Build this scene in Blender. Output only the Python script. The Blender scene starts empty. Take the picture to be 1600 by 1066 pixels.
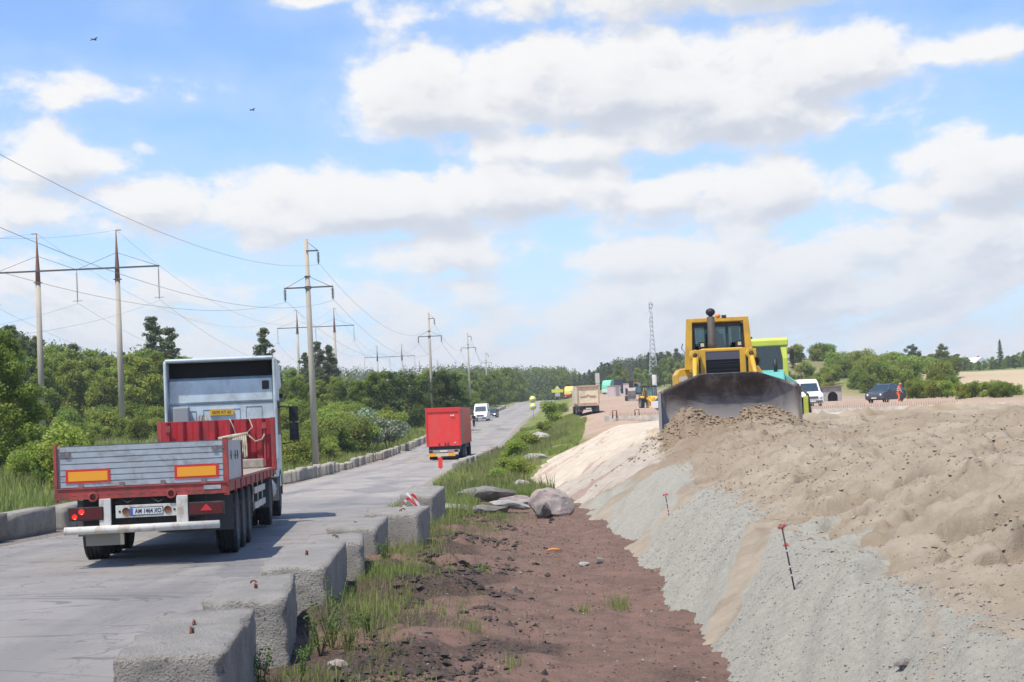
import bpy, bmesh, math, random
import numpy as np
from mathutils import Vector, Matrix
random.seed(7); RNG = np.random.default_rng(7)
R = math.radians
C = bpy.context.scene.collection
SC = bpy.context.scene

# ---------------------------------------------------------------- camera, sky, sun, exposure
F_PX, PITCH, ROLL, CAM_Z = 2570.0, 2.45, 2.5, 2.1
cam_d = bpy.data.cameras.new("camera"); cam = bpy.data.objects.new("camera", cam_d); C.objects.link(cam)
cam_d.sensor_width = 36.0; cam_d.lens = F_PX / 1600 * 36.0
cam_d.clip_start = 0.1; cam_d.clip_end = 12000
CAM_M = Matrix.Rotation(R(90 + PITCH), 3, 'X') @ Matrix.Rotation(R(-ROLL), 3, 'Z')
cam.matrix_world = Matrix.Translation((0, 0, CAM_Z)) @ CAM_M.to_4x4()
SC.camera = cam
SC.render.engine = 'CYCLES'
SC.cycles.max_bounces = 5; SC.cycles.diffuse_bounces = 2; SC.cycles.glossy_bounces = 2
SC.cycles.transmission_bounces = 3; SC.cycles.transparent_max_bounces = 6
SC.view_settings.view_transform = 'Standard'; SC.view_settings.look = 'None'
SC.view_settings.gamma = 1; SC.view_settings.exposure = 0.6

def pix_dir(px, py):
    d = CAM_M @ Vector(((px - 800) / F_PX, (533 - py) / F_PX, -1.0)); return d.normalized()
def P(px, py, D):                      # world point seen at pixel (1600 wide photo), at distance D ahead
    d = pix_dir(px, py); t = D / d.y
    return Vector((d.x * t, D, CAM_Z + d.z * t))
def hor(px): return 643 - (px - 800) * math.tan(R(2.5))
def LX(px, D, py=None): return P(px, hor(px) if py is None else py, D).x

HAZE = 0.00024
SUN_EL, SUN_AZ = 66.0, -138.0           # azimuth from +Y, clockwise (negative = left of the view)
sun_dir = Vector((math.sin(R(SUN_AZ)) * math.cos(R(SUN_EL)), math.cos(R(SUN_AZ)) * math.cos(R(SUN_EL)), math.sin(R(SUN_EL))))
sl = bpy.data.lights.new("sun", 'SUN'); sl.energy = 4.2; sl.angle = R(0.6); sl.color = (1.0, 0.92, 0.80)
so = bpy.data.objects.new("sun", sl); C.objects.link(so)
so.rotation_euler = (-sun_dir).to_track_quat('-Z', 'Y').to_euler(); so.location = (0, 0, 60)

class NT:                              # tiny node helper
    def __init__(s, tree): s.t = tree; s.n = tree.nodes; s.l = tree.links
    def node(s, kind, **kw):
        n = s.n.new(kind)
        for k, v in kw.items(): setattr(n, k, v)
        return n
    def put(s, sock, v):
        if isinstance(v, bpy.types.NodeSocket): s.l.new(v, sock)
        elif v is not None:
            if hasattr(sock.default_value, '__len__') and not hasattr(v, '__len__'): v = (v,) * len(sock.default_value)
            if hasattr(sock.default_value, '__len__') and len(sock.default_value) == 4 and len(v) == 3: v = (*v, 1)
            sock.default_value = v
    def math(s, op, a, b=None, c=None, clamp=False):
        n = s.node('ShaderNodeMath', operation=op, use_clamp=clamp)
        s.put(n.inputs[0], a); s.put(n.inputs[1], b); s.put(n.inputs[2], c); return n.outputs[0]
    def smooth(s, v, a, b, c=0.0, d=1.0):
        n = s.node('ShaderNodeMapRange', interpolation_type='SMOOTHSTEP')
        for i, x in enumerate((v, a, b, c, d)): s.put(n.inputs[i], x)
        return n.outputs[0]
    def mix(s, f, a, b, mode='MIX'):
        n = s.node('ShaderNodeMix', data_type='RGBA', blend_type=mode)
        s.put(n.inputs[0], f); s.put(n.inputs[6], a); s.put(n.inputs[7], b); return n.outputs[2]
    def noise(s, vec, scale, detail=4, rough=0.5, dist=0.0, col=False):
        n = s.node('ShaderNodeTexNoise'); s.put(n.inputs['Vector'], vec)
        n.inputs['Scale'].default_value = scale; n.inputs['Detail'].default_value = detail
        n.inputs['Roughness'].default_value = rough; n.inputs['Distortion'].default_value = dist
        return n.outputs['Color' if col else 'Fac']
    def xyz(s, vec):
        n = s.node('ShaderNodeSeparateXYZ'); s.put(n.inputs[0], vec); return n.outputs
    def comb(s, x, y, z=0.0):
        n = s.node('ShaderNodeCombineXYZ'); s.put(n.inputs[0], x); s.put(n.inputs[1], y); s.put(n.inputs[2], z); return n.outputs[0]
    def scale(s, vec, v):
        n = s.node('ShaderNodeMapping'); s.put(n.inputs[0], vec); n.inputs['Scale'].default_value = v; return n.outputs[0]

# ---- sky: Nishita sky with cumulus clouds, all by world direction
W = bpy.data.worlds.new("World"); SC.world = W; W.use_nodes = True
w = NT(W.node_tree); w.n.clear()
sky = w.node('ShaderNodeTexSky', sky_type='NISHITA', sun_disc=False)
sky.sun_elevation = R(SUN_EL); sky.sun_rotation = R(SUN_AZ)
sky.altitude = 100; sky.air_density = 1.0; sky.dust_density = 0.7; sky.ozone_density = 1.5
# clouds: (centre px, centre py, half width, half height, weight) read off the photograph, stored as azimuth / elevation
CLOUDS = [(700, 165, 215, 95, 1.0), (655, 118, 60, 40, .6), (960, 150, 360, 115, 1.15), (1260, 110, 230, 95, 1.0), (1130, 180, 260, 90, .9), (1500, 80, 170, 42, .65),
          (900, 225, 330, 60, .9), (1180, -30, 560, 75, 1.0), (480, -2, 60, 20, .6),
          (560, 320, 290, 80, 1.0), (470, 345, 150, 70, .9), (800, 300, 270, 70, .95), (1040, 320, 130, 70, .9), (1190, 300, 190, 65, .9),
          (1530, 280, 160, 80, 1.1), (1440, 310, 80, 55, .8), (90, 250, 160, 62, .8), (60, 330, 190, 60, .7), (230, 315, 130, 60, .75),
          (110, 145, 130, 40, .42), (1030, 400, 180, 48, .75), (920, 410, 90, 40, .7), (1350, 380, 100, 40, .75), (1200, 410, 120, 42, .6), (640, 400, 230, 40, .55), (1480, 470, 100, 28, .5)]
grp = bpy.data.node_groups.new("cloud_density", 'ShaderNodeTree')
grp.interface.new_socket(name="Dir", in_out='INPUT', socket_type='NodeSocketVector')
for nm in ("Density", "Blob", "Fine"): grp.interface.new_socket(name=nm, in_out='OUTPUT', socket_type='NodeSocketFloat')
g = NT(grp); gi = g.node('NodeGroupInput'); go = g.node('NodeGroupOutput')
X, Y, Z = g.xyz(gi.outputs[0])
az = g.math('ARCTAN2', X, Y); el = g.math('ARCSINE', Z); elp = g.math('MAXIMUM', el, 0.0)
den = g.math('ADD', elp, 0.055)
q = g.comb(g.math('DIVIDE', az, den), g.math('MULTIPLY', g.math('LOGARITHM', den, math.e), 1.9), 3.1)
qc = g.comb(g.math('MULTIPLY', az, 15.0), g.math('MULTIPLY', el, 22.0), g.math('MULTIPLY', g.math('LOGARITHM', den, math.e), .5))
n1 = g.math('ADD', g.math('MULTIPLY', g.noise(q, 2.6, 9, 0.58, 0.25), .45), g.math('MULTIPLY', g.noise(qc, 1.3, 10, 0.60, 0.15), .55)); n2 = g.noise(q, 0.62, 3, 0.5)
blob = None
for (cx, cy, rx, ry, wt) in CLOUDS:
    d = pix_dir(cx, cy); a0, e0 = math.atan2(d.x, d.y), math.asin(d.z)
    ra, re = rx / F_PX, ry / F_PX
    dx = g.math('MULTIPLY', g.math('SUBTRACT', az, a0), 1 / ra)
    dy = g.math('SUBTRACT', el, e0)
    dy = g.math('MAXIMUM', g.math('MULTIPLY', dy, 1 / re), g.math('MULTIPLY', dy, -1.35 / re))
    r2 = g.math('ADD', g.math('MULTIPLY', dx, dx), g.math('MULTIPLY', dy, dy))
    b = g.math('MULTIPLY', g.math('SUBTRACT', 1.0, g.math('SQRT', r2)), wt)
    blob = b if blob is None else g.math('MAXIMUM', blob, b)
blob = g.math('MAXIMUM', blob, -1.0)
lowc = g.smooth(el, 0.16, 0.03, 0.0, 0.62)                       # cover grows towards the horizon
lay = g.math('ADD', g.math('MULTIPLY', g.math('SUBTRACT', n2, 0.56), 2.2), lowc)
base = g.math('MAXIMUM', g.math('MULTIPLY', g.math('SUBTRACT', blob, 0.06), 0.95), g.math('SUBTRACT', lay, g.smooth(el, 0.10, 0.19, 0.12, 0.75)))
outd = g.math('ADD', base, g.math('MULTIPLY', g.math('SUBTRACT', n1, 0.5), 3.0))
g.l.new(outd, go.inputs[0]); g.l.new(blob, go.inputs[1]); g.l.new(n1, go.inputs[2])
tc = w.node('ShaderNodeTexCoord')
nrm = w.node('ShaderNodeVectorMath', operation='NORMALIZE'); w.put(nrm.inputs[0], tc.outputs['Generated'])
g1 = w.node('ShaderNodeGroup'); g1.node_tree = grp; w.put(g1.inputs[0], nrm.outputs[0])
off = w.node('ShaderNodeVectorMath', operation='ADD'); w.put(off.inputs[0], nrm.outputs[0]); off.inputs[1].default_value = (-0.006, 0, 0.013)
g2 = w.node('ShaderNodeGroup'); g2.node_tree = grp; w.put(g2.inputs[0], off.outputs[0])
dens = g1.outputs[0]; up = g2.outputs[0]
cov = w.smooth(dens, -0.10, 0.30)
zs = w.xyz(nrm.outputs[0])[2]
thin = w.smooth(dens, -0.8, 0.1, 0.0, 0.32)
horiz = w.smooth(zs, 0.19, 0.0, 0.0, 0.70)
shade = w.smooth(up, 0.05, 1.1)
dd = w.math('SUBTRACT', up, dens); rim = w.smooth(dd, -0.22, 0.34)
shade = w.math('ADD', w.math('MULTIPLY', shade, 0.55), w.math('MULTIPLY', rim, 0.50))
CLB = 6.25
cloud_col = w.mix(shade, (CLB * 1.0, CLB * 0.985, CLB * 0.965), (CLB * 0.655, CLB * 0.69, CLB * 0.765))
lowblue = w.smooth(zs, 0.16, 0.0)
cloud_col = w.mix(w.math('MULTIPLY', lowblue, 0.58), cloud_col, (CLB * 0.70, CLB * 0.775, CLB * 0.89))
skyc = w.mix(1.0, sky.outputs[0], (.92, 1.07, 1.32), 'MULTIPLY')
veil = w.math('MAXIMUM', thin, horiz)
c1 = w.mix(veil, skyc, (CLB * 0.67, CLB * 0.81, CLB * 1.0))
c2 = w.mix(w.math('MULTIPLY', cov, 0.95), c1, cloud_col)
bg = w.node('ShaderNodeBackground'); w.put(bg.inputs[0], c2); bg.inputs[1].default_value = 0.105
wo = w.node('ShaderNodeOutputWorld'); w.l.new(bg.outputs[0], wo.inputs[0])

# ---------------------------------------------------------------- helpers
def tag(o, label=None, cat=None, group=None, kind=None):
    if label: o['label'] = label
    if cat: o['category'] = cat
    if group: o['group'] = group
    if kind: o['kind'] = kind
    return o
def empty(name, loc=(0, 0, 0), rot=(0, 0, 0), label=None, cat=None, group=None):
    o = bpy.data.objects.new(name, None); C.objects.link(o); o.location = loc; o.rotation_euler = rot
    o.empty_display_size = 0.2
    return tag(o, label, cat, group)
def copy_tree(o, parent=None):
    c = o.copy(); C.objects.link(c); c.parent = parent
    for ch in o.children: copy_tree(ch, c)
    return c

class MB:
    def __init__(s): s.v = []; s.f = []; s.sm = []
    def add(s, vs, fs, smooth=False):
        o = len(s.v); s.v += [tuple(v) for v in vs]; s.f += [tuple(i + o for i in f) for f in fs]; s.sm += [smooth] * len(fs); return s
    def box(s, x0, x1, y0, y1, z0, z1, M=None):
        vs = [Vector((x, y, z)) for z in (z0, z1) for y in (y0, y1) for x in (x0, x1)]
        if M is not None: vs = [M @ v for v in vs]
        return s.add(vs, [(0, 2, 3, 1), (4, 5, 7, 6), (0, 1, 5, 4), (2, 6, 7, 3), (0, 4, 6, 2), (1, 3, 7, 5)])
    def prism(s, pts, a, b, axis='x'):   # pts: 2-D outline extruded from a to b along axis
        def mk(p, t):
            return {'x': (t, p[0], p[1]), 'y': (p[0], t, p[1]), 'z': (p[0], p[1], t)}[axis]
        n = len(pts); vs = [mk(p, a) for p in pts] + [mk(p, b) for p in pts]
        return s.add(vs, [tuple(range(n))[::-1], tuple(range(n, 2 * n))] + [(i, (i + 1) % n, n + (i + 1) % n, n + i) for i in range(n)])
    def tube(s, pts, r, n=8, caps=True):
        pts = [Vector(p) for p in pts]; rs = r if hasattr(r, '__len__') else [r] * len(pts)
        o = len(s.v)
        for i, p in enumerate(pts):
            t = (pts[min(i + 1, len(pts) - 1)] - pts[max(i - 1, 0)]).normalized()
            u = t.orthogonal().normalized() if abs(t.z) > .9 else t.cross(Vector((0, 0, 1))).normalized()
            if abs(t.z) > .9: u = (Vector((1, 0, 0)) - t * t.x).normalized()
            w_ = t.cross(u)
            for k in range(n):
                a = 2 * math.pi * k / n; s.v.append(tuple(p + (u * math.cos(a) + w_ * math.sin(a)) * rs[i]))
        for i in range(len(pts) - 1):
            for k in range(n):
                s.f.append((o + i * n + k, o + i * n + (k + 1) % n, o + (i + 1) * n + (k + 1) % n, o + (i + 1) * n + k)); s.sm.append(True)
        if caps:
            s.f.append(tuple(o + k for k in range(n))[::-1]); s.sm.append(False)
            e = o + (len(pts) - 1) * n; s.f.append(tuple(e + k for k in range(n))); s.sm.append(False)
        return s
    def lathe(s, prof, c, axis='x', n=20):   # prof: (radius, along)
        o = len(s.v); c = Vector(c)
        for (r, t) in prof:
            for k in range(n):
                a = 2 * math.pi * k / n; ca, sa = r * math.cos(a), r * math.sin(a)
                s.v.append(tuple(c + Vector({'x': (t, ca, sa), 'y': (sa, t, ca), 'z': (ca, sa, t)}[axis])))
        for i in range(len(prof) - 1):
            for k in range(n):
                s.f.append((o + i * n + k, o + i * n + (k + 1) % n, o + (i + 1) * n + (k + 1) % n, o + (i + 1) * n + k)); s.sm.append(True)
        return s
    def loft(s, rings, smooth=True, caps=True):
        o = len(s.v); n = len(rings[0])
        for r in rings: s.v += [tuple(v) for v in r]
        for i in range(len(rings) - 1):
            for k in range(n):
                s.f.append((o + i * n + k, o + i * n + (k + 1) % n, o + (i + 1) * n + (k + 1) % n, o + (i + 1) * n + k)); s.sm.append(smooth)
        if caps:
            s.f.append(tuple(o + k for k in range(n))[::-1]); s.sm.append(False)
            e = o + (len(rings) - 1) * n; s.f.append(tuple(e + k for k in range(n))); s.sm.append(False)
        return s
    def mesh(s, name, mat):
        me = bpy.data.meshes.new(name); me.from_pydata(s.v, [], s.f)
        me.polygons.foreach_set('use_smooth', s.sm); me.update()
        bm = bmesh.new(); bm.from_mesh(me); bmesh.ops.recalc_face_normals(bm, faces=bm.faces); bm.to_mesh(me); bm.free()
        if mat: me.materials.append(mat)
        return me
    def build(s, name, mat, parent=None, bevel=0, loc=None, rot=None):
        o = bpy.data.objects.new(name, s.mesh(name, mat)); C.objects.link(o)
        if parent is not None: o.parent = parent
        if loc is not None: o.location = loc
        if rot is not None: o.rotation_euler = rot
        if bevel:
            m = o.modifiers.new('bevel', 'BEVEL'); m.width = bevel; m.segments = 2; m.limit_method = 'ANGLE'; m.angle_limit = R(40)
        return o
def np_mesh(name, verts, faces, mat, smooth=True, attrs=None, uvlike=None):
    me = bpy.data.meshes.new(name); nv, nf, k = len(verts), len(faces), faces.shape[1]
    me.vertices.add(nv); me.vertices.foreach_set('co', np.asarray(verts, np.float32).ravel())
    me.loops.add(nf * k); me.loops.foreach_set('vertex_index', faces.astype(np.int32).ravel())
    me.polygons.add(nf); me.polygons.foreach_set('loop_start', np.arange(0, nf * k, k, dtype=np.int32))
    try: me.polygons.foreach_set('loop_total', np.full(nf, k, np.int32))
    except Exception: pass
    me.polygons.foreach_set('use_smooth', np.full(nf, smooth, bool))
    for nm, arr in (attrs or {}).items():
        a = me.attributes.new(nm, 'FLOAT', 'POINT'); a.data.foreach_set('value', np.asarray(arr, np.float32).ravel())
    me.update(calc_edges=True); me.validate()
    if mat: me.materials.append(mat)
    return me
def grid_faces(ny, nx):
    i = np.arange(ny - 1)[:, None] * nx + np.arange(nx - 1)[None, :]; i = i.ravel()
    return np.stack([i, i + 1, i + nx + 1, i + nx], 1)

def vhash(ix, iy, seed):
    h = (ix.astype(np.int64) * 374761393 + iy.astype(np.int64) * 668265263 + seed * 974711) & 0x7fffffff
    h = ((h ^ (h >> 13)) * 1274126177) & 0x7fffffff
    return ((h ^ (h >> 16)) & 0xffff) / 65535.0
def vnoise(x, y, seed=0):
    x = np.asarray(x, float); y = np.asarray(y, float)
    ix, iy = np.floor(x), np.floor(y); fx, fy = x - ix, y - iy
    fx = fx * fx * (3 - 2 * fx); fy = fy * fy * (3 - 2 * fy); ix = ix.astype(np.int64); iy = iy.astype(np.int64)
    a, b = vhash(ix, iy, seed), vhash(ix + 1, iy, seed); c, d = vhash(ix, iy + 1, seed), vhash(ix + 1, iy + 1, seed)
    return (a * (1 - fx) + b * fx) * (1 - fy) + (c * (1 - fx) + d * fx) * fy
def fbm(x, y, s, octaves=4, seed=0, gain=.5):      # about -1..1, s = feature size
    t = 0; a = 1; n = 0
    for o in range(octaves):
        t = t + a * (vnoise(x / s * 2 ** o + 13.7 * o, y / s * 2 ** o - 7.3 * o, seed + o) - .5) * 2; n += a; a *= gain
    return t / n * 1.6
def sstep(a, b, x):
    t = np.clip((np.asarray(x, float) - a) / (b - a), 0, 1); return t * t * (3 - 2 * t)

# ---------------------------------------------------------------- materials
MATS = {}
def mat(name, col, rough=.7, metal=0., var=0., vscale=3., bump=0., bscale=40., col2=None, dirt=None, dscale=2., damt=.5, spec=.5, trans=0, obj_var=0, stretch=None, emit=None):
    if name in MATS: return MATS[name]
    m = bpy.data.materials.new(name); m.use_nodes = True; t = NT(m.node_tree); t.n.clear()
    out = t.node('ShaderNodeOutputMaterial'); b = t.node('ShaderNodeBsdfPrincipled')
    tcn = t.node('ShaderNodeTexCoord'); vec = tcn.outputs['Object']
    if stretch: vec = t.scale(vec, stretch)
    c = (*col, 1)
    if var or col2:
        n = t.noise(vec, vscale, 6, .62)
        c2 = col2 if col2 else tuple(max(0, x * (1 - var)) for x in col)
        c1 = col if col2 else tuple(min(1, x * (1 + var)) for x in col)
        c = t.mix(t.smooth(n, .32, .68), c1, c2)
    if dirt:
        n = t.noise(t.scale(vec, (1, 1, .6)), dscale, 8, .68, .4)
        c = t.mix(t.math('MULTIPLY', t.smooth(n, .46, .66), damt), c, dirt)
    if obj_var:
        oi = t.node('ShaderNodeObjectInfo')
        hs = t.node('ShaderNodeHueSaturation'); t.put(hs.inputs['Color'], c)
        t.put(hs.inputs['Value'], t.math('ADD', t.math('MULTIPLY', oi.outputs['Random'], obj_var * 2), 1 - obj_var))
        t.put(hs.inputs['Hue'], t.math('ADD', t.math('MULTIPLY', oi.outputs['Random'], .05), .475)); c = hs.outputs[0]
    t.put(b.inputs['Base Color'], c); b.inputs['Roughness'].default_value = rough; b.inputs['Metallic'].default_value = metal
    b.inputs['Specular IOR Level'].default_value = spec
    if emit: b.inputs['Emission Color'].default_value = (*emit[:3], 1); b.inputs['Emission Strength'].default_value = emit[3]
    if bump:
        bn = t.node('ShaderNodeBump'); bn.inputs['Strength'].default_value = bump; bn.inputs['Distance'].default_value = .02
        t.put(bn.inputs['Height'], t.noise(vec, bscale, 6, .65)); t.l.new(bn.outputs[0], b.inputs['Normal'])
    sh = b.outputs[0]
    if trans:
        tr = t.node('ShaderNodeBsdfTranslucent'); t.put(tr.inputs[0], t.mix(.5, c, (.30, .42, .06)))
        mx = t.node('ShaderNodeMixShader'); mx.inputs[0].default_value = trans; t.l.new(sh, mx.inputs[1]); t.l.new(tr.outputs[0], mx.inputs[2]); sh = mx.outputs[0]
    t.l.new(sh, out.inputs[0]); MATS[name] = m; return m
def glassy(name, col=(.03, .05, .06), rough=.08):
    return mat(name, col, rough, spec=.9)

# ---------------------------------------------------------------- ground shape
def interp(tab):
    xs, ys = zip(*tab); return lambda y: np.interp(y, xs, ys)
zr = interp([(-60, .05), (10, .05), (25, 0), (40, -.25), (60, -.6), (80, -.85), (100, -1.08), (117, -1.2), (132, -1.12), (150, -.9), (190, 0), (234, .9), (306, 1.6), (370, 2.8), (450, 4.4), (600, 5.5), (900, 6.5), (6000, 10)])
Redge = interp([(-60, -2.2), (5, -2.35), (25, -2.6), (40, -3.1), (60, -3.7), (85, -3.9), (117, -2.8), (165, -.9), (234, 1.4), (306, 3.8), (370, 6.3), (450, 9.8), (600, 19), (900, 46), (6000, 900)])
Ledge = interp([(-60, -10.6), (30, -10.4), (60, -10.2), (80, -10.4), (117, -10.5), (160, -8.9), (234, -6.8), (306, -4.4), (370, -2), (450, 1.5), (600, 10.5), (900, 37), (6000, 890)])
zleft = interp([(-60, .5), (45, .55), (90, -.2), (158, 1.15), (250, 2.6), (340, 4.8), (514, 4.6), (900, 7), (6000, 12)])
zright = interp([(-60, 0), (46, -.3), (69, -.9), (85, -.4), (110, .85), (124, .9), (132, 1.38), (150, 1.45), (178, 1.6), (215, 1.85), (265, 2.95), (350, 4.4), (430, 5.5), (500, 7), (700, 9.5), (900, 10), (6000, 20)])
zhill = interp([(-60, 0), (190, 1.5), (240, 1.9), (300, 4.5), (400, 6.6), (500, 8.4), (700, 10), (900, 10), (6000, 20)])
def G(x, y, fine=True):
    x = np.asarray(x, float); y = np.asarray(y, float)
    r, Rx, Lx = zr(y), Redge(y), Ledge(y)
    tl = sstep(-1.2, -12, x - Lx); zl = r * (1 - tl) + zleft(y) * tl
    wd = np.interp(y, [0, 46, 110, 200, 400], [3, 3, 10.5, 8.5, 10])
    tr = sstep(0.8, 1, (x - Rx) / wd * .9 + .1) * 0 + sstep(.9, 1 + wd, x - Rx)
    far = sstep(25, 60, x)
    zr2 = zright(y) * (1 - far) + np.where(y > 190, zhill(y), zright(y)) * far
    zR = r * (1 - tr) + zr2 * tr
    z = np.where(x < (Lx + Rx) / 2, zl, zR)
    z = z + 4.6 * np.exp(-(((x - 62) / 15) ** 2 + ((y - 345) / 28) ** 2))          # brown hump behind the vans
    on = sstep(0.0, .35, x - Lx) * sstep(0, .35, Rx - x)
    z = z - .05 * on
    off = (1 - sstep(-.9, -.2, x - Lx) * sstep(-.9, -.2, Rx - x))
    z = z + off * fbm(x, y, 6, 3, 5) * np.interp(y, [0, 45, 90, 300], [.0, .05, .12, .3])
    if fine:
        red = redmask(x, y)
        z = z + red * (.05 * fbm(x, y, .55, 5, 21, .66) + .035 * np.abs(fbm(x, y, .25, 3, 27)) + .17 * np.clip(fbm(x, y, 1.1, 4, 33, .6), 0, 1) * sstep(.6, -1.0, x))
    return z
def redmask(x, y): return sstep(-2.5, -2.2, x) * sstep(5.0, 4.6, x) * sstep(47, 38, y)
def Gf(x, y): return float(G(x, y, False))
# ---------------------------------------------------------------- setting: ground sheet
def spaced(segs):
    out = []
    for a, b, st in segs: out += list(np.arange(a, b, st))
    return np.array(out + [segs[-1][1]])
ys = spaced([(-40, 6, 4), (6, 9, .3), (9, 24, .06), (24, 34, .1), (34, 48, .16), (48, 75, .6), (75, 130, 1.2), (130, 300, 2.5), (300, 600, 6), (600, 1300, 25), (1300, 1500, 100)])
xs = spaced([(-1200, -300, 100), (-300, -90, 10), (-90, -14, 1.6), (-14, -9, .4), (-9, -3.2, .8), (-3.2, -2.4, .15), (-2.4, 3.4, .06), (3.4, 6, .4), (6, 30, 1.2), (30, 120, 4), (120, 300, 12), (300, 1200, 100)])
XX, YY = np.meshgrid(xs, ys); ZZ = G(XX, YY)
under = sstep(4.0, 6.0, XX - 0) * (YY < 108) * (YY > 0)
ZZ = ZZ - under * np.interp(YY, [0, 46, 100, 106, 108], [.2, .2, .9, .8, 0])
red = redmask(XX, YY)
side = XX - Redge(YY)
dirtm = sstep(5.2, 8.0, side + 1.2 * fbm(XX, YY, 9, 3, 8)) * sstep(100, 116, YY + 2.0 * (XX - 3)) * sstep(470, 380, YY) * sstep(60, 40, XX - (YY - 170) * .02)
field = sstep(64, 80, XX) * sstep(215, 240, YY) * sstep(440, 415, YY + .12 * (XX - 100))
brown = np.exp(-(((XX - 64) / 24) ** 2 + ((YY - 335) / 30) ** 2))
should = sstep(-1.7, -.5, XX - Ledge(YY) + .35 * fbm(XX, YY, 1.5, 3, 9)) * (XX < Redge(YY)) + sstep(1.0, .1, XX - Redge(YY) + .3 * fbm(XX, YY, 1.5, 3, 10)) * (XX > Ledge(YY)) * (YY > 44)
humus = red * sstep(.1, .55, fbm(XX, YY, 1.4, 4, 40) + .9 * sstep(.4, -1.3, XX) - .42)

gm = bpy.data.materials.new("ground_soil_and_grass"); gm.use_nodes = True; t = NT(gm.node_tree); t.n.clear()
vec = t.node('ShaderNodeTexCoord').outputs['Object']
def attr(t, nm): return t.node('ShaderNodeAttribute', attribute_name=nm).outputs['Fac']
nA = t.noise(vec, .22, 6, .6); nB = t.noise(vec, 2.2, 6, .65); nC = t.noise(vec, 28, 5, .7); nD = t.noise(vec, 90, 4, .7)
c = t.mix(t.smooth(nA, .35, .65), (.12, .16, .035), (.18, .195, .06))
c = t.mix(t.math('MULTIPLY', t.smooth(nB, .5, .72), .5), c, (.21, .19, .085))
dc = t.mix(t.smooth(nA, .3, .7), (.40, .29, .215), (.33, .25, .19)); dc = t.mix(t.math('MULTIPLY', t.smooth(nB, .45, .75), .6), dc, (.24, .17, .12))
c = t.mix(attr(t, 'dirt'), c, dc)
c = t.mix(t.math('MULTIPLY', attr(t, 'field'), .85), c, (.46, .36, .25))
c = t.mix(t.math('MULTIPLY', attr(t, 'brown'), .75), c, t.mix(t.smooth(nB, .4, .6), (.25, .19, .12), (.12, .13, .05)))
c = t.mix(attr(t, 'shoulder'), c, t.mix(t.smooth(nC, .35, .7), (.30, .27, .235), (.17, .15, .13)))
rc = t.mix(t.smooth(nB, .34, .66), (.25, .155, .115), (.175, .115, .088))
rc = t.mix(t.math('MULTIPLY', t.smooth(nC, .5, .75), .7), rc, (.29, .215, .17)); rc = t.mix(t.math('MULTIPLY', t.smooth(nD, .55, .7), .6), rc, (.10, .065, .05))
rc = t.mix(t.math('MULTIPLY', attr(t, 'humus'), .85), rc, t.mix(t.smooth(nC, .4, .6), (.055, .04, .032), (.12, .09, .07)))
c = t.mix(attr(t, 'red'), c, rc)
b = t.node('ShaderNodeBsdfPrincipled'); t.put(b.inputs['Base Color'], c); b.inputs['Roughness'].default_value = .95; b.inputs['Specular IOR Level'].default_value = .15
bn = t.node('ShaderNodeBump'); bn.inputs['Strength'].default_value = .9; bn.inputs['Distance'].default_value = .03
t.put(bn.inputs['Height'], t.math('ADD', t.math('MULTIPLY', nC, .8), t.math('MULTIPLY', nD, .5))); t.l.new(bn.outputs[0], b.inputs['Normal'])
t.l.new(b.outputs[0], t.node('ShaderNodeOutputMaterial').inputs[0])
me = np_mesh("ground", np.stack([XX, YY, ZZ], -1).reshape(-1, 3), grid_faces(len(ys), len(xs)), gm,
             attrs=dict(red=red, dirt=dirtm, field=field, brown=brown, shoulder=np.clip(should, 0, 1), humus=humus))
go_ = bpy.data.objects.new("ground", me); C.objects.link(go_); tag(go_, kind='structure')

# ---------------------------------------------------------------- road
rm = bpy.data.materials.new("worn_asphalt"); rm.use_nodes = True; t = NT(rm.node_tree); t.n.clear()
vec = t.node('ShaderNodeTexCoord').outputs['Object']
uu = t.node('ShaderNodeAttribute', attribute_name='across').outputs['Fac']
st = t.scale(vec, (.8, .07, 1)); n1 = t.noise(st, 1.0, 5, .6, .6); n2 = t.noise(vec, .35, 6, .65); n3 = t.noise(vec, 14, 5, .7); n4 = t.noise(vec, 160, 3, .7)
c = t.mix(t.smooth(n2, .35, .65), (.245, .226, .200), (.30, .278, .248))
c = t.mix(t.math('MULTIPLY', t.smooth(n1, .56, .70), .45), c, (.13, .13, .135))
ln = t.math('ABSOLUTE', t.math('SUBTRACT', t.math('ABSOLUTE', uu), .47)); c = t.mix(t.math('MULTIPLY', t.math('MULTIPLY', t.smooth(ln, .22, .05), t.smooth(n1, .38, .58)), .35), c, (.135, .132, .13))
pat = t.noise(t.scale(vec, (.30, .11, 1)), 1.0, 3, .5, .3); c = t.mix(t.math('MULTIPLY', t.smooth(pat, .585, .615), .5), c, (.12, .12, .125))
pat2 = t.noise(t.scale(vec, (.22, .9, 1)), .35, 5, .6, 1.2); c = t.mix(t.math('MULTIPLY', t.smooth(t.math('ABSOLUTE', t.math('SUBTRACT', pat2, .5)), .008, .002), .6), c, (.08, .08, .08))
cr = t.noise(t.scale(vec, (1, .35, 1)), .6, 8, .7, .8); c = t.mix(t.math('MULTIPLY', t.smooth(t.math('ABSOLUTE', t.math('SUBTRACT', cr, .5)), .005, .001), .5), c, (.09, .09, .09))
vo = t.node('ShaderNodeTexVoronoi', feature='DISTANCE_TO_EDGE'); wv = t.node('ShaderNodeVectorMath', operation='ADD'); t.put(wv.inputs[0], t.scale(vec, (1, .55, 1))); t.put(wv.inputs[1], t.noise(vec, 1.3, 4, .6, 0, True)); t.put(vo.inputs['Vector'], wv.outputs[0]); vo.inputs['Scale'].default_value = .42
c = t.mix(t.math('MULTIPLY', t.math('MULTIPLY', t.smooth(vo.outputs[0], .012, .003), t.smooth(n2, .42, .56)), .6), c, (.07, .068, .065))
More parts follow.
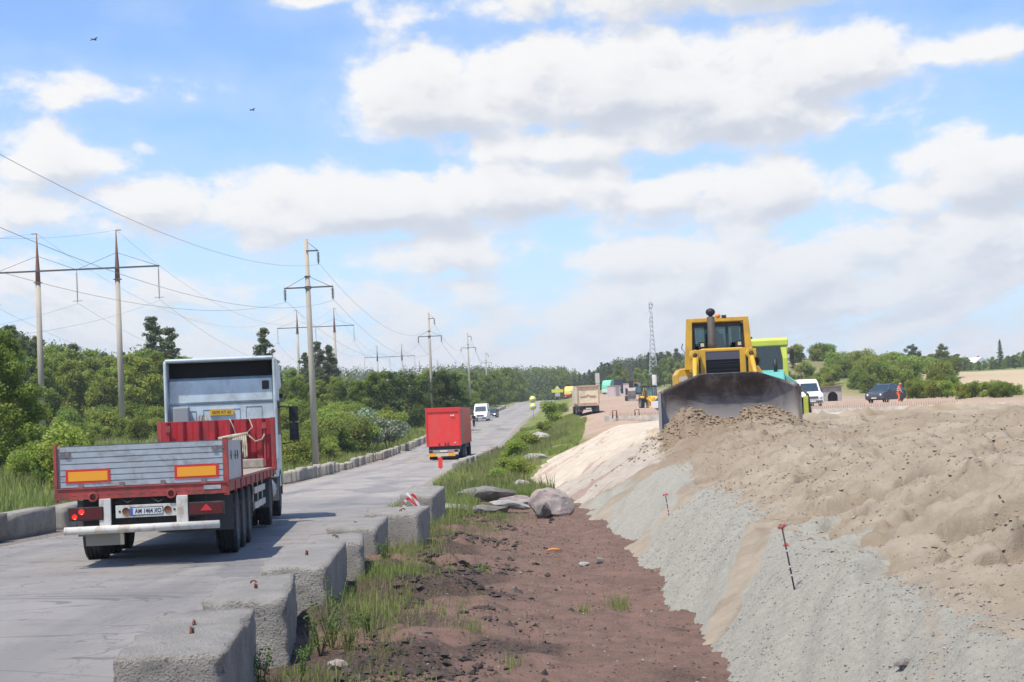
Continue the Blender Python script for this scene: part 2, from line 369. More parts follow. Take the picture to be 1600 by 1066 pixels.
edge = t.smooth(t.math('ADD', t.math('ABSOLUTE', uu), t.math('MULTIPLY', n2, .12)), .86, 1.03)
c = t.mix(t.math('MULTIPLY', edge, .75), c, (.30, .27, .235))
c = t.mix(t.math('MULTIPLY', t.smooth(n4, .45, .72), .35), c, (.40, .39, .38)); c = t.mix(t.math('MULTIPLY', t.smooth(n3, .5, .75), .25), c, (.16, .158, .16))
b = t.node('ShaderNodeBsdfPrincipled'); t.put(b.inputs['Base Color'], c); b.inputs['Roughness'].default_value = .82; b.inputs['Specular IOR Level'].default_value = .35
bn = t.node('ShaderNodeBump'); bn.inputs['Strength'].default_value = .5; bn.inputs['Distance'].default_value = .01
t.put(bn.inputs['Height'], t.math('ADD', n4, t.math('MULTIPLY', n3, .6))); t.l.new(bn.outputs[0], b.inputs['Normal'])
t.l.new(b.outputs[0], t.node('ShaderNodeOutputMaterial').inputs[0])
ry = spaced([(-40, 0, 4), (0, 60, .8), (60, 200, 2), (200, 700, 6), (700, 1200, 30)]); k = 21
U = np.linspace(-1, 1, k); L_, R_ = Ledge(ry), Redge(ry)
RX = (L_ + R_)[:, None] / 2 + U[None] * (R_ - L_)[:, None] / 2
edge_n = (fbm(RX, ry[:, None] + 0 * RX, 1.1, 3, 3) * .16) * (np.abs(U)[None] > .99)
RX = RX + edge_n * np.sign(U)[None]
RY = ry[:, None] + 0 * RX
RZ = zr(RY) + .02 + .035 * (1 - U[None] ** 2) + .012 * fbm(RX, RY, 3, 3, 77)
RZ[:, 0] -= .09; RZ[:, -1] -= .09
me = np_mesh("road", np.stack([RX, RY, RZ], -1).reshape(-1, 3), grid_faces(len(ry), k), rm, attrs=dict(across=np.broadcast_to(U[None], RX.shape)))
ro = bpy.data.objects.new("road", me); C.objects.link(ro); tag(ro, kind='structure')

# ---------------------------------------------------------------- embankment of sand and gravel
cr_x = interp([(3, 3.4), (9.6, 3.05), (15, 2.65), (19, 2.85), (24, 3.0), (30, 3.15), (40, 3.2), (47, 3.7), (69, 4.4), (96, 6.1), (112, 9)])
cr_z = interp([(3, .6), (30, .6), (45, .8), (60, 1.05), (90, 1.15), (100, .98), (112, .95)])
pl_z = interp([(3, 1.2), (30, 1.2), (47, 1.32), (60, 1.4), (64, 1.36), (88, 1.3), (100, 1.02), (112, .98)])
PILES = [(LX(1072, 44.6), 44.7, 1.0, 1.0, .95), (LX(1196, 44.6), 44.9, 1.05, .9, .45), (LX(1245, 43), 43.2, .8, .8, .25), (LX(1115, 41), 40.5, .9, 1.4, .18),
         (LX(1590, 30), 30, 1.2, 3, .30), (LX(1500, 52), 52, 3.0, 3, .26), (LX(1340, 48), 48, 2.0, 2, .15), (LX(1430, 36), 36, 1.6, 2, .18), (LX(1590, 19), 19.5, 1.0, 2.2, .28)]
def hz(px, py, z): # ground hit of a pixel at height z
    d = pix_dir(px, py); t_ = (z - CAM_Z) / d.z; return d.x * t_, d.y * t_
HOLES = [(*hz(1462, 768, 1.05), .26, .20, .24), (*hz(1345, 748, 1.1), .16, .16, .14), (*hz(1215, 728, 1.05), .14, .2, .13), (*hz(1150, 716, 1.0), .20, .3, .18),
         (*hz(1370, 668, 1.2), .22, .5, .16), (*hz(1245, 755, .95), .05, .25, .09), (*hz(1530, 745, 1.1), .12, .2, .1)]
def E(x, y):
    x = np.asarray(x, float); y = np.asarray(y, float)
    cx = cr_x(y) + .18 * fbm(y, y * 0, 2.2, 3, 61); cz, pz = cr_z(y), pl_z(y)
    sl = np.interp(y, [3, 20, 32, 45, 60, 112], [.80, .74, .62, .50, .48, .42])
    down = cz - (cx - x) * sl
    up = cz + (pz - cz) * sstep(0, 1, (x - cx) / 2.4) + .0 * x
    z = np.where(x < cx, down, up)
    soft = np.exp(-((x - cx) / .22) ** 2) * -.035; z = z + soft
    top = sstep(-.1, 1.0, x - cx); sandy = sstep(66, 58, y)
    z = z + top * sandy * ((.15 + .04 * sstep(20, 35, y)) * fbm(x, y, 2.2, 4, 50, .6) + .09 * fbm(x, y, .8, 5, 51, .68) + .05 * np.abs(fbm(x, y, .28, 3, 151)) - .20 * sstep(.22, .5, fbm(x, y, .85, 3, 160)) - .07 * sstep(.2, .6, fbm(x, y, .38, 2, 161)) + .06 * sstep(.15, .6, fbm(x, y, .5, 3, 165)) + .06 * np.abs(fbm(x, y, 1.5, 3, 58)))
    z = z + sandy * .040 * fbm(x, y, .24, 4, 52, .8) * (.35 + .65 * top)
    fall = y - 3 * (x - cx)
    z = z + (1 - top) * sandy * (.045 * fbm(fall, y * 0 + x * .3, .8, 4, 53) + .035 * np.abs(fbm(y + .35 * x, x * .5, .45, 4, 55, .65)) + .016 * fbm(x, y, .22, 3, 54))
    z = z + (1 - top) * (1 - sandy) * .05 * fbm(fall * .6, x * .2, 1.0, 3, 56) + (1 - sandy) * top * .03 * fbm(x, y, 3, 3, 57)
    for (px_, py_, rx_, ry_, h) in PILES:
        z = z + h * np.exp(-(((x - px_) / rx_) ** 2 + ((y - py_) / ry_) ** 2)) * (1 + .25 * fbm(x, y, .5, 3, 71))
    for (px_, py_, rx_, ry_, h) in HOLES:
        q_ = ((x - px_) / rx_) ** 2 + ((y - py_) / ry_) ** 2
        z = z - h * np.exp(-q_ ** 2 * .8) + h * .35 * np.exp(-(np.sqrt(q_) - 1.6) ** 2 * 6)
    return z
def Ef(x, y): return float(E(x, y))
ys2 = spaced([(4, 8.6, .3), (8.6, 18, .045), (18, 26, .07), (26, 48, .11), (48, 62, .3), (62, 104, .8)]); ys2 = ys2[ys2 <= 104.2]
xs2 = spaced([(-1.2, .6, .15), (.6, 6.2, .045), (6.2, 9, .09), (9, 16, .2), (16, 26, .6), (26, 58, 2.0)])
X2, Y2 = np.meshgrid(xs2, ys2); Z2 = E(X2, Y2)
dropR = sstep(40, 57, X2); Z2 = Z2 - dropR * 1.5
cx2 = cr_x(Y2) + .18 * fbm(Y2, Y2 * 0, 2.2, 3, 61)
fall = Y2 - 3.0 * (X2 - cx2)
wob = .5 * fbm(X2, Y2, .9, 4, 81)
tongue = .35 + .30 * np.cos((fall - 15.3) / 4.6 * math.pi) * (Y2 < 22) + .25 * fbm(X2, Y2, .5, 3, 84)
grey = sstep(.07, -.05, X2 - cx2 - tongue * .9 + .10 * fbm(X2, Y2, .16, 3, 85))
band = lambda c_, w_: np.exp(-((fall + wob - c_) / w_) ** 4)
grey = grey * (1 - .78 * band(19.4, .75)) * (1 - .8 * band(30.0, 1.1)) * (1 - .5 * band(12.0, .35)) * (1 - .6 * band(39, 1.4)) * sstep(41, 37, Y2 + wob * 2)
grey = np.clip(grey, 0, 1)
cream = sstep(37, 42, Y2 + 2 * wob) * (1 - sstep(0, .8, X2 - cx2)) + sstep(58, 61.5, Y2 + wob + .18 * (X2 - 5)) * sstep(0, .8, X2 - cx2)
damp_and_shade = np.zeros_like(X2)
for (px_, py_, rx_, ry_, h) in PILES[:4]: damp_and_shade = np.maximum(damp_and_shade, np.exp(-(((X2 - px_) / (rx_ * 1.15)) ** 2 + ((Y2 - py_) / (ry_ * 1.5)) ** 2)))
damp_and_shade = np.clip(damp_and_shade * 1.3 + .5 * sstep(.18, .45, fbm(X2, Y2, .85, 3, 160)) * (X2 > cx2) + .55 * sstep(.05, .5, fbm(X2, Y2, 3.0, 4, 90)) * sstep(20, 40, Y2), 0, 1)  # damp piles and patches, plus hollows tinted dark as painted relief shade
streak = sstep(.15, .5, fbm(fall * .9, X2 * .15, 1.2, 3, 93)) * (1 - sstep(-.4, .4, X2 - cx2))
em = bpy.data.materials.new("sand_and_gravel"); em.use_nodes = True; t = NT(em.node_tree); t.n.clear()
vec = t.node('ShaderNodeTexCoord').outputs['Object']
nB = t.noise(vec, 1.6, 6, .6); nC = t.noise(vec, 13, 7, .72); nD = t.noise(vec, 75, 4, .7); nE = t.noise(vec, 210, 2, .6)
sc_ = t.mix(t.smooth(nB, .35, .65), (.45, .375, .275), (.36, .295, .21)); sc_ = t.mix(t.math('MULTIPLY', t.smooth(nC, .5, .7), .5), sc_, (.46, .39, .295))
sc_ = t.mix(t.math('MULTIPLY', attr(t, 'damp_and_shade'), .75), sc_, (.27, .195, .125))
gc = t.mix(t.smooth(nC, .35, .65), (.43, .405, .325), (.35, .33, .265)); gc = t.mix(t.math('MULTIPLY', t.smooth(nE, .5, .72), .6), gc, (.50, .48, .42)); gc = t.mix(t.math('MULTIPLY', t.smooth(nD, .56, .7), .5), gc, (.18, .18, .175))
edge_s = lambda a_: t.smooth(t.math('ADD', a_, t.math('MULTIPLY', t.math('SUBTRACT', nC, .5), 1.2)), .35, .75)
crm = t.mix(t.smooth(nB, .35, .65), (.54, .47, .375), (.46, .395, .31)); crm = t.mix(t.math('MULTIPLY', edge_s(attr(t, 'streak')), .65), crm, (.34, .215, .165))
edge_ = lambda a_: t.smooth(t.math('ADD', a_, t.math('MULTIPLY', t.math('SUBTRACT', t.math('ADD', t.math('MULTIPLY', nC, .6), t.math('MULTIPLY', nD, .4)), .5), 1.5)), .40, .60)
c = t.mix(edge_(attr(t, 'cream')), sc_, crm); c = t.mix(edge_(attr(t, 'grey')), c, gc)
b = t.node('ShaderNodeBsdfPrincipled'); t.put(b.inputs['Base Color'], c); b.inputs['Roughness'].default_value = .95; b.inputs['Specular IOR Level'].default_value = .15
bn = t.node('ShaderNodeBump'); bn.inputs['Strength'].default_value = .8; bn.inputs['Distance'].default_value = .045
t.put(bn.inputs['Height'], t.math('ADD', t.math('MULTIPLY', nC, .9), t.math('ADD', t.math('MULTIPLY', nD, .5), t.math('MULTIPLY', nE, .15)))); t.l.new(bn.outputs[0], b.inputs['Normal'])
t.l.new(b.outputs[0], t.node('ShaderNodeOutputMaterial').inputs[0])
me = np_mesh("embankment", np.stack([X2, Y2, Z2], -1).reshape(-1, 3), grid_faces(len(ys2), len(xs2)), em, attrs=dict(grey=grey, cream=np.clip(cream, 0, 1), damp_and_shade=damp_and_shade, streak=streak))
eo = bpy.data.objects.new("embankment_ground", me); C.objects.link(eo); tag(eo, kind='structure')
def TOP(x, y):                               # height of whatever carries a thing at x, y
    g_ = Gf(x, y)
    if Redge(y) > x > Ledge(y): return float(zr(y)) + .04
    return max(g_, Ef(x, y)) if 4 < y < 104 and -1 < x < 56 else g_
# ---------------------------------------------------------------- common materials of the made things
RUST = (.16, .07, .035)
M = dict(
 white=mat('cab_paint', (.58, .67, .69), .45, var=.08, dirt=(.30, .28, .24), damt=.5, dscale=1.5),
 red=mat('red_steel', (.40, .022, .028), .5, var=.12, dirt=(.12, .03, .03), damt=.55, dscale=3),
 redrust=mat('worn_red_steel', (.36, .055, .045), .65, var=.2, dirt=(.11, .06, .045), damt=.75, dscale=6),
 alu=mat('dull_aluminium', (.42, .45, .46), .5, .25, var=.08, dirt=(.22, .20, .17), damt=.65, dscale=3, stretch=(1, 1, 2)),
 black=mat('black_steel', (.018, .018, .018), .6, dirt=(.09, .08, .07), damt=.5, dscale=4),
 rubber=mat('tyre_rubber', (.022, .022, .023), .85, dirt=(.10, .09, .08), damt=.6, dscale=5),
 rim=mat('wheel_rim', (.20, .20, .20), .6, .2, dirt=(.10, .07, .05), damt=.6, dscale=8),
 bar=mat('worn_white_paint', (.62, .60, .53), .6, dirt=(.30, .16, .07), damt=.6, dscale=7),
 wood=mat('old_timber', (.36, .31, .24), .85, var=.2, vscale=6, stretch=(1, 6, 1), dirt=(.16, .13, .10), damt=.5),
 orange=mat('reflector_orange', (.85, .36, .02), .4), redref=mat('reflector_red', (.62, .03, .02), .4),
 lamp=mat('red_lens', (.09, .006, .006), .25), lit=mat('lit_red_lens', (.7, .02, .01), .3, emit=(1, .04, .02, .45)),
 plate=mat('plate_white', (.62, .63, .62), .5), ink=mat('ink_black', (.02, .02, .03), .6), blue=mat('plate_blue', (.03, .10, .45), .5),
 yplate=mat('plate_yellow', (.70, .42, .04), .5), rustm=mat('rust', RUST, .9, var=.4, vscale=30),
 canvas=mat('canvas_strap', (.40, .36, .26), .9, var=.25, vscale=9), glass=glassy('dark_glass'), head=mat('lit_headlight', (.9, .9, .9), .2, emit=(1, .93, .8, 2.2)),
 vanw=mat('van_white', (.78, .79, .80), .35, dirt=(.5, .48, .44), damt=.3), dark=mat('dark_paint', (.02, .026, .036), .3, dirt=(.10, .09, .08), damt=.2),
 greyp=mat('grey_plastic', (.09, .09, .09), .7), mud=mat('mud_flap', (.28, .26, .21), .9),
)
def wheel_proto(name, r, wd, dual=False):
    t = MB(); h = wd / 2
    prof = [(r * .58, -h), (r * .80, -h * 1.02), (r * .95, -h * .96), (r, -h * .72)]
    for k in range(4):
        a = -h * .6 + k * h * .4; prof += [(r, a - h * .12), (r * .975, a - h * .10), (r * .975, a + h * .02), (r, a + h * .04)]
    prof += [(r, h * .74), (r * .95, h * .96), (r * .80, h * 1.02), (r * .58, h)]
    if dual:
        prof2 = [(p[0], p[1] - wd * 1.12) for p in prof]; t.lathe(prof2, (0, 0, 0), 'x', 28)
    t.lathe(prof, (0, 0, 0), 'x', 28)
    m = MB(); m.lathe([(r * .60, h), (r * .56, h * .9), (r * .50, h * .35), (r * .30, h * .2), (r * .27, h * .75), (r * .12, h * .8), (0.001, h * .8)], (0, 0, 0), 'x', 20)
    m.lathe([(r * .60, -h), (r * .5, -h * .3), (0.001, -h * .3)], (0, 0, 0), 'x', 20)
    for k in range(8):
        a = k * math.pi / 4; m.box(h * .2, h * .32, -.02 + math.cos(a) * r * .4, .02 + math.cos(a) * r * .4, -.02 + math.sin(a) * r * .4, .02 + math.sin(a) * r * .4)
    return (t.mesh(name + '_tyre', M['rubber']), m.mesh(name + '_rim', M['rim']))
def put_wheel(parent, proto, x, y, z, flip=False, hub=True):
    w_ = bpy.data.objects.new('wheel', proto[1]); C.objects.link(w_); w_.parent = parent; w_.location = (x, y, z)
    if flip: w_.rotation_euler = (0, 0, math.pi)
    t_ = bpy.data.objects.new('tyre', proto[0]); C.objects.link(t_); t_.parent = w_
    return w_
def text(name, s, size, mat_, parent, loc, rot=(R(90), 0, 0), sx=1.0):
    cu = bpy.data.curves.new(name, 'FONT'); cu.body = s; cu.size = size; cu.align_x = 'CENTER'; cu.align_y = 'CENTER'; cu.extrude = .002; cu.offset = size * .012
    o0 = bpy.data.objects.new(name + '_curve', cu); C.objects.link(o0); bpy.context.view_layer.update()
    me = bpy.data.meshes.new_from_object(o0.evaluated_get(bpy.context.evaluated_depsgraph_get())); bpy.data.objects.remove(o0)
    me.materials.clear(); me.materials.append(mat_)
    o = bpy.data.objects.new(name, me); C.objects.link(o); o.parent = parent; o.location = loc; o.rotation_euler = rot; o.scale = (sx, 1, 1); return o

# ---------------------------------------------------------------- flatbed truck (origin: road under the middle of its tail)
tx, ty = LX(223, 24.5, 760), 24.5
FT = empty('flatbed_truck', (tx, ty, float(zr(24.5)) + .04), (R(-.75), 0, R(5.0)), 'flatbed semi-trailer truck with pale blue cab and ribbed grey tailgate driving away on the road', 'truck')
HW = 1.24
fr = MB()
for x in (-.48, .48):
    fr.box(x - .02, x + .02, .05, 12.0, .80, 1.10); fr.box(x - .08, x + .08, .05, 12.0, .78, .80); fr.box(x - .08, x + .08, .05, 12.0, 1.10, 1.12)
for y in np.arange(.3, 12, .75): fr.box(-1.15, 1.15, y, y + .06, 1.02, 1.11)
for y in (2.2, 3.5, 4.8): fr.tube([(-.95, y, .52), (.95, y, .52)], .075, 8); fr.box(-.56, -.44, y - .35, y + .35, .55, .78); fr.box(.44, .56, y - .35, y + .35, .55, .78)
for x in (-.8, .8): fr.box(x - .06, x + .06, 8.6, 8.72, .35, 1.05); fr.box(x - .16, x + .16, 8.5, 8.8, .30, .35)
fr.box(-.4, .4, 9.6, 16.0, .62, .85); fr.box(-.95, -.45, 11.2, 12.3, .45, .95)
fr.box(-.9, .9, .12, .16, .62, 1.05)
fr.build('frame', M['black'], FT)
deck = MB()
for i in range(9): deck.box(-1.2 + i * .267, -1.2 + i * .267 + .255, .06, 12.0, 1.175, 1.215)
deck.build('deck', M['wood'], FT)
rail = MB()
for s in (-1, 1):
    rail.box(s * HW - .03, s * HW + .03, .0, 12.05, 1.05, 1.20)
    rail.box(s * HW - .012 + s * .03, s * HW + .012 + s * .03, .0, 12.05, 1.185, 1.215)
    for y in np.arange(1.0, 12, 1.1): rail.box(s * (HW + .03) - .02, s * (HW + .03) + .02, y, y + .09, 1.03, 1.21)
rail.build('side_rail', M['redrust'], FT, bevel=.006)
bm_ = MB(); bm_.box(-HW, HW, -.05, .05, 1.03, 1.205); bm_.box(-HW, HW, -.065, -.05, 1.185, 1.205)
for x in np.linspace(-1.0, 1.0, 13): bm_.box(x - .03, x + .03, -.054, -.05, 1.09, 1.10)
for x in (-.72, .42): bm_.lathe([(.045, -.10), (.075, -.10), (.075, -.02), (.045, -.02), (.045, -.10)], (x, -.0, 1.065), 'y', 16)
tb = bm_.build('rear_beam', M['redrust'], FT, bevel=.006)
MB().box(.90, 1.15, -.058, -.051, 1.10, 1.16).build('hinge', M['alu'], tb)
# tailgate: ribbed aluminium boards
tg = MB(); N = 7; H0, H1 = 1.215, 1.83
prof = [(.03, H0)]
for i in range(N):
    a = H0 + (H1 - H0) * i / N; b2 = H0 + (H1 - H0) * (i + 1) / N; h = b2 - a
    prof += [(-.03, a), (-.03, a + h * .80), (-.008, a + h * .86), (-.008, b2 - h * .05)]
prof += [(-.03, H1), (.03, H1)]
tg.prism(prof, -HW + .05, HW - .05, 'x'); tgo = tg.build('tailgate', M['alu'], FT)
for s in (-1, 1):
    ps = MB(); ps.box(s * HW - .045, s * HW + .03 * s + (.03 if s < 0 else 0), -.045, .06, 1.0, 1.86)
    pso = ps.build('corner_post', M['redrust'], FT, bevel=.006)
    MB().box(s * 1.12 - .09, s * 1.12 + .09, -.05, -.032, 1.70, 1.725).box(s * 1.08 - .03, s * 1.08 + .03, -.055, -.033, 1.67, 1.75).build('latch', mat('latch_rust', (.20, .16, .14), .7), tgo)
for x in (-.79, .80):
    f_ = MB().box(x - .325, x + .325, -.040, -.032, 1.275, 1.475).build('marker_board', M['redref'], tgo)
    MB().box(x - .285, x + .285, -.044, -.0405, 1.305, 1.445).build('reflector', M['orange'], f_)
for x in (-.9, -.3, .3, .9): MB().box(x - .035, x + .035, -.046, -.030, 1.19, 1.27).build('hinge', mat('latch_rust', (.20, .16, .14), .7), tgo)
for k, (xa, xb) in enumerate(((-.35, -.1), (.1, .35))): MB().tube([(xa, -.02, 1.03), ((xa + xb) / 2, -.03, .955 - .01 * k), (xb, -.02, 1.03)], .012, 5).build('cable_loop', M['black'], FT)
sb = MB(); sb.box(HW - .012, HW + .012, .08, 2.6, 1.22, 1.80); sb.box(HW + .012, HW + .02, .12, 2.56, 1.60, 1.61); sb.box(HW - .02, HW + .02, .08, 2.6, 1.79, 1.82)
sbm = mat('board_grey', (.50, .50, .49), .6, var=.06, dirt=(.30, .28, .26), damt=.5, dscale=3)
sbo = sb.build('side_board', sbm, FT)
for y in (.55, 1.3, 1.75): MB().box(HW + .022, HW + .032, y, y + .035, 1.52, 1.66).box(HW + .022, HW + .034, y - .05, y + .12, 1.57, 1.585).build('latch', M['greyp'], sbo)
MB().box(-HW - .012, -HW + .012, .08, 2.6, 1.22, 1.80).build('side_board', sbm, FT)
MB().box(HW - .05, HW + .035, 2.6, 2.68, 1.05, 1.82).build('post', M['redrust'], FT)
bp = MB(); bp.tube([(-1.14, -.12, .58), (1.12, -.12, .58)], .06, 14); bmp = bp.build('bumper_bar', M['bar'], FT)
for x in (-.55, .575):
    MB().prism([(x - .085, .60), (x + .085, .60), (x + .085, 1.03), (x - .085, 1.03)], -.09, -.03, 'y').build('bumper_bracket', M['bar'], bmp, bevel=.008)
for x, lit in ((-.83, True), (.93, False)):
    h_ = MB(); h_.box(x - .26, x + .26, -.10, .0, .72, .92); ho = h_.build('tail_light', M['black'], FT, bevel=.01)
    MB().box(x - .24, x + .24, -.108, -.10, .74, .90).build('lens', M['lamp'], ho)
    if lit:
        MB().lathe([(.045, -.113), (.045, -.108), (.001, -.114)], (x - .06, 0, .855), 'y', 14).build('lit_lamp', M['lit'], ho)
        MB().lathe([(.04, -.113), (.04, -.108), (.001, -.114)], (x - .16, 0, .785), 'y', 14).build('lit_lamp', M['lit'], ho)
    else: MB().prism([(x - .09, .79), (x + .09, .79), (x, .89)], -.115, -.108, 'y').build('reflector', mat('triangle_reflector', (.6, .03, .03), .3), ho)
nb = MB(); nb.box(-.40, .52, -.06, -.03, .735, .92); nbo = nb.build('plate_board', M['bar'], FT, bevel=.004)
for x in (-.25, .36): MB().lathe([(.055, -.07), (.055, -.062), (.001, -.072)], (x, 0, .83), 'y', 12).build('round_reflector', M['rustm'], nbo)
for x in (-.34, .46): MB().lathe([(.018, -.066), (.001, -.067)], (x, 0, .83), 'y', 8).build('bolt', M['black'], nbo)
MB().box(-.195, .295, -.066, -.062, .765, .885).build('plate_rim', M['ink'], nbo)
npl = MB().box(-.185, .285, -.070, -.0665, .775, .875).build('number_plate', M['plate'], nbo)
MB().box(-.183, -.148, -.072, -.0705, .778, .872).build('plate_band', M['blue'], nbo)
text('lettering', 'AM 1464 XO', .092, M['ink'], nbo, (.076, -.073, .825), sx=.76)
for s in (-1, 1):
    MB().box(s * .98 - .22, s * .98 + .22, 1.35, 1.37, .42, .98).build('mud_flap', M['greyp'], FT)
MB().box(-.86, -.30, .02, .04, .34, .56).build('mud_flap', M['mud'], FT)
wp = wheel_proto('truck_wheel', .515, .33); wd = wheel_proto('truck_wheel_dual', .515, .27, True)
for y in (2.2, 3.5, 4.8):
    put_wheel(FT, wp, 1.04, y, .515); put_wheel(FT, wp, -1.04, y, .515, True)
for s in (1, -1): put_wheel(FT, wd, s * 1.08, 10.75, .515, s < 0); put_wheel(FT, wp, s * 1.03, 14.75, .515, s < 0)
sg = MB()
for z in (.60, .88): sg.box(HW - .06, HW - .02, 6.0, 8.9, z - .06, z + .06)
for y in (6.1, 7.4, 8.7): sg.box(HW - .08, HW - .06, y, y + .06, .5, 1.05)
sg.build('side_guard', M['bar'], FT, bevel=.005)
for s in (-1, 1):
    fg = MB()
    pts = [(10.75 + math.cos(a) * .66, .515 + math.sin(a) * .62) for a in np.linspace(R(-10), R(190), 14)]
    inner = [(10.75 + math.cos(a) * .62, .515 + math.sin(a) * .58) for a in np.linspace(R(190), R(-10), 14)]
    fg.prism(pts + inner, s * 1.22 - .0, s * .62, 'x')
    fg.build('mudguard', M['greyp'], FT)
MB().tube([(.9, 11.6, .7), (.9, 13.2, .7)], .3, 16).build('fuel_tank', M['alu'], FT)
# headboard, corrugated red
hb = MB(); n = 96; xs_ = np.linspace(-HW - .02, HW + .02, n)
f = np.clip(np.sin(xs_ * 2 * math.pi / .345) * 2.0, -1, 1) * .045
pts = [(x, 12.0 + d - .03) for x, d in zip(xs_, f)] + [(x, 12.0 + d + .01) for x, d in zip(xs_[::-1], f[::-1])]
hb.prism(pts, 1.20, 2.30, 'z'); hbo = hb.build('headboard', M['red'], FT)
hf = MB()
for s in (-1, 1):
    hf.box(s * HW - .05, s * HW + .05, 11.93, 12.10, 1.15, 2.32)
    MB().box(s * 1.05 - .02, s * 1.05 + .02, 11.88, 11.92, 1.25, 2.1).box(s * 1.05 - .05, s * 1.05 + .05, 11.85, 11.93, 2.08, 2.22).build('stake_holder', M['redrust'], hbo)
hf.box(-HW, HW, 12.02, 12.10, 2.27, 2.31); hf.build('headboard_frame', M['redrust'], hbo, bevel=.006)
# cab
cabB = 13.45; CF = 15.75; cw = 1.235
cb = MB()
side = [(cabB, .95), (cabB, 3.25), (cabB + .35, 3.36), (CF - .25, 3.12), (CF, 2.2), (CF, .75), (CF - .5, .70), (cabB + .9, .70), (cabB + .9, .95)]
cb.prism(side, -cw + .03, cw - .03, 'x'); cbo = cb.build('cab', M['white'], FT, bevel=.03)
fa = MB()   # roof fairing, open at the back: two side walls and the curved roof shell
for s in (-1, 1):
    q_ = [(cabB - .28, 1.35), (cabB - .28, 3.70), (cabB - .1, 3.74), (CF - .9, 3.62), (CF - .2, 3.10), (cabB, 2.9), (cabB, 1.35)]
    fa.prism(q_, s * cw - .035, s * cw + .035, 'x')
fa.prism([(cabB - .28, 3.68), (cabB - .28, 3.76), (cabB + .9, 3.76), (CF - .6, 3.50), (CF - .2, 3.14), (CF - .2, 3.04), (CF - .7, 3.38), (cabB + .9, 3.68)], -cw, cw, 'x')
fao = fa.build('roof_fairing', M['white'], cbo, bevel=.035)
MB().box(-cw + .03, cw - .03, cabB + .25, cabB + .27, 3.28, 3.69).build('fairing_inside', mat('dark_recess', (.012, .012, .013), .8), fao)
tr_ = MB(); tr_.box(-cw + .05, cw - .05, cabB - .012, cabB + .01, 2.70, 2.72); tr_.box(-cw + .04, -cw + .06, cabB - .012, cabB + .01, 1.9, 2.72)
for a_, b_, c_, d_ in ((-.42, .42, 2.34, 2.58), (.55, .92, 2.36, 2.62), (-.74, -.58, 2.34, 2.56)):
    tr_.box(a_, b_, cabB - .010, cabB, d_ - .008, d_); tr_.box(a_, a_ + .008, cabB - .010, cabB, c_, d_); tr_.box(b_ - .008, b_, cabB - .010, cabB, c_, d_)
tr_.build('panel_seam', mat('seam_grey', (.20, .23, .24), .7), cbo)  # thin grey strips outlining the panels of the cab's rear wall
cap = MB(); cap.box(-cw + .06, cw - .06, cabB - .03, cabB + .02, 2.74, 3.26); cap.build('rear_panel', M['white'], cbo, bevel=.02)
MB().box(.94, 1.10, cabB - .05, cabB - .03, 3.0, 3.2).build('vent', M['black'], cbo, bevel=.01)
yp = MB().box(-.27, .27, cabB - .045, cabB - .012, 2.44, 2.57).build('registration_board', M['yplate'], cbo)
text('lettering', '0070 KT 63', .10, mat('faded_ink', (.22, .10, .01), .7), yp, (0, cabB - .048, 2.505), sx=.9)
MB().box(-1.08, -.72, cabB - .30, cabB - .02, 1.6, 2.66).build('air_intake', mat('grey_duct', (.30, .31, .31), .6), cbo, bevel=.03)
for k, cc_ in enumerate(((.35, .03, .03), (.03, .03, .03), (.45, .33, .05))):
    MB().tube([(-.50 + .07 * k, cabB - .03, 2.45), (-.50 + .07 * k, cabB - .22, 2.38), (-.46 + .08 * k, cabB - .30, 2.1), (-.4 + .08 * k, 12.3, 1.6)], .014, 5).build('air_hose', mat('hose_%d' % k, cc_, .6), cbo)
mr = MB(); mr.tube([(cw, CF - .35, 2.62), (cw + .28, CF - .3, 2.60), (cw + .30, CF - .3, 1.75), (cw, CF - .35, 1.72)], .02, 6); mr.box(cw + .2, cw + .42, CF - .36, CF - .22, 2.26, 2.62); mr.box(cw + .2, cw + .42, CF - .36, CF - .22, 1.80, 2.22)
mr.build('side_mirror', M['black'], cbo, bevel=.02)
vis = MB().prism([(CF - .1, 2.95), (CF + .3, 2.80), (CF + .3, 2.74), (CF, 2.84)], -cw, cw + .05, 'x'); vis.build('sun_visor', M['dark'], cbo)
for s in (-1, 1):
    sf = MB()
    pts = [(14.75 + math.cos(a) * .64, .515 + math.sin(a) * .60) for a in np.linspace(R(0), R(180), 12)]; inner = [(14.75 + math.cos(a) * .58, .515 + math.sin(a) * .54) for a in np.linspace(R(180), R(0), 12)]
    sf.prism(pts + inner, s * 1.22, s * .75, 'x'); sf.box(min(s * 1.21, s * .85), max(s * 1.21, s * .85), 13.5, 14.05, .42, .95)
    sf.build('step_panel', M['greyp'], cbo)
MB().box(cw - .03, cw + .005, CF - 1.5, CF - .5, 1.95, 2.75).build('side_window', M['glass'], cbo)
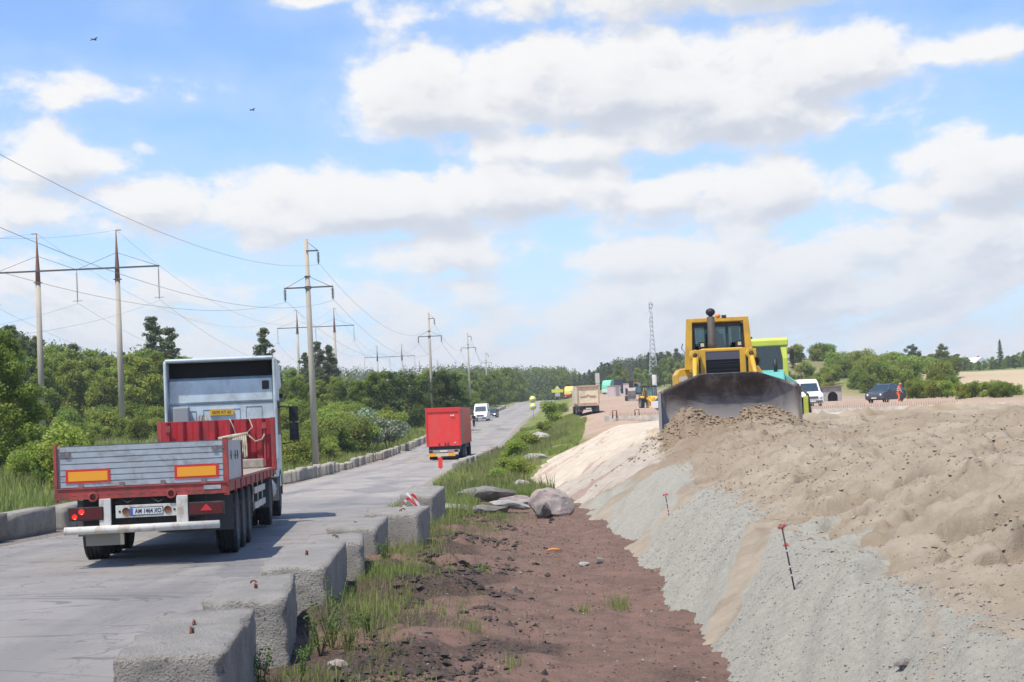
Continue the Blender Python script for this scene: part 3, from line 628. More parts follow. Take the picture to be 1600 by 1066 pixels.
# things on the truck
FTM = Matrix.Translation(FT.location) @ FT.rotation_euler.to_matrix().to_4x4()
def on_truck(p): return FTM @ Vector(p)
sp = MB(); rnd = random.Random(3)
sp.tube([(.05, 11.85, 1.88), (.35, 11.82, 1.93), (.7, 11.84, 1.97)], .05, 8)
for k in range(7):
    x = .36 + k * .045; z1 = 1.22 + .45 * rnd.random() + .1 * k % .2
    sp.loft([[(x + a, 11.80 + b - .02 * j, z) for a, b in ((-.02, 0), (.025, -.02), (.03, .015), (-.015, .02))] for j, (z, x) in enumerate([(1.95, x), (1.7, x + .02), (1.5, x + .03 * rnd.random()), (z1, x - .05 + .1 * rnd.random())])])
sp.tube([(.7, 11.83, 1.95), (.85, 11.84, 1.80), (1.0, 11.86, 1.84), (1.06, 11.86, 1.95)], .022, 6)
sp.tube([(.45, 11.84, 1.9), (.38, 11.86, 2.15), (.3, 11.88, 2.32)], .015, 5); sp.tube([(.62, 11.84, 1.95), (.8, 11.86, 2.12), (.72, 11.88, 2.34)], .015, 5)
s_ = sp.build('strap_bundle', M['canvas'], None); s_.matrix_world = FTM; tag(s_, 'faded canvas straps draped over a roll against the red corrugated headboard', 'straps')
tbm = MB().box(.20, 1.05, 11.3, 11.62, 1.225, 1.42); s_ = tbm.build('timber_beam', M['wood'], None, bevel=.02); s_.matrix_world = FTM; tag(s_, 'square timber beam lying across the truck bed below the red headboard', 'beam')
st_ = MB()
for k in range(5): st_.tube([(-.02 + k * .09, 11.55 + .02 * k, 1.22), (-.03 + k * .09, 11.75, 1.86 - .02 * (k % 2))], .022, 6)
s_ = st_.build('stake_bundle', M['wood'], None); s_.matrix_world = FTM; tag(s_, 'bundle of thin wooden stakes standing on the truck bed left of the straps', 'stakes')

# ---------------------------------------------------------------- red box trailer truck
x0 = LX(695, 117, 722)
RT = empty('box_truck', (x0, 117, float(zr(117)) + .04), (0, 0, R(-1.9)), 'bright red box trailer seen from behind with an orange and yellow underrun board', 'truck')
redt = mat('bright_red_tarp', (.74, .045, .035), .5, var=.06, vscale=2, dirt=(.5, .12, .10), damt=.35, dscale=1.2)
bx = MB(); bx.box(-1.25, 1.25, 0, 12, 1.05, 3.70); bxo = bx.build('box_body', redt, RT, bevel=.04)
fr = MB(); fr.box(-1.25, 1.25, -.05, .0, 3.42, 3.74); fr.box(-1.25, -1.13, -.05, 0, 1.0, 3.42); fr.box(1.10, 1.25, -.05, 0, 1.0, 3.42); fr.box(-1.13, 1.10, -.05, 0, 1.0, 1.10); fr.build('door_frame', mat('red_frame', (.60, .035, .03), .5), bxo, bevel=.015)
MB().box(1.252, 1.262, .02, 2.2, 1.1, 3.6).build('dirty_panel', mat('dusty_panel', (.42, .24, .17), .8, var=.1), bxo)
for x in (-.35, .1, .3): MB().box(x - .02, x + .02, -.10, -.05, 1.05, 1.28).box(x - .08, x + .08, -.098, -.052, 1.14, 1.17).build('door_bolt', M['black'], bxo)
lg = MB(); lg.box(.52, .72, -.065, -.05, 3.14, 3.20); lg.box(.72, .8, -.065, -.05, 3.12, 3.22); lg.build('white_marking', M['plate'], bxo); MB().box(.72, .86, -.065, -.05, 1.22, 1.27).build('white_marking', M['plate'], bxo)
un = MB(); un.box(-1.1, 1.1, .1, 12, .72, 1.04); un.box(-.5, .5, 1, 11.5, .5, .75); un.build('chassis', M['black'], RT)
ub = MB().box(-1.12, .62, -.05, .0, .30, .52); ubo = ub.build('underrun_board', mat('board_cream', (.62, .50, .30), .6), RT)
for a_ in (-1.12, .28): MB().box(a_, a_ + .5, -.06, -.05, .30, .53).build('orange_board', M['orange'], ubo)
lb = MB().box(-1.12, 1.1, -.03, .02, .56, .76); lbo = lb.build('light_bar', mat('light_bar_grey', (.30, .27, .26), .6), RT)
for x in (-.95, .85): MB().box(x - .13, x + .13, -.05, -.03, .59, .73).build('tail_light', M['lamp'], lbo)
MB().box(-.3, .22, -.05, -.03, .60, .72).build('number_plate', M['plate'], lbo)
for y in (2.0, 3.3, 4.6, 10.8): put_wheel(RT, wp, 1.05, y, .515); put_wheel(RT, wp, -1.05, y, .515, True)

# ---------------------------------------------------------------- cars and vans, built from side profiles
def car_body(parent, L, Wd, body, cabin, paint, tumble=.14, wheel_r=.33, axles=(.8, 3.4), front_detail=True, name='body'):
    # faces -y; body: side outline of the lower hull (y,z), cabin: outline of the glasshouse
    b_ = MB(); n = len(body)
    rings = []
    for (x, ins) in ((-Wd / 2, .06), (-Wd / 2 + .06, 0), (Wd / 2 - .06, 0), (Wd / 2, .06)):
        cy = sum(p[0] for p in body) / n; cz = sum(p[1] for p in body) / n
        rings.append([(x, p[0] + (cy - p[0]) * ins * .35, p[1] + (cz - p[1]) * ins * .5) for p in body])
    b_.loft(rings, smooth=False); bo = b_.build(name, paint, parent, bevel=.03)
    c_ = MB(); n = len(cabin); zlo = min(p[1] for p in cabin); zhi = max(p[1] for p in cabin); rings = []
    for s in (-1, 1): rings.append([(s * (Wd / 2 - .05 - tumble * (p[1] - zlo) / (zhi - zlo)), p[0], p[1]) for p in cabin])
    c_.loft(rings, smooth=False); c_.build('glasshouse', M['glass'], parent, bevel=.02)
    wp_ = wheel_proto('car_wheel', wheel_r, .21)
    for y in axles:
        put_wheel(parent, wp_, Wd / 2 - .12, y, wheel_r); put_wheel(parent, wp_, -Wd / 2 + .12, y, wheel_r, True)
    return bo
def van(name, loc, rz, label, lit, group=None, paint=None, lights=True):
    paint = paint or M['vanw']
    v = empty(name, loc, (0, 0, rz), label, 'van', group)
    b_ = MB(); prof = [(0, .35), (0, .95), (.12, 1.12), (.95, 1.32), (1.55, 2.20), (1.9, 2.42), (2.3, 2.52), (5.4, 2.50), (5.5, 2.3), (5.5, .4), (5.2, .3), (.2, .28)]
    rings = []
    for x, ti, z0 in ((-.99, 1, 0), (-.95, .5, 0), (.95, .5, 0), (.99, 1, 0)):
        rings.append([((1 if x > 0 else -1) * (abs(x) - (.13 * max(0, (p[1] - 1.2) / 1.3))), p[0] + (.06 * ti if p[0] < 2 else -.03 * ti), p[1] - (.05 * ti if p[1] > 2 else 0)) for p in prof])
    b_.loft(rings, smooth=False); bo = b_.build('body', paint, v, bevel=.05)
    MB().add([(-.80, 1.00, 1.38), (.80, 1.00, 1.38), (.74, 1.50, 2.12), (-.74, 1.50, 2.12), (-.80, 1.06, 1.36), (.80, 1.06, 1.36), (.74, 1.56, 2.10), (-.74, 1.56, 2.10)], [(0, 1, 2, 3), (7, 6, 5, 4), (0, 4, 5, 1), (1, 5, 6, 2), (2, 6, 7, 3), (3, 7, 4, 0)]).build('windscreen', M['glass'], bo)
    for s in (-1, 1): MB().box(s * .935 - .02, s * .935 + .02, 1.5, 2.5, 1.45, 2.0).build('side_window', M['glass'], bo)
    gr = MB(); gr.box(-.5, .5, -.015, .03, .72, .92); gr.box(-.88, .88, -.03, .04, .34, .56); gr.build('grille', M['greyp'], bo, bevel=.02)
    MB().box(-.26, .26, -.045, -.03, .42, .53).build('number_plate', M['plate'], bo)
    for s in (-1, 1): MB().lathe([(.13, -.02), (.12, -.05), (.001, -.06)], (s * .74, .04, .84), 'y', 12).build('headlight', M['head'] if lit else M['plate'], bo)
    for s in (-1, 1): MB().box(s * 1.13 - .09, s * 1.13 + .09, 1.25, 1.33, 1.35, 1.72).build('side_mirror', M['greyp'], bo, bevel=.02)
    wp_ = wheel_proto('van_wheel', .35, .22)
    for y in (.95, 4.4): put_wheel(v, wp_, .86, y, .35); put_wheel(v, wp_, -.86, y, .35, True)
    return v
x0 = LX(750.5, 232, 658); van('passenger_van', (x0, 232, float(zr(232)) + .04), R(-4), 'white passenger van with lit headlights oncoming on the road beside the red box trailer', True)
def put_car(name, px, py, D, rz, label, z, suv=False, lit=False, paint=None):
    c_ = empty(name, (LX(px, D, py), D, z), (0, 0, rz), label, 'car')
    if suv:
        body = [(0, .40), (0, .78), (.10, .95), (1.1, 1.10), (4.5, 1.15), (4.62, .9), (4.6, .42), (4.2, .28), (.3, .28)]
        cabin = [(.95, 1.06), (1.75, 1.66), (2.2, 1.74), (4.0, 1.72), (4.5, 1.12)]; top = [(1.72, 1.66), (2.2, 1.76), (3.95, 1.75), (4.25, 1.60), (2.1, 1.64)]
        Wd, wr, ax = 1.86, .37, (.92, 3.65)
    else:
        body = [(0, .35), (0, .62), (.12, .76), (1.15, .92), (3.6, .96), (4.5, .90), (4.55, .5), (4.2, .22), (.3, .22)]
        cabin = [(1.05, .90), (1.9, 1.36), (2.4, 1.42), (3.3, 1.38), (4.1, .93)]; top = [(1.85, 1.36), (2.4, 1.44), (3.2, 1.42), (3.5, 1.30), (2.1, 1.34)]
        Wd, wr, ax = 1.78, .32, (.85, 3.5)
    bo = car_body(c_, 4.6, Wd, body, cabin, paint or M['dark'], wheel_r=wr, axles=ax)
    t_ = MB(); t_.prism(top, -Wd / 2 + .17, Wd / 2 - .17, 'x'); t_.build('roof', paint or M['dark'], c_, bevel=.02)
    for s in (-1, 1):
        for (ya, za, yb, zb) in ((cabin[0][0], cabin[0][1], cabin[1][0], cabin[1][1]), (cabin[3][0], cabin[3][1], cabin[4][0], cabin[4][1]), ((cabin[1][0] + cabin[3][0]) / 2, cabin[0][1], (cabin[1][0] + cabin[3][0]) / 2, cabin[2][1])):
            MB().tube([(s * (Wd / 2 - .05), ya, za), (s * (Wd / 2 - .18), yb, zb)], .035, 6).build('pillar', paint or M['dark'], c_)
    MB().box(-.5, .5, -.03, .03, body[1][1] - .22, body[1][1] - .05).build('grille', M['greyp'], bo)
    MB().box(-.26, .26, -.05, -.03, body[1][1] - .36, body[1][1] - .25).build('number_plate', M['plate'], bo)
    for s in (-1, 1):
        MB().lathe([(.12, -.01), (.10, -.05), (.001, -.06)], (s * (Wd / 2 - .28), .05, body[1][1] - .04), 'y', 12).build('headlight', M['head'] if lit else M['plate'], bo)
        MB().box(s * (Wd / 2 + .10) - .1, s * (Wd / 2 + .10) + .1, 1.35, 1.42, cabin[0][1] + .02, cabin[0][1] + .18).build('side_mirror', paint or M['dark'], bo)
    return c_
put_car('dark_car', 767, 653, 262, R(-5), 'low dark car following the white van down the road', float(zr(262)) + .04, lit=True)
zv = float(TOP(LX(1270, 147), 147))
van('parked_van', (LX(1270, 147), 147, zv + .05), R(2), 'white delivery van standing behind the rebar row right of the bulldozer', False)
cs = put_car('estate_car', 1366, 628, 150, R(-40), 'dark grey four wheel drive car parked by the worker in orange', TOP(LX(1366, 150), 150) + .02, suv=True, paint=mat('car_grey', (.055, .06, .075), .35, dirt=(.16, .14, .12), damt=.3))
cs2 = put_car('silver_car', 1068, 634, 168, R(30), 'pale silver car half hidden behind the left end of the bulldozer blade', TOP(LX(1050, 168), 168) + .02, paint=mat('car_silver', (.62, .64, .66), .35))

# ---------------------------------------------------------------- dump truck, lorries and machines on the far site
z_ = TOP(LX(919, 178), 178) + .02
DT = empty('dump_truck', (LX(920, 178, 645), 178, z_), (0, 0, R(2)), 'beige dump truck seen from behind on the dirt ramp', 'truck')
bei = mat('beige_paint', (.74, .62, .43), .6, var=.08, dirt=(.40, .24, .15), damt=.5, dscale=1.2)
tub = MB(); tub.loft([[(-1.12, y, .95), (1.12, y, .95), (1.25, y, 1.25), (1.25, y, 3.12), (-1.25, y, 3.12), (-1.25, y, 1.25)] for y in (0, 5.6)], smooth=False); tubo = tub.build('tipper_body', bei, DT, bevel=.03)
rb = MB()
for a_ in (-1.22, 1.08): rb.box(a_, a_ + .14, -.10, 0, 1.15, 3.16)
rb.box(-1.22, 1.22, -.10, 0, 3.0, 3.18); rb.box(-1.1, 1.1, -.10, 0, .95, 1.10); rb.box(-.95, .95, -.05, 0, 1.2, 1.28); rb.box(-.95, .95, -.05, 0, 2.75, 2.85)
rb.box(-.85, -.2, -.06, 0, 1.98, 2.06, Matrix.Rotation(R(0), 4, 'X')); rb.box(.2, .85, -.06, 0, 1.98, 2.06); rb.prism([(-.25, 1.98), (0, 2.16), (.25, 1.98), (.25, 2.06), (0, 2.24), (-.25, 2.06)], -.06, 0, 'y')
rb.build('tailgate_rib', mat('beige_rib', (.50, .34, .22), .6, dirt=(.38, .2, .12), damt=.5), tubo)
MB().box(-1.05, 1.05, .2, 5.2, 3.05, 3.16).build('load', mat('load_soil', (.30, .18, .12), .95, var=.3, vscale=4, bump=.6), tubo)
MB().box(-.9, .9, .05, 7.4, .55, .93).build('chassis', M['black'], DT)
MB().box(-1.2, 1.2, 5.9, 7.8, .9, 2.95).build('cab', bei, DT, bevel=.08)
for s in (-1, 1): MB().box(s * .85 - .28, s * .85 + .28, .1, .14, .35, .95).build('mud_flap', M['greyp'], DT)
MB().box(-.3, .3, -.02, .03, .62, .75).build('number_plate', M['plate'], DT)
for y in (1.0, 2.4, 6.4):
    for s in (-1, 1): put_wheel(DT, wd if y < 5 else wp, s * 1.08, y, .515, s < 0)

def lorry(name, px, py, D, rz, label, cabm, lowm, boxm, z=None):
    x_ = LX(px, D, py); z = TOP(x_, D) + .03 if z is None else z
    v = empty(name, (x_, D, z), (0, 0, rz), label, 'truck')
    c_ = MB(); c_.prism([(0, .5), (-.02, 1.5), (.15, 2.35), (.45, 3.0), (.9, 3.55), (1.9, 3.7), (2.1, 3.6), (2.1, .6)], -1.22, 1.22, 'x'); co = c_.build('cab', cabm, v, bevel=.05)
    MB().box(-1.23, 1.23, -.06, .4, .45, 1.35).build('bumper', lowm, co, bevel=.05)
    MB().add([(-1.05, .0, 1.62), (1.05, .0, 1.62), (1.02, .24, 2.42), (-1.02, .24, 2.42), (-1.05, .1, 1.62), (1.05, .1, 1.62), (1.02, .34, 2.42), (-1.02, .34, 2.42)], [(0, 1, 2, 3), (7, 6, 5, 4), (0, 4, 5, 1), (1, 5, 6, 2), (2, 6, 7, 3), (3, 7, 4, 0)]).build('windscreen', M['glass'], co)
    for s in (-1, 1): MB().box(s * .85 - .16, s * .85 + .16, -.09, -.05, .75, .95).build('headlight', M['plate'], co)
    MB().box(-1.25, 1.25, 2.6, 14, 1.1, 3.75).build('box_body', boxm, v, bevel=.04)
    MB().box(-.9, .9, 1.5, 13.8, .6, 1.08).build('chassis', M['black'], v)
    for y in (1.2, 4.6, 10.5, 11.8):
        for s in (-1, 1): put_wheel(v, wp, s * 1.04, y, .515, s < 0)
    return v
dk = mat('dark_tarp', (.10, .105, .13), .8, var=.2)
lorry('covered_lorry', 888.5, 621, 475, R(-14), 'lorry with orange cab roof and dark red front coming over the crest', mat('cab_orange', (.85, .50, .08), .5), mat('cab_maroon', (.28, .02, .05), .5), dk)
lorry('green_lorry', 947, 617, 428, R(-30), 'mint green lorry with a dark trailer behind the beige dump truck', mat('cab_mint', (.12, .50, .33), .5, dirt=(.5, .6, .5), damt=.4), mat('bumper_pale', (.55, .62, .56), .5), dk)
# ---------------------------------------------------------------- yellow bulldozer (origin: ground under the blade, faces -y)
YEL = mat('machine_yellow', (.74, .43, .045), .5, var=.08, dirt=(.35, .20, .07), damt=.4, dscale=2.5)
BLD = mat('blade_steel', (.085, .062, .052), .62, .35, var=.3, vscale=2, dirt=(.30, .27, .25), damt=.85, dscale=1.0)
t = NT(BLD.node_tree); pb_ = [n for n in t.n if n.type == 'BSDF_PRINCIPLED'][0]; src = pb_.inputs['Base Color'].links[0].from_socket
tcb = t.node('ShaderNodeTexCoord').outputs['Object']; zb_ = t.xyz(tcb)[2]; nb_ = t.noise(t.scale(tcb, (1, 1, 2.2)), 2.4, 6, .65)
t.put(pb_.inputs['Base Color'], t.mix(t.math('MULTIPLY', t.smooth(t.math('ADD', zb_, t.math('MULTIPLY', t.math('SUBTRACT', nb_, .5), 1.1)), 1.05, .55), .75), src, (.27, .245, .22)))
TRK = mat('track_steel', (.06, .05, .045), .8, dirt=(.18, .13, .09), damt=.7)
def track(parent, x, y0, y1, r, w_, z0=0):
    n = 40; L = y1 - y0; path = []
    for i in range(n):
        a = i / n * (2 * L + 2 * math.pi * r)
        if a < L: path.append((y0 + a, z0, 0))
        elif a < L + math.pi * r: th = (a - L) / r; path.append((y1 + math.sin(th) * r, z0 + r - math.cos(th) * r, th))
        elif a < 2 * L + math.pi * r: path.append((y1 - (a - L - math.pi * r), z0 + 2 * r, math.pi))
        else: th = (a - 2 * L - math.pi * r) / r; path.append((y0 - math.sin(th) * r, z0 + r + math.cos(th) * r, math.pi + th))
    m = MB()
    for (y, z, th) in path:
        Mx = Matrix.Translation((x, y, z)) @ Matrix.Rotation(th, 4, 'X'); h = (2 * L + 2 * math.pi * r) / n / 2 * .94
        m.box(-w_ / 2, w_ / 2, -h, h, .0, .05, Mx); m.box(-w_ / 2, w_ / 2, -h * .3, h * .1, -.05, 0, Mx)
    m.box(x - w_ * .3, x + w_ * .3, y0, y1, z0 + r * .5, z0 + r * 1.5)
    for yy in (y0, y1): m.lathe([(.01, -w_ * .3), (r * .9, -w_ * .3), (r * .9, w_ * .3), (.01, w_ * .3)], (x, yy, z0 + r), 'x', 18)
    return m.build('track', TRK, parent)
def blade(parent, W_, H_, mtl, y=0, wing=True, name='blade'):
    # curved mouldboard with raised middle and lowered shoulders, thick
    m = MB(); nx, nz = 25, 11; fr_, bk = [], []
    for j in range(nx):
        u = -1 + 2 * j / (nx - 1); x = u * W_ / 2
        top = H_ * (1 - (.30 * max(0, (abs(u) - .42) / .58) if u < 0 else .26 * max(0, (abs(u) - .40) / .60)))
        rowf, rowb = [], []
        for i in range(nz):
            v = i / (nz - 1); z = top * v; cy = .28 * (1 - (2 * (z / H_) - .95) ** 2) - (.18 if abs(u) > .93 else 0) * abs(u)
            rowf.append((x, y + cy, z)); rowb.append((x, y + cy + .07, z))
        fr_.append(rowf); bk.append(rowb)
    vs = [p for r_ in fr_ for p in r_] + [p for r_ in bk for p in r_]; o = nx * nz; fs = []
    for j in range(nx - 1):
        for i in range(nz - 1):
            a = j * nz + i; fs += [(a, a + nz, a + nz + 1, a + 1), (o + a, o + a + 1, o + a + nz + 1, o + a + nz)]
        a = j * nz; fs.append((a, o + a, o + a + nz, a + nz)); a += nz - 1; fs.append((a, a + nz, o + a + nz, o + a))
    for i in range(nz - 1): fs.append((i, i + 1, o + i + 1, o + i)); a = (nx - 1) * nz + i; fs.append((a, o + a, o + a + 1, a + 1))
    m.add(vs, fs, True); b_ = m.build(name, mtl, parent)
    e = MB(); e.box(-W_ / 2, W_ / 2, y - .03, y + .05, -.12, .10); e.build('cutting_edge', TRK, b_)
    return b_
bz = 1.36
BD = empty('bulldozer', (LX(1142, 47.0, 660), 47.0, bz), (0, 0, R(-1.5)), 'yellow bulldozer facing the camera with a wide dark blade against the sand piles', 'bulldozer')
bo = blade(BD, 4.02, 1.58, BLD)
MB().box(-2.03, -1.97, -.18, .25, 0, 1.08).build('side_cutter', mat('worn_edge', (.42, .40, .38), .5, .3, dirt=(.2, .15, .12), damt=.5), bo)
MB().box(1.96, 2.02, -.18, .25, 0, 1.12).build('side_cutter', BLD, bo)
for s in (-1, 1): track(BD, s * .95, 1.0, 3.9, .42, .50)
hd = MB(); hd.prism([(-.66, .9), (.66, .9), (.66, 2.28), (.60, 2.34), (-.60, 2.34), (-.66, 2.28)], 1.45, 3.1, 'y'); ho = hd.build('bonnet', YEL, BD, bevel=.03)
gf = MB(); gf.box(-.68, -.50, 1.38, 1.46, .9, 2.32); gf.box(.50, .68, 1.38, 1.46, .9, 2.32); gf.box(-.50, .50, 1.38, 1.46, 2.24, 2.32); gf.build('grille_frame', YEL, ho, bevel=.015)
gl = MB(); gl.box(-.50, .50, 1.42, 1.44, .9, 2.24)
for z in np.arange(1.0, 1.95, .075): gl.box(-.50, .50, 1.395, 1.42, z, z + .03)
gl.box(-.50, .50, 1.385, 1.42, 1.78, 1.80); glo = gl.build('grille', mat('grille_dark', (.015, .015, .018), .6), ho)
MB().box(-.50, .50, 1.39, 1.42, 2.0, 2.24).build('grille_panel', mat('panel_grey', (.10, .10, .12), .5), glo)
for s in (-1, 1):
    ar = MB(); ar.box(s * .80 - .07, s * .80 + .07, 1.2, 1.42, 1.2, 2.3); ar.lathe([(.001, -.13), (.16, -.13), (.16, .13), (.001, .13)], (s * .82, 1.35, 2.15), 'y', 16); ar.box(s * .83 - .14, s * .83 + .14, 1.25, 1.5, 2.02, 2.28)
    aro = ar.build('lift_cylinder', YEL, BD, bevel=.012)
    MB().lathe([(.001, -.15), (.07, -.15), (.07, -.13)], (s * .82, 1.35, 2.15), 'y', 12).build('pivot_cap', TRK, aro)
    MB().tube([(s * .83, 1.3, 2.1), (s * .93, .4, .9)], .07, 10).build('cylinder_rod', YEL, aro)
    MB().box(s * .70 - .03, s * .70 + .03, 1.3, 1.4, 1.1, 2.15).build('hose', M['black'], aro)
    fe = MB(); fe.prism([(s * .90, .95), (s * 1.30, .95), (s * 1.30, 1.62), (s * 1.18, 1.80), (s * .90, 1.82)], 2.6, 4.4, 'y'); feo = fe.build('fender', YEL, BD, bevel=.03)
    MB().box(s * 1.08 - .13, s * 1.08 + .13, 2.585, 2.60, 1.42, 1.56).build('sticker', mat('sticker_white', (.55, .58, .6), .5), feo)
    MB().box(s * .75 - .12, s * .75 + .12, .5, 3.6, .45, .75).build('push_arm', YEL, BD, bevel=.02)
    lm = MB().box(s * .55 - .10, s * .55 + .10, 1.75, 1.9, 2.36, 2.56).build('work_lamp', M['black'], ho, bevel=.015)
    MB().box(s * .55 - .05, s * .55 + .05, 1.735, 1.75, 2.41, 2.51).build('lens', mat('lamp_lens', (.55, .55, .42), .3), lm)
# cab: tapered posts, dark glazing, ROPS roof
cbm = MB(); cab_blk = mat('cab_black', (.03, .035, .04), .5)
for x, w_ in ((-.74, .045), (.74, .045), (-.28, .04), (.28, .04)): cbm.box(x - w_, x + w_, 2.55, 2.63, 2.25, 3.10)
cbm.box(-.78, .78, 2.55, 4.0, 3.02, 3.12); cbm.box(-.78, .78, 2.56, 2.64, 2.2, 2.36)
for s in (-1, 1): cbm.box(s * .76 - .03, s * .76 + .03, 2.6, 4.0, 2.2, 2.4); cbm.box(s * .76 - .03, s * .76 + .03, 3.92, 4.0, 2.2, 3.1)
cbm.box(-.78, .78, 3.9, 3.96, 1.8, 2.5); cbm.box(-.78, -.55, 3.9, 3.96, 2.5, 3.1); cbm.box(.55, .78, 3.9, 3.96, 2.5, 3.1); cbm.box(-.10, .10, 3.9, 3.96, 2.5, 3.1); cbm.box(-.7, .7, 2.7, 3.9, 1.8, 2.15)
co = cbm.build('cab', cab_blk, BD)
gmat = bpy.data.materials.new('tinted_glass'); gmat.use_nodes = True; t = NT(gmat.node_tree); t.n.clear()
gb = t.node('ShaderNodeBsdfGlossy'); gb.inputs[0].default_value = (.8, .9, 1, 1); gb.inputs['Roughness'].default_value = .05
gt = t.node('ShaderNodeBsdfTransparent'); gt.inputs[0].default_value = (.42, .58, .58, 1); gx = t.node('ShaderNodeMixShader'); gx.inputs[0].default_value = .10
t.l.new(gt.outputs[0], gx.inputs[1]); t.l.new(gb.outputs[0], gx.inputs[2]); t.l.new(gx.outputs[0], t.node('ShaderNodeOutputMaterial').inputs[0])
MB().box(-.72, .72, 2.585, 2.595, 2.36, 3.02).build('windscreen', gmat, co)
MB().box(-.54, .54, 3.925, 3.935, 2.5, 3.05).build('rear_window', gmat, co)
for s in (-1, 1): MB().box(s * .76 - .004, s * .76 + .004, 2.64, 3.92, 2.4, 3.02).build('side_window', gmat, co)
rp = MB()
for s in (-1, 1): rp.loft([[(s * xx - wx, y, z) for (y) in (2.45,)][:0] or [(s * xx - wx, 2.42, z), (s * xx + wx, 2.42, z), (s * xx + wx, 2.64, z), (s * xx - wx, 2.64, z)] for (xx, wx, z) in ((.92, .12, 1.75), (.90, .10, 2.3), (.85, .085, 3.18))], smooth=False)
for s in (-1, 1): rp.box(s * .72 - .07, s * .72 + .07, 3.85, 4.05, 1.7, 3.18)
rp.box(-.93, .93, 2.42, 2.60, 3.17, 3.29); rp.box(-.79, .79, 3.87, 4.05, 3.17, 3.285); rp.prism([(-.91, 2.6), (-.77, 2.6), (-.66, 3.87), (-.79, 3.87)], 3.17, 3.28, 'z'); rp.prism([(.91, 2.6), (.77, 2.6), (.66, 3.87), (.79, 3.87)], 3.17, 3.28, 'z'); rp.box(-.77, .77, 2.6, 3.9, 3.14, 3.20)
rpo = rp.build('roll_frame', YEL, BD, bevel=.012)
MB().lathe([(.001, .0), (.09, 0), (.08, .10), (.001, .13)], (.02, 2.5, 3.28), 'z', 12).build('beacon', mat('beacon_orange', (.8, .25, .03), .4), rpo)
MB().box(.13, .27, 2.42, 2.5, 3.26, 3.36).build('roof_lamp', M['black'], rpo)
ex = MB(); ex.tube([(-.24, 2.0, 2.3), (-.24, 2.0, 2.5), (-.24, 2.0, 2.52), (-.24, 2.0, 3.30)], [.13, .13, .115, .115], 16); exo = ex.build('exhaust_stack', mat('stack_brown', (.075, .06, .05), .7, var=.2), ho)
MB().lathe([(.06, 3.30), (.06, 3.33), (.12, 3.37), (.145, 3.44), (.12, 3.51), (.05, 3.55), (.001, 3.56)], (-.24, 2.0, 0), 'z', 18).build('rain_cap', M['black'], exo)
mrr = MB(); mrr.tube([(-.95, 2.5, 2.2), (-1.12, 2.4, 2.4), (-1.08, 2.4, 2.55)], .015, 5); mrr.build('handrail', M['black'], rpo)

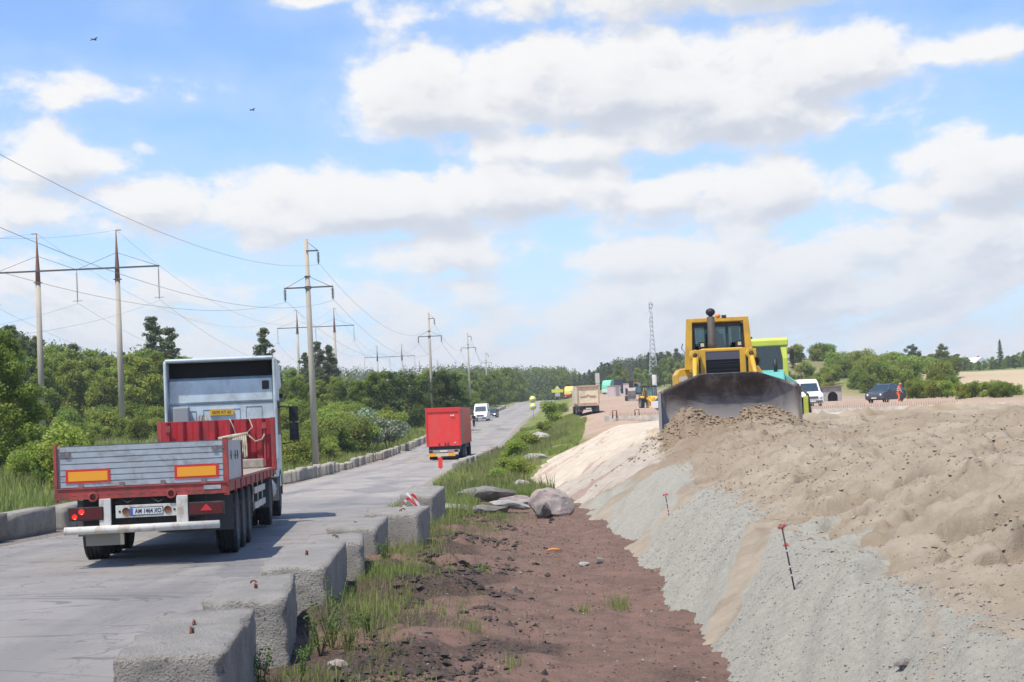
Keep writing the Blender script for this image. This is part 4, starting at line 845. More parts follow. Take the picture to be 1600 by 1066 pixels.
# ---------------------------------------------------------------- people
SKIN = mat('skin', (.42, .26, .19), .6)
def figure(name, loc, rz, label, top, legs, hair, joints, seated=False, hat=None, vest=None, hip=None, head_r=1.0):
    """joints: dict with pelvis, chest, neck, head, l/r shoulder elbow hand, hip knee foot"""
    j = joints; o = empty(name, loc, (0, 0, rz), label, 'person')
    def skin(nm, verts, edges, radii, m_, root=0):
        me = bpy.data.meshes.new(nm); me.from_pydata(verts, edges, []); me.materials.append(m_)
        ob = bpy.data.objects.new(nm, me); C.objects.link(ob); ob.parent = o
        sm = ob.modifiers.new('skin', 'SKIN'); sm.use_smooth_shade = True
        for v_, r_ in zip(me.skin_vertices[0].data, radii): v_.radius = r_ if hasattr(r_, '__len__') else (r_, r_)
        me.skin_vertices[0].data[root].use_root = True
        ss = ob.modifiers.new('sub', 'SUBSURF'); ss.levels = 1; ss.render_levels = 2; return ob
    names = ['pelvis', 'belly', 'chest', 'neck', 'chin', 'head', 'ls', 'le', 'lh', 'rs', 're', 'rh', 'lp', 'lk', 'la', 'lt', 'rp', 'rk', 'ra', 'rt']
    vs = [j[n_] for n_ in names]; ix = {n_: i for i, n_ in enumerate(names)}
    ed = [('pelvis', 'belly'), ('belly', 'chest'), ('chest', 'neck'), ('neck', 'chin'), ('chin', 'head'), ('chest', 'ls'), ('ls', 'le'), ('le', 'lh'), ('chest', 'rs'), ('rs', 're'), ('re', 'rh'),
          ('pelvis', 'lp'), ('lp', 'lk'), ('lk', 'la'), ('la', 'lt'), ('pelvis', 'rp'), ('rp', 'rk'), ('rk', 'ra'), ('ra', 'rt')]
    rad = dict(pelvis=(.16, .12), belly=(.15, .11), chest=(.17, .12), neck=.06, chin=.085, head=.095, ls=.07, le=.05, lh=.04, rs=.07, re=.05, rh=.04, lp=.09, lk=.065, la=.045, lt=.04, rp=.09, rk=.065, ra=.045, rt=.04)
    skin('body', vs, [(ix[a], ix[b_]) for a, b_ in ed], [rad[n_] for n_ in names], SKIN)
    def grow(nm, keys, edges, k, m_):
        ii = {n_: i for i, n_ in enumerate(keys)}
        skin(nm, [j[n_] for n_ in keys], [(ii[a], ii[b_]) for a, b_ in edges], [tuple(x + k for x in rad[n_]) if hasattr(rad[n_], '__len__') else rad[n_] + k for n_ in keys], m_)
    grow('jacket', ['pelvis', 'belly', 'chest', 'ls', 'le', 'rs', 're'], [('pelvis', 'belly'), ('belly', 'chest'), ('chest', 'ls'), ('ls', 'le'), ('chest', 'rs'), ('rs', 're')], .022, top)
    grow('trousers', ['pelvis', 'lp', 'lk', 'la', 'rp', 'rk', 'ra'], [('pelvis', 'lp'), ('lp', 'lk'), ('lk', 'la'), ('pelvis', 'rp'), ('rp', 'rk'), ('rk', 'ra')], .018, legs)
    h = j['head']
    MB().lathe([(.125, -.01), (.12, .05), (.08, .10), (.001, .12)], (h[0], h[1], h[2]), 'z', 14).build('hair' if hat is None else 'helmet', hair if hat is None else hat, o)
    fc = MB(); fy = h[1] - .10
    fc.loft([[(h[0] - .012, fy, h[2] - .01), (h[0] + .012, fy, h[2] - .01), (h[0] + .018, fy, h[2] - .05), (h[0] - .018, fy, h[2] - .05)], [(h[0] - .003, fy - .012, h[2] - .015), (h[0] + .003, fy - .012, h[2] - .015), (h[0] + .01, fy - .025, h[2] - .045), (h[0] - .01, fy - .025, h[2] - .045)]])
    fc.build('nose', SKIN, o)
    ey = MB()
    for s in (-1, 1): ey.lathe([(.012, 0), (.001, -.008)], (h[0] + s * .035, fy - .002, h[2] - .005), 'y', 8)
    ey.build('eye', M['ink'], o)
    for s, k in ((-1, 'lh'), (1, 'rh')):
        e_ = Vector(j['le' if k == 'lh' else 're']); q_ = Vector(j[k]); d_ = (q_ - e_).normalized(); fm = MB()
        u_ = d_.cross(Vector((0, 1, .3))).normalized()
        for n_, (of, ln) in enumerate(((-.024, .075), (-.008, .088), (.008, .082), (.023, .066))):
            a = q_ + u_ * of + d_ * .02; b1 = a + d_ * ln * .6 + Vector((0, -.008, 0)); c1 = b1 + d_ * ln * .4 + Vector((0, -.018, 0)); fm.tube([a, b1, c1], [.010, .009, .007], 6)
        a = q_ - u_ * s * .03; fm.tube([a, a + d_ * .03 - u_ * s * .02, a + d_ * .06 - u_ * s * .022], [.011, .010, .008], 6)
        fm.build('fingers', SKIN, o)
    if vest:
        vv = MB(); c_ = j['chest']; p_ = j['pelvis']
        for z in (.25, .55): vv.lathe([(.205, -.025), (.21, 0), (.205, .025)], (0, (c_[1] + p_[1]) / 2, p_[2] + (c_[2] - p_[2]) * z * 1.3), 'z', 16)
        vv.build('reflective_band', vest, o)
    return o
def stand(stride=.0, lean=0., arm=.1, bend=0.):
    return dict(pelvis=(0, 0, .95), belly=(0, -.02 - bend * .3, 1.12), chest=(0, -.04 - bend, 1.36 - bend * .3), neck=(0, -.05 - bend * 1.2, 1.50 - bend * .4), chin=(0, -.08 - bend * 1.35, 1.58 - bend * .5), head=(0, -.07 - bend * 1.4, 1.66 - bend * .5),
        ls=(-.19, -.03 - bend, 1.42 - bend * .3), le=(-.25, -.0 - arm - bend, 1.14), lh=(-.24, -.08 - arm * 2 - bend, .90), rs=(.19, -.03 - bend, 1.42 - bend * .3), re=(.25, .02 + arm - bend, 1.14), rh=(.24, -.02 + arm - bend, .88),
        lp=(-.09, 0, .88), lk=(-.10, -.04 - stride * .5, .50), la=(-.10, -stride * .8 + .02, .09), lt=(-.10, -stride * .8 - .13, .04), rp=(.09, 0, .88), rk=(.10, -.02 + stride * .3, .50), ra=(.10, stride + .04, .10), rt=(.10, stride - .10, .04))
dkc = mat('dark_cloth', (.02, .02, .025), .9); jean = mat('dark_trousers', (.02, .022, .03), .9)
px_, D_ = 740.5, 205
figure('person', (LX(px_, D_, 668), D_, float(zr(D_)) + .04), R(20), 'person in dark clothes walking on the road beside the red box trailer', dkc, jean, mat('dark_hair', (.02, .015, .012), .9), stand(.22))
px_, D_ = 1404, 148
orr = mat('worker_orange', (.80, .16, .06), .8, var=.1)
figure('person', (LX(px_, D_), D_, TOP(LX(px_, D_), D_)), R(50), 'road worker in orange overalls bending beside the dark grey car', orr, orr, None, stand(.1, 0, .15, .10), hat=mat('cap_orange', (.85, .18, .04), .6), vest=mat('band_silver', (.7, .7, .65), .4))
px_, D_ = 893, 430
lime = mat('vest_lime', (.55, .85, .12), .7)
figure('person', (LX(px_, D_), D_, TOP(LX(px_, D_), D_) + .3), R(10), 'worker in a lime safety vest standing in front of the orange topped lorry', lime, dkc, mat('dark_hair', (.02, .015, .012), .9), stand(.05), vest=mat('band_silver', (.7, .7, .65), .4))
def operator(name, parent_loc, rz, label):
    o = figure(name, parent_loc, rz, label, dkc, jean, mat('dark_hair', (.02, .015, .012), .9),
        dict(pelvis=(0, 0, .45), belly=(0, .02, .62), chest=(0, .02, .86), neck=(0, 0, 1.0), chin=(0, -.02, 1.07), head=(0, -.01, 1.15), ls=(-.19, .01, .92), le=(-.24, -.1, .68), lh=(-.22, -.34, .66), rs=(.19, .01, .92), re=(.24, -.1, .68), rh=(.22, -.34, .66),
             lp=(-.1, -.05, .44), lk=(-.12, -.45, .48), la=(-.12, -.5, .12), lt=(-.12, -.62, .07), rp=(.1, -.05, .44), rk=(.12, -.45, .48), ra=(.12, -.5, .12), rt=(.12, -.62, .07)))
    return o
BDM = Matrix.Translation(BD.location) @ BD.rotation_euler.to_matrix().to_4x4()
p_ = BDM @ Vector((0, 3.35, 1.70)); operator('person', p_, R(-1.5), 'dark clothed driver seated behind the windscreen of the yellow bulldozer')
MB().box(-.27, .27, 3.1, 3.6, 2.14, 2.24).build('seat', cab_blk, BD); MB().box(-.27, .27, 3.58, 3.68, 2.2, 2.85).build('seat_back', cab_blk, BD)

# ---------------------------------------------------------------- teal and lime machine behind
TEAL = mat('machine_teal', (.12, .42, .38), .5, var=.06, dirt=(.3, .35, .3), damt=.25); LIME = mat('machine_lime', (.50, .56, .08), .5, var=.05)
tz = 1.30
TM = empty('crawler_dozer', (LX(1179, 53, 640), 51.0, tz), (0, 0, R(-9)), 'teal crawler dozer with a lime cab half hidden behind the yellow bulldozer', 'bulldozer')
b2 = blade(TM, 2.9, 1.15, M['black'], y=-.2)
ec = MB(); ec.loft([[(1.35, -.38, .0), (1.55, -.38, .0), (1.55, .1, .0), (1.47, .1, 0)], [(1.47, -.42, .5), (1.55, -.42, .5), (1.55, .2, .5), (1.47, .2, .5)], [(1.40, -.30, 1.0), (1.50, -.30, 1.0), (1.50, .2, 1.0), (1.40, .2, 1.0)], [(1.20, -.1, 1.22), (1.30, -.1, 1.22), (1.30, .2, 1.22), (1.20, .2, 1.22)]], smooth=False)
eo_ = ec.build('end_plate', M['black'], b2); MB().box(1.30, 1.46, -.45, -.2, .22, .95).build('lime_marking', LIME, b2, bevel=.02)
for s in (-1, 1): track(TM, s * .85, 1.2, 4.0, .40, .5)
bn_ = MB(); bn_.prism([(.9, .9), (.9, 1.55), (1.6, 1.80), (2.9, 1.95), (4.4, 1.95), (4.4, .9)], -.75, .75, 'x'); bno = bn_.build('bonnet', TEAL, TM, bevel=.06)
for s in (-1, 1): MB().prism([(s * .75, .9), (s * 1.15, .95), (s * 1.15, 1.45), (s * .75, 1.75)], 1.6, 4.2, 'y').build('fender', TEAL, TM, bevel=.04)
cc = MB()
for s in (-1, 1): cc.loft([[(s * x_ - w_, 2.4 + yo, z), (s * x_ + w_, 2.4 + yo, z), (s * x_ + w_, 2.62 + yo, z), (s * x_ - w_, 2.62 + yo, z)] for x_, w_, yo, z in ((.80, .09, 0, 1.6), (.80, .09, 0, 2.3), (.74, .12, .12, 2.85))], smooth=False)
for s in (-1, 1): cc.box(s * .78 - .07, s * .78 + .07, 3.9, 4.1, 1.7, 2.85)
cc.prism([(2.45, 2.74), (2.45, 2.95), (2.6, 3.02), (4.1, 3.02), (4.2, 2.9), (4.2, 2.74)], -.90, .92, 'x'); cco = cc.build('cab', LIME, TM, bevel=.03)
MB().box(-.70, .70, 2.50, 2.52, 1.6, 2.74).build('windscreen', gmat, cco); MB().box(-.72, .72, 2.55, 3.95, 1.55, 1.95).build('cab_base', cab_blk, cco)
MB().box(-.72, .72, 3.95, 4.0, 1.9, 2.74).build('rear_window', mat('dim_glass', (.035, .07, .075), .2), cco)
for s in (-1, 1): MB().box(s * .78 - .01, s * .78 + .01, 2.6, 3.9, 1.9, 2.74).build('side_window', gmat, cco)
MB().box(.96, 1.10, 2.35, 2.42, 2.1, 2.62).build('side_mirror', M['black'], cco, bevel=.02)
MB().tube([(.80, 2.5, 2.5), (1.0, 2.4, 2.5)], .015, 6).build('mirror_arm', M['black'], cco)
ex = MB().tube([(.45, 1.9, 1.75), (.45, 1.9, 2.25)], .07, 12); ex.build('exhaust_stack', M['black'], bno)
MB().tube([(-.5, 2.8, 3.05), (-.3, 2.8, 3.05)], .06, 8).build('roof_lamp', M['black'], cco)
TMM = Matrix.Translation(TM.location) @ TM.rotation_euler.to_matrix().to_4x4()
operator('person', TMM @ Vector((-.1, 3.3, 1.25)), R(-9), 'driver in dark clothes seated inside the lime cab of the teal dozer')
MB().box(-.37, .17, 3.05, 3.5, 1.60, 1.70).build('seat', cab_blk, TM)

TM.scale = (.93, .93, .93)
# ---------------------------------------------------------------- excavator and backhoe loader far off
D_ = 262; x_ = LX(990, D_, 627)
EX = empty('excavator', (x_, D_, TOP(x_, D_) + .02), (0, 0, R(-6)), 'dark excavator with raised black arm and grey bucket behind the rebar row', 'excavator')
for s in (-1, 1): track(EX, s * 1.1, 1.0, 4.0, .42, .55)
MB().box(-1.3, 1.3, 1.2, 4.6, 1.0, 2.1).build('upper_body', mat('machine_dark', (.05, .055, .06), .5), EX, bevel=.08)
cbx = MB(); cbx.prism([(1.0, 1.0), (1.0, 2.2), (1.3, 2.85), (2.7, 2.85), (2.7, 1.0)], .15, 1.25, 'x'); cbo_ = cbx.build('cab', mat('machine_dark', (.05, .055, .06), .5), EX, bevel=.05)
MB().box(.25, 1.15, .96, 1.01, 1.3, 2.3).build('windscreen', mat('pale_glass', (.22, .36, .36), .15), cbo_)
am = MB(); am.prism([(1.8, 1.6), (1.2, 3.2), (.3, 5.2), (-.1, 5.4), (-.3, 5.1), (.3, 3.0), (.9, 1.6)], -.55, .05, 'x'); amo = am.build('boom', M['black'], EX)
ar = MB(); ar.prism([(-.4, 5.6), (.0, 5.5), (-.6, 2.6), (-.9, 1.9), (-1.1, 2.0), (-1.1, 3.2)], -.60, .10, 'x'); aro = ar.build('stick', M['black'], EX)
bk = MB(); pr = [(-1.5, .35), (-1.55, .9), (-1.45, 1.6), (-1.1, 2.1), (-.7, 2.1), (-.4, 1.6), (-.35, .9), (-.5, .3), (-.8, .25), (-.55, .95), (-.85, 1.6), (-1.2, 1.5), (-1.38, .9)]
bk.prism(pr, -.85, .45, 'x'); bk.box(-.85, -.80, -1.5, -.4, .4, 1.9); bk.box(.40, .45, -1.5, -.4, .4, 1.9); bko = bk.build('bucket', mat('bucket_grey', (.16, .14, .13), .5, .3, var=.2), EX)
tt = MB()
for k in range(5): tt.box(-.82 + k * .29, -.70 + k * .29, -1.56, -1.42, .10, .38)
tt.build('tooth', M['alu'], bko)
D_ = 215; x_ = LX(1026, D_, 636)
LD = empty('backhoe_loader', (x_, D_, TOP(x_, D_) + .02), (0, 0, R(12)), 'yellow backhoe loader with a black canopy cab and big grey tyre', 'loader')
MB().prism([(.6, .7), (.6, 1.3), (1.0, 1.65), (2.6, 1.7), (2.6, .7)], -.45, .45, 'x').build('bonnet', YEL, LD, bevel=.04)
cbk = MB(); cbk.box(-.8, .8, 2.4, 4.2, .8, 1.6)
for s in (-1, 1):
    for y in (2.45, 3.3, 4.15): cbk.box(s * .78 - .05, s * .78 + .05, y - .05, y + .05, 1.6, 2.85)
cbk.box(-.95, .95, 2.2, 4.4, 2.85, 3.0); cbk.prism([(2.2, 3.0), (2.6, 3.12), (4.0, 3.12), (4.4, 3.0)], -.8, .8, 'x'); cbko = cbk.build('cab', M['black'], LD)
MB().box(-.74, .74, 2.42, 2.44, 1.6, 2.85).build('windscreen', gmat, cbko)
wl = wheel_proto('loader_wheel', .78, .45); ws = wheel_proto('loader_front_wheel', .5, .35)
for s in (-1, 1): put_wheel(LD, wl, s * .95, 3.6, .78, s < 0); put_wheel(LD, ws, s * .85, 1.0, .5, s < 0)
la = MB()
for s in (-1, 1): la.prism([(2.2, 1.5), (1.2, 1.45), (.1, .9), (-.3, .5), (-.3, .3), (.1, .6), (1.2, 1.15), (2.2, 1.3)], s * .62 - .08, s * .62 + .08, 'x'); la.box(s * .3 - .08, s * .3 + .08, -.2, .9, .9, 1.5)
la.build('loader_arm', YEL, LD)
lb = MB(); lb.prism([(-.35, .95), (-.15, .9), (-.1, .3), (-.4, .05), (-1.0, .0), (-.95, .08), (-.4, .15), (-.25, .4)], -1.15, 1.15, 'x'); lb.build('front_bucket', mat('bucket_yellow', (.60, .33, .05), .6, dirt=(.25, .15, .08), damt=.6), LD)
for s in (-1, 1): MB().prism([(2.7, 1.55), (3.6, 1.75), (4.4, 1.4), (4.4, 1.3), (3.6, 1.62), (2.7, 1.42)], s * .95 - .25, s * .95 + .25, 'x').build('fender', YEL, LD)
MB().prism([(4.3, 1.0), (4.6, 2.6), (5.1, 2.8), (5.3, 1.2), (5.1, 1.2), (4.9, 2.5), (4.7, 2.4), (4.5, 1.0)], -.18, .18, 'x').build('rear_arm', YEL, LD)
# ---------------------------------------------------------------- concrete blocks
def conc(name, base, dark, rough_bump, chips=.5):
    m = bpy.data.materials.new(name); m.use_nodes = True; t = NT(m.node_tree); t.n.clear()
    v = t.node('ShaderNodeTexCoord').outputs['Object']; oi = t.node('ShaderNodeObjectInfo').outputs['Random']
    vv = t.node('ShaderNodeVectorMath', operation='ADD'); t.put(vv.inputs[0], v); t.put(vv.inputs[1], t.comb(t.math('MULTIPLY', oi, 50), 0, 0)); v = vv.outputs[0]
    a = t.noise(v, 2.2, 7, .65, .3); b1 = t.noise(v, 30, 6, .7); c1 = t.noise(v, 130, 3, .7)
    st = t.noise(t.scale(v, (5, 5, .6)), 1, 4, .6)
    c = t.mix(t.smooth(a, .3, .7), base, tuple(x * .66 for x in base)); pit = t.noise(v, 60, 4, .6); c = t.mix(t.math('MULTIPLY', t.smooth(pit, .58, .66), chips), c, tuple(x * .35 for x in base)); c = t.mix(t.math('MULTIPLY', t.smooth(st, .52, .72), .35), c, (.44, .40, .35))
    c = t.mix(t.math('MULTIPLY', t.smooth(b1, .54, .68), chips), c, dark); c = t.mix(t.math('MULTIPLY', t.smooth(c1, .55, .7), .4), c, tuple(min(1, x * 1.35) for x in base))
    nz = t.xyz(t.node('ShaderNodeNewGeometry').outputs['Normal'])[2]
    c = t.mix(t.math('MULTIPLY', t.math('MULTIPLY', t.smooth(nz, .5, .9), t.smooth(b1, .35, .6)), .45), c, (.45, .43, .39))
    b = t.node('ShaderNodeBsdfPrincipled'); t.put(b.inputs['Base Color'], c); b.inputs['Roughness'].default_value = .92; b.inputs['Specular IOR Level'].default_value = .2
    bn = t.node('ShaderNodeBump'); bn.inputs['Strength'].default_value = rough_bump; bn.inputs['Distance'].default_value = .035
    t.put(bn.inputs['Height'], t.math('ADD', b1, t.math('MULTIPLY', pit, .8))); t.l.new(bn.outputs[0], b.inputs['Normal'])
    t.l.new(b.outputs[0], t.node('ShaderNodeOutputMaterial').inputs[0]); return m
CONC = conc('weathered_concrete', (.54, .495, .42), (.13, .12, .105), 1.0, .75)
CONC2 = conc('pale_old_concrete', (.36, .33, .28), (.20, .18, .15), .5)
def rough_box(lx, ly, lz, seed, amp=.02, res=.05, round_=.016):
    r_ = np.random.default_rng(seed); nx, ny, nz = [max(2, int(l / res)) for l in (lx, ly, lz)]
    bm = bmesh.new(); bmesh.ops.create_cube(bm, size=1)
    bmesh.ops.subdivide_edges(bm, edges=bm.edges, cuts=max(3, int(max(lx, lz) / res)), use_grid_fill=True)
    for v in bm.verts:
        p = np.array([v.co.x * lx, v.co.y * ly, v.co.z * lz]); h = np.array([lx, ly, lz]) / 2
        q = np.abs(p) - (h - round_); k = np.maximum(q, 0); L = np.linalg.norm(k)
        if L > round_: k = k / L * round_; p = np.sign(p) * (np.minimum(np.abs(p), h - round_) + k)
        n = p / h; ed = (np.sort(np.abs(n))[1]) ** 6
        a = float(fbm(p[0] + seed * 3.1 + p[2], p[1] + p[2] * 1.7, .30, 4, seed)); b2 = float(fbm(p[0] * 1.3 - p[2], p[1] * .9 + p[2] + seed, .12, 3, seed + 9))
        d = amp * (a * .35 + b2 * .35) - amp * 2.6 * ed * max(0, b2 + .1)
        nn = n / (np.linalg.norm(n) + 1e-6); p = p + nn * d
        v.co = Vector(p)
    me = bpy.data.meshes.new('rough'); bm.to_mesh(me); bm.free(); me.polygons.foreach_set('use_smooth', [True] * len(me.polygons)); me.materials.append(CONC)
    return me
def block(x, y, z, L, W_, H_, rz, seed, label, loops=2, tilt=0, amp=.022, res=.04, straight=True):
    me = rough_box(W_, L, H_, seed, amp, res)
    o = bpy.data.objects.new('concrete_block', me); C.objects.link(o); o.location = (x, y, z + H_ / 2 - .02); o.rotation_euler = (R(tilt), R(tilt * .5), R(rz))
    tag(o, label, 'concrete block', 'large concrete blocks along the near road edge')
    r_ = random.Random(seed)
    for k in range(loops):
        yy = (-.18 if k == 0 else .22) * L * .5 + r_.uniform(-.1, .1); xx = r_.uniform(-.04, .08) * W_; m = MB(); a = r_.uniform(0, 3); hh = r_.uniform(.035, .07)
        if straight and r_.random() < .6: m.tube([(xx, yy, H_ / 2 - .04), (xx + .008, yy, H_ / 2 + hh)], .008, 6); m.tube([(xx + .02, yy + .02, H_ / 2 - .04), (xx + .022, yy + .012, H_ / 2 + hh * .8)], .009, 6)
        else: m.tube([(xx + math.cos(a) * .05 * math.cos(u), yy + math.sin(a) * .05 * math.cos(u), H_ / 2 - .03 + hh * math.sin(u)) for u in np.linspace(0, math.pi, 9)], .009, 6)
        m.build('lifting_loop', M['rustm'], o)
    return o
# right edge line of each block seen in the photo: (right x, centre y, length, width, height, angle)
def bx_(pxf, pyf, Df): return LX(pxf, Df, pyf)
BL = [ (bx_(385, 980, 11.9) - .37, 11.75, 2.3, .72, .64, 4, 0, 'nearest rough concrete block, cut off by the bottom edge of the photo'),
       (bx_(460, 905, 15.3) - .37, 15.2, 2.6, .72, .62, 4, 0, 'chipped concrete block, second from the bottom of the roadside row'),
       (bx_(530, 860, 18.8) - .36, 18.6, 2.75, .72, .62, 3, 0, 'third concrete block of the roadside row with leafy weeds against it'),
       (bx_(571, 830, 21.9) - .36, 21.5, 2.4, .74, .62, 3, 0, 'fourth concrete block of the roadside row, behind the one with weeds'),
       (bx_(598, 810, 24.3) - .36, 24.2, 2.0, .74, .62, 2, 0, 'fifth concrete block of the roadside row, left of the upright smooth one'),
       (bx_(657, 810, 25.6) - .34, 26.1, 1.2, .70, .66, -2, 0, 'smooth grey concrete block standing out to the right of the row'),
       (bx_(664, 790, 28.0) - .50, 28.4, 1.5, .95, .62, -4, 0, 'darker concrete block right behind the smooth one'),
       (bx_(652, 775, 31.2) - .55, 31.2, 1.3, .80, .50, 6, 0, 'small low concrete block hung with red and white tape'),
       (bx_(682, 760, 34.0) - .30, 34.2, 1.4, .70, .74, -8, 6, 'tilted dark concrete block at the far end of the big row')]
BLO = []
for i, (x, y, L, W_, H_, rz, ti, lab) in enumerate(BL):
    BLO.append(block(x, y, float(zr(y)) - .01 - [0, .02, 0, .04, .01, 0, .03, 0, 0][i], L, W_, H_, rz + [0, 2, -1.5, 2.5, -2, 0, 0, 0, 0][i], 11 + i, lab, loops=[2, 2, 1, 2, 1, 2, 0, 0, 0][i], tilt=ti + [.6, -.8, 1.0, -1.2, .8, 0, 1, 0, 0][i], amp=.03 if i < 3 else .018, res=.045 if i < 3 else .08, straight=i < 3))
# tape on the small block
tp = MB(); r_ = random.Random(5)
rib_w = []; bx0 = LX(655, 30.6, 770)
def ribbon(pts, w_, nm, par=None):
    m = MB()
    for i in range(len(pts) - 1):
        a, b_ = Vector(pts[i]), Vector(pts[i + 1]); d = (b_ - a).normalized(); s = d.cross(Vector((.2, 1, .1))).normalized() * w_; n_ = d.cross(s).normalized() * .003
        m.add([a - s - n_, a + s - n_, b_ + s - n_, b_ - s - n_, a - s + n_, a + s + n_, b_ + s + n_, b_ - s + n_], [(3, 2, 1, 0), (4, 5, 6, 7), (0, 1, 5, 4), (1, 2, 6, 5), (2, 3, 7, 6), (3, 0, 4, 7)])
    return m
tapem = bpy.data.materials.new('red_white_tape'); tapem.use_nodes = True; t = NT(tapem.node_tree); t.n.clear()
v = t.node('ShaderNodeTexCoord').outputs['Object']; x_, y__, z__ = t.xyz(v)
f_ = t.math('SINE', t.math('MULTIPLY', t.math('ADD', x_, t.math('ADD', z__, t.math('MULTIPLY', y__, .4))), 42))
b = t.node('ShaderNodeBsdfPrincipled'); t.put(b.inputs['Base Color'], t.mix(t.smooth(f_, -.1, .1), (.75, .05, .04), (.8, .8, .78))); b.inputs['Roughness'].default_value = .4
t.l.new(b.outputs[0], t.node('ShaderNodeOutputMaterial').inputs[0])
zt = float(zr(31)) + .5
m1 = ribbon([(bx0 - .3, 30.6, zt + .10), (bx0 - .1, 30.5, zt + .25), (bx0 - .02, 30.5, zt + .05), (bx0 + .02, 30.48, zt - .2), (bx0 + .1, 30.5, zt - .38)], .028, 't')
m2 = ribbon([(bx0 - .22, 30.5, zt + .28), (bx0 - .12, 30.45, zt + .1), (bx0 + .08, 30.42, zt - .1), (bx0 + .16, 30.4, zt - .25), (bx0 + .04, 30.4, zt - .5), (bx0 + .08, 30.4, zt - .62)], .022, 't'); o_ = len(m1.v)
m1.v += m2.v; m1.f += [tuple(i + o_ for i in f) for f in m2.f]; m1.sm += m2.sm
m3 = ribbon([(bx0 - .35, 30.5, zt + .02), (bx0 - .25, 30.5, zt + .05)], .015, 't') if True else ribbon([(bx0 - 1.0, 30.6, zt + .02), (bx0 - .7, 30.5, zt + .09), (bx0 - .4, 30.5, zt + .02)], .03, 't'); o_ = len(m1.v); m1.v += m3.v; m1.f += [tuple(i + o_ for i in f) for f in m3.f]; m1.sm += m3.sm
tag(m1.build('barrier_tape', tapem), 'tangle of red and white barrier tape draped over the small concrete block', 'tape')
# small blocks in rows
sbm_ = [rough_box(.42, 1.05, .62, 50 + k, .02, .14) for k in range(3)]
for m_ in sbm_: m_.materials.clear(); m_.materials.append(CONC2)
def small(x, y, rz, lab, grp, k, sc=(1, 1, 1), z=None, tilt=0):
    o = bpy.data.objects.new('concrete_kerb_block', sbm_[k % 3]); C.objects.link(o); z = Gf(x, y) if z is None else z
    o.location = (x, y, z + .27 * sc[2]); o.rotation_euler = (R(tilt), R(tilt * .6), R(rz)); o.scale = sc; tag(o, lab, 'concrete block', grp)
r_ = random.Random(8)
y = 78.0; k = 0
while y < 182:
    hd_ = math.degrees(math.atan2(Ledge(y + 3) - Ledge(y), 3)); gap = 1.75 if y < 100 else 2.3
    if not (99.5 < y < 102.5 or 141 < y < 143):
        low = 100 < y < 108
        small(float(Ledge(y)) - .45 + r_.uniform(-.1, .1), y, -hd_ + 90 * 0 + r_.uniform(-8, 8), 'low weathered concrete block in the row along the far left edge of the road', 'concrete blocks along the left road edge', k, (r_.uniform(.9, 1.2), r_.uniform(.8, 1.2), .75 if low else r_.uniform(.95, 1.12)), float(zr(y)))
    y += gap; k += 1
for y in (240, 251, 262, 273, 284, 295, 306, 317, 328, 339, 350, 361, 372):
    hd_ = math.degrees(math.atan2(Ledge(y + 3) - Ledge(y), 3))
    small(float(Ledge(y)) - .5, y, -hd_, 'pale far concrete block on the outside of the bend at the crest of the road', 'concrete blocks along the far bend', int(y), (1.4, 4.2, 1.2), float(zr(y)) - .05)
y = 86.5; k = 0
while y < 131:
    small(float(Redge(y)) + .55 + r_.uniform(-.08, .08), y, -2 + r_.uniform(-8, 8), 'upright pale concrete block in the row beside the red box trailer', 'concrete blocks along the right road edge', k, (r_.uniform(.8, 1.1), .75, r_.uniform(.95, 1.15)), float(zr(y)) - .02); y += 2.9; k += 1
for i, (y, L, lab) in enumerate([(32.4, 4.4, 'pale boulder like concrete slab at the left edge of the photo across the road'), (36.6, 3.6, 'long weathered concrete block just left of the truck tailgate across the road'), (41.0, 3.6, 'concrete block across the road half hidden behind the left rear lamp')]):
    me = rough_box(.6, L, .62, 80 + i, .03, .16); o = bpy.data.objects.new('concrete_block', me); C.objects.link(o)
    o.location = (float(Ledge(y)) - .75, y, float(zr(y)) + .26); o.rotation_euler = (0, 0, R(-3 + i * 2)); tag(o, lab, 'concrete block')
# red marker post at the row end
xm = LX(689, 84.5, 745); zm = float(zr(84.5))
mo = empty('marker_post', (xm, 84.5, zm), (0, 0, 0), 'red and white marker post at the near end of the right block row', 'marker post')
MB().box(-.025, .025, -.03, .03, 0, .85).build('post', M['bar'], mo); MB().box(-.11, .11, -.05, -.03, .25, .80).build('panel', mat('panel_red', (.75, .05, .04), .4), mo)

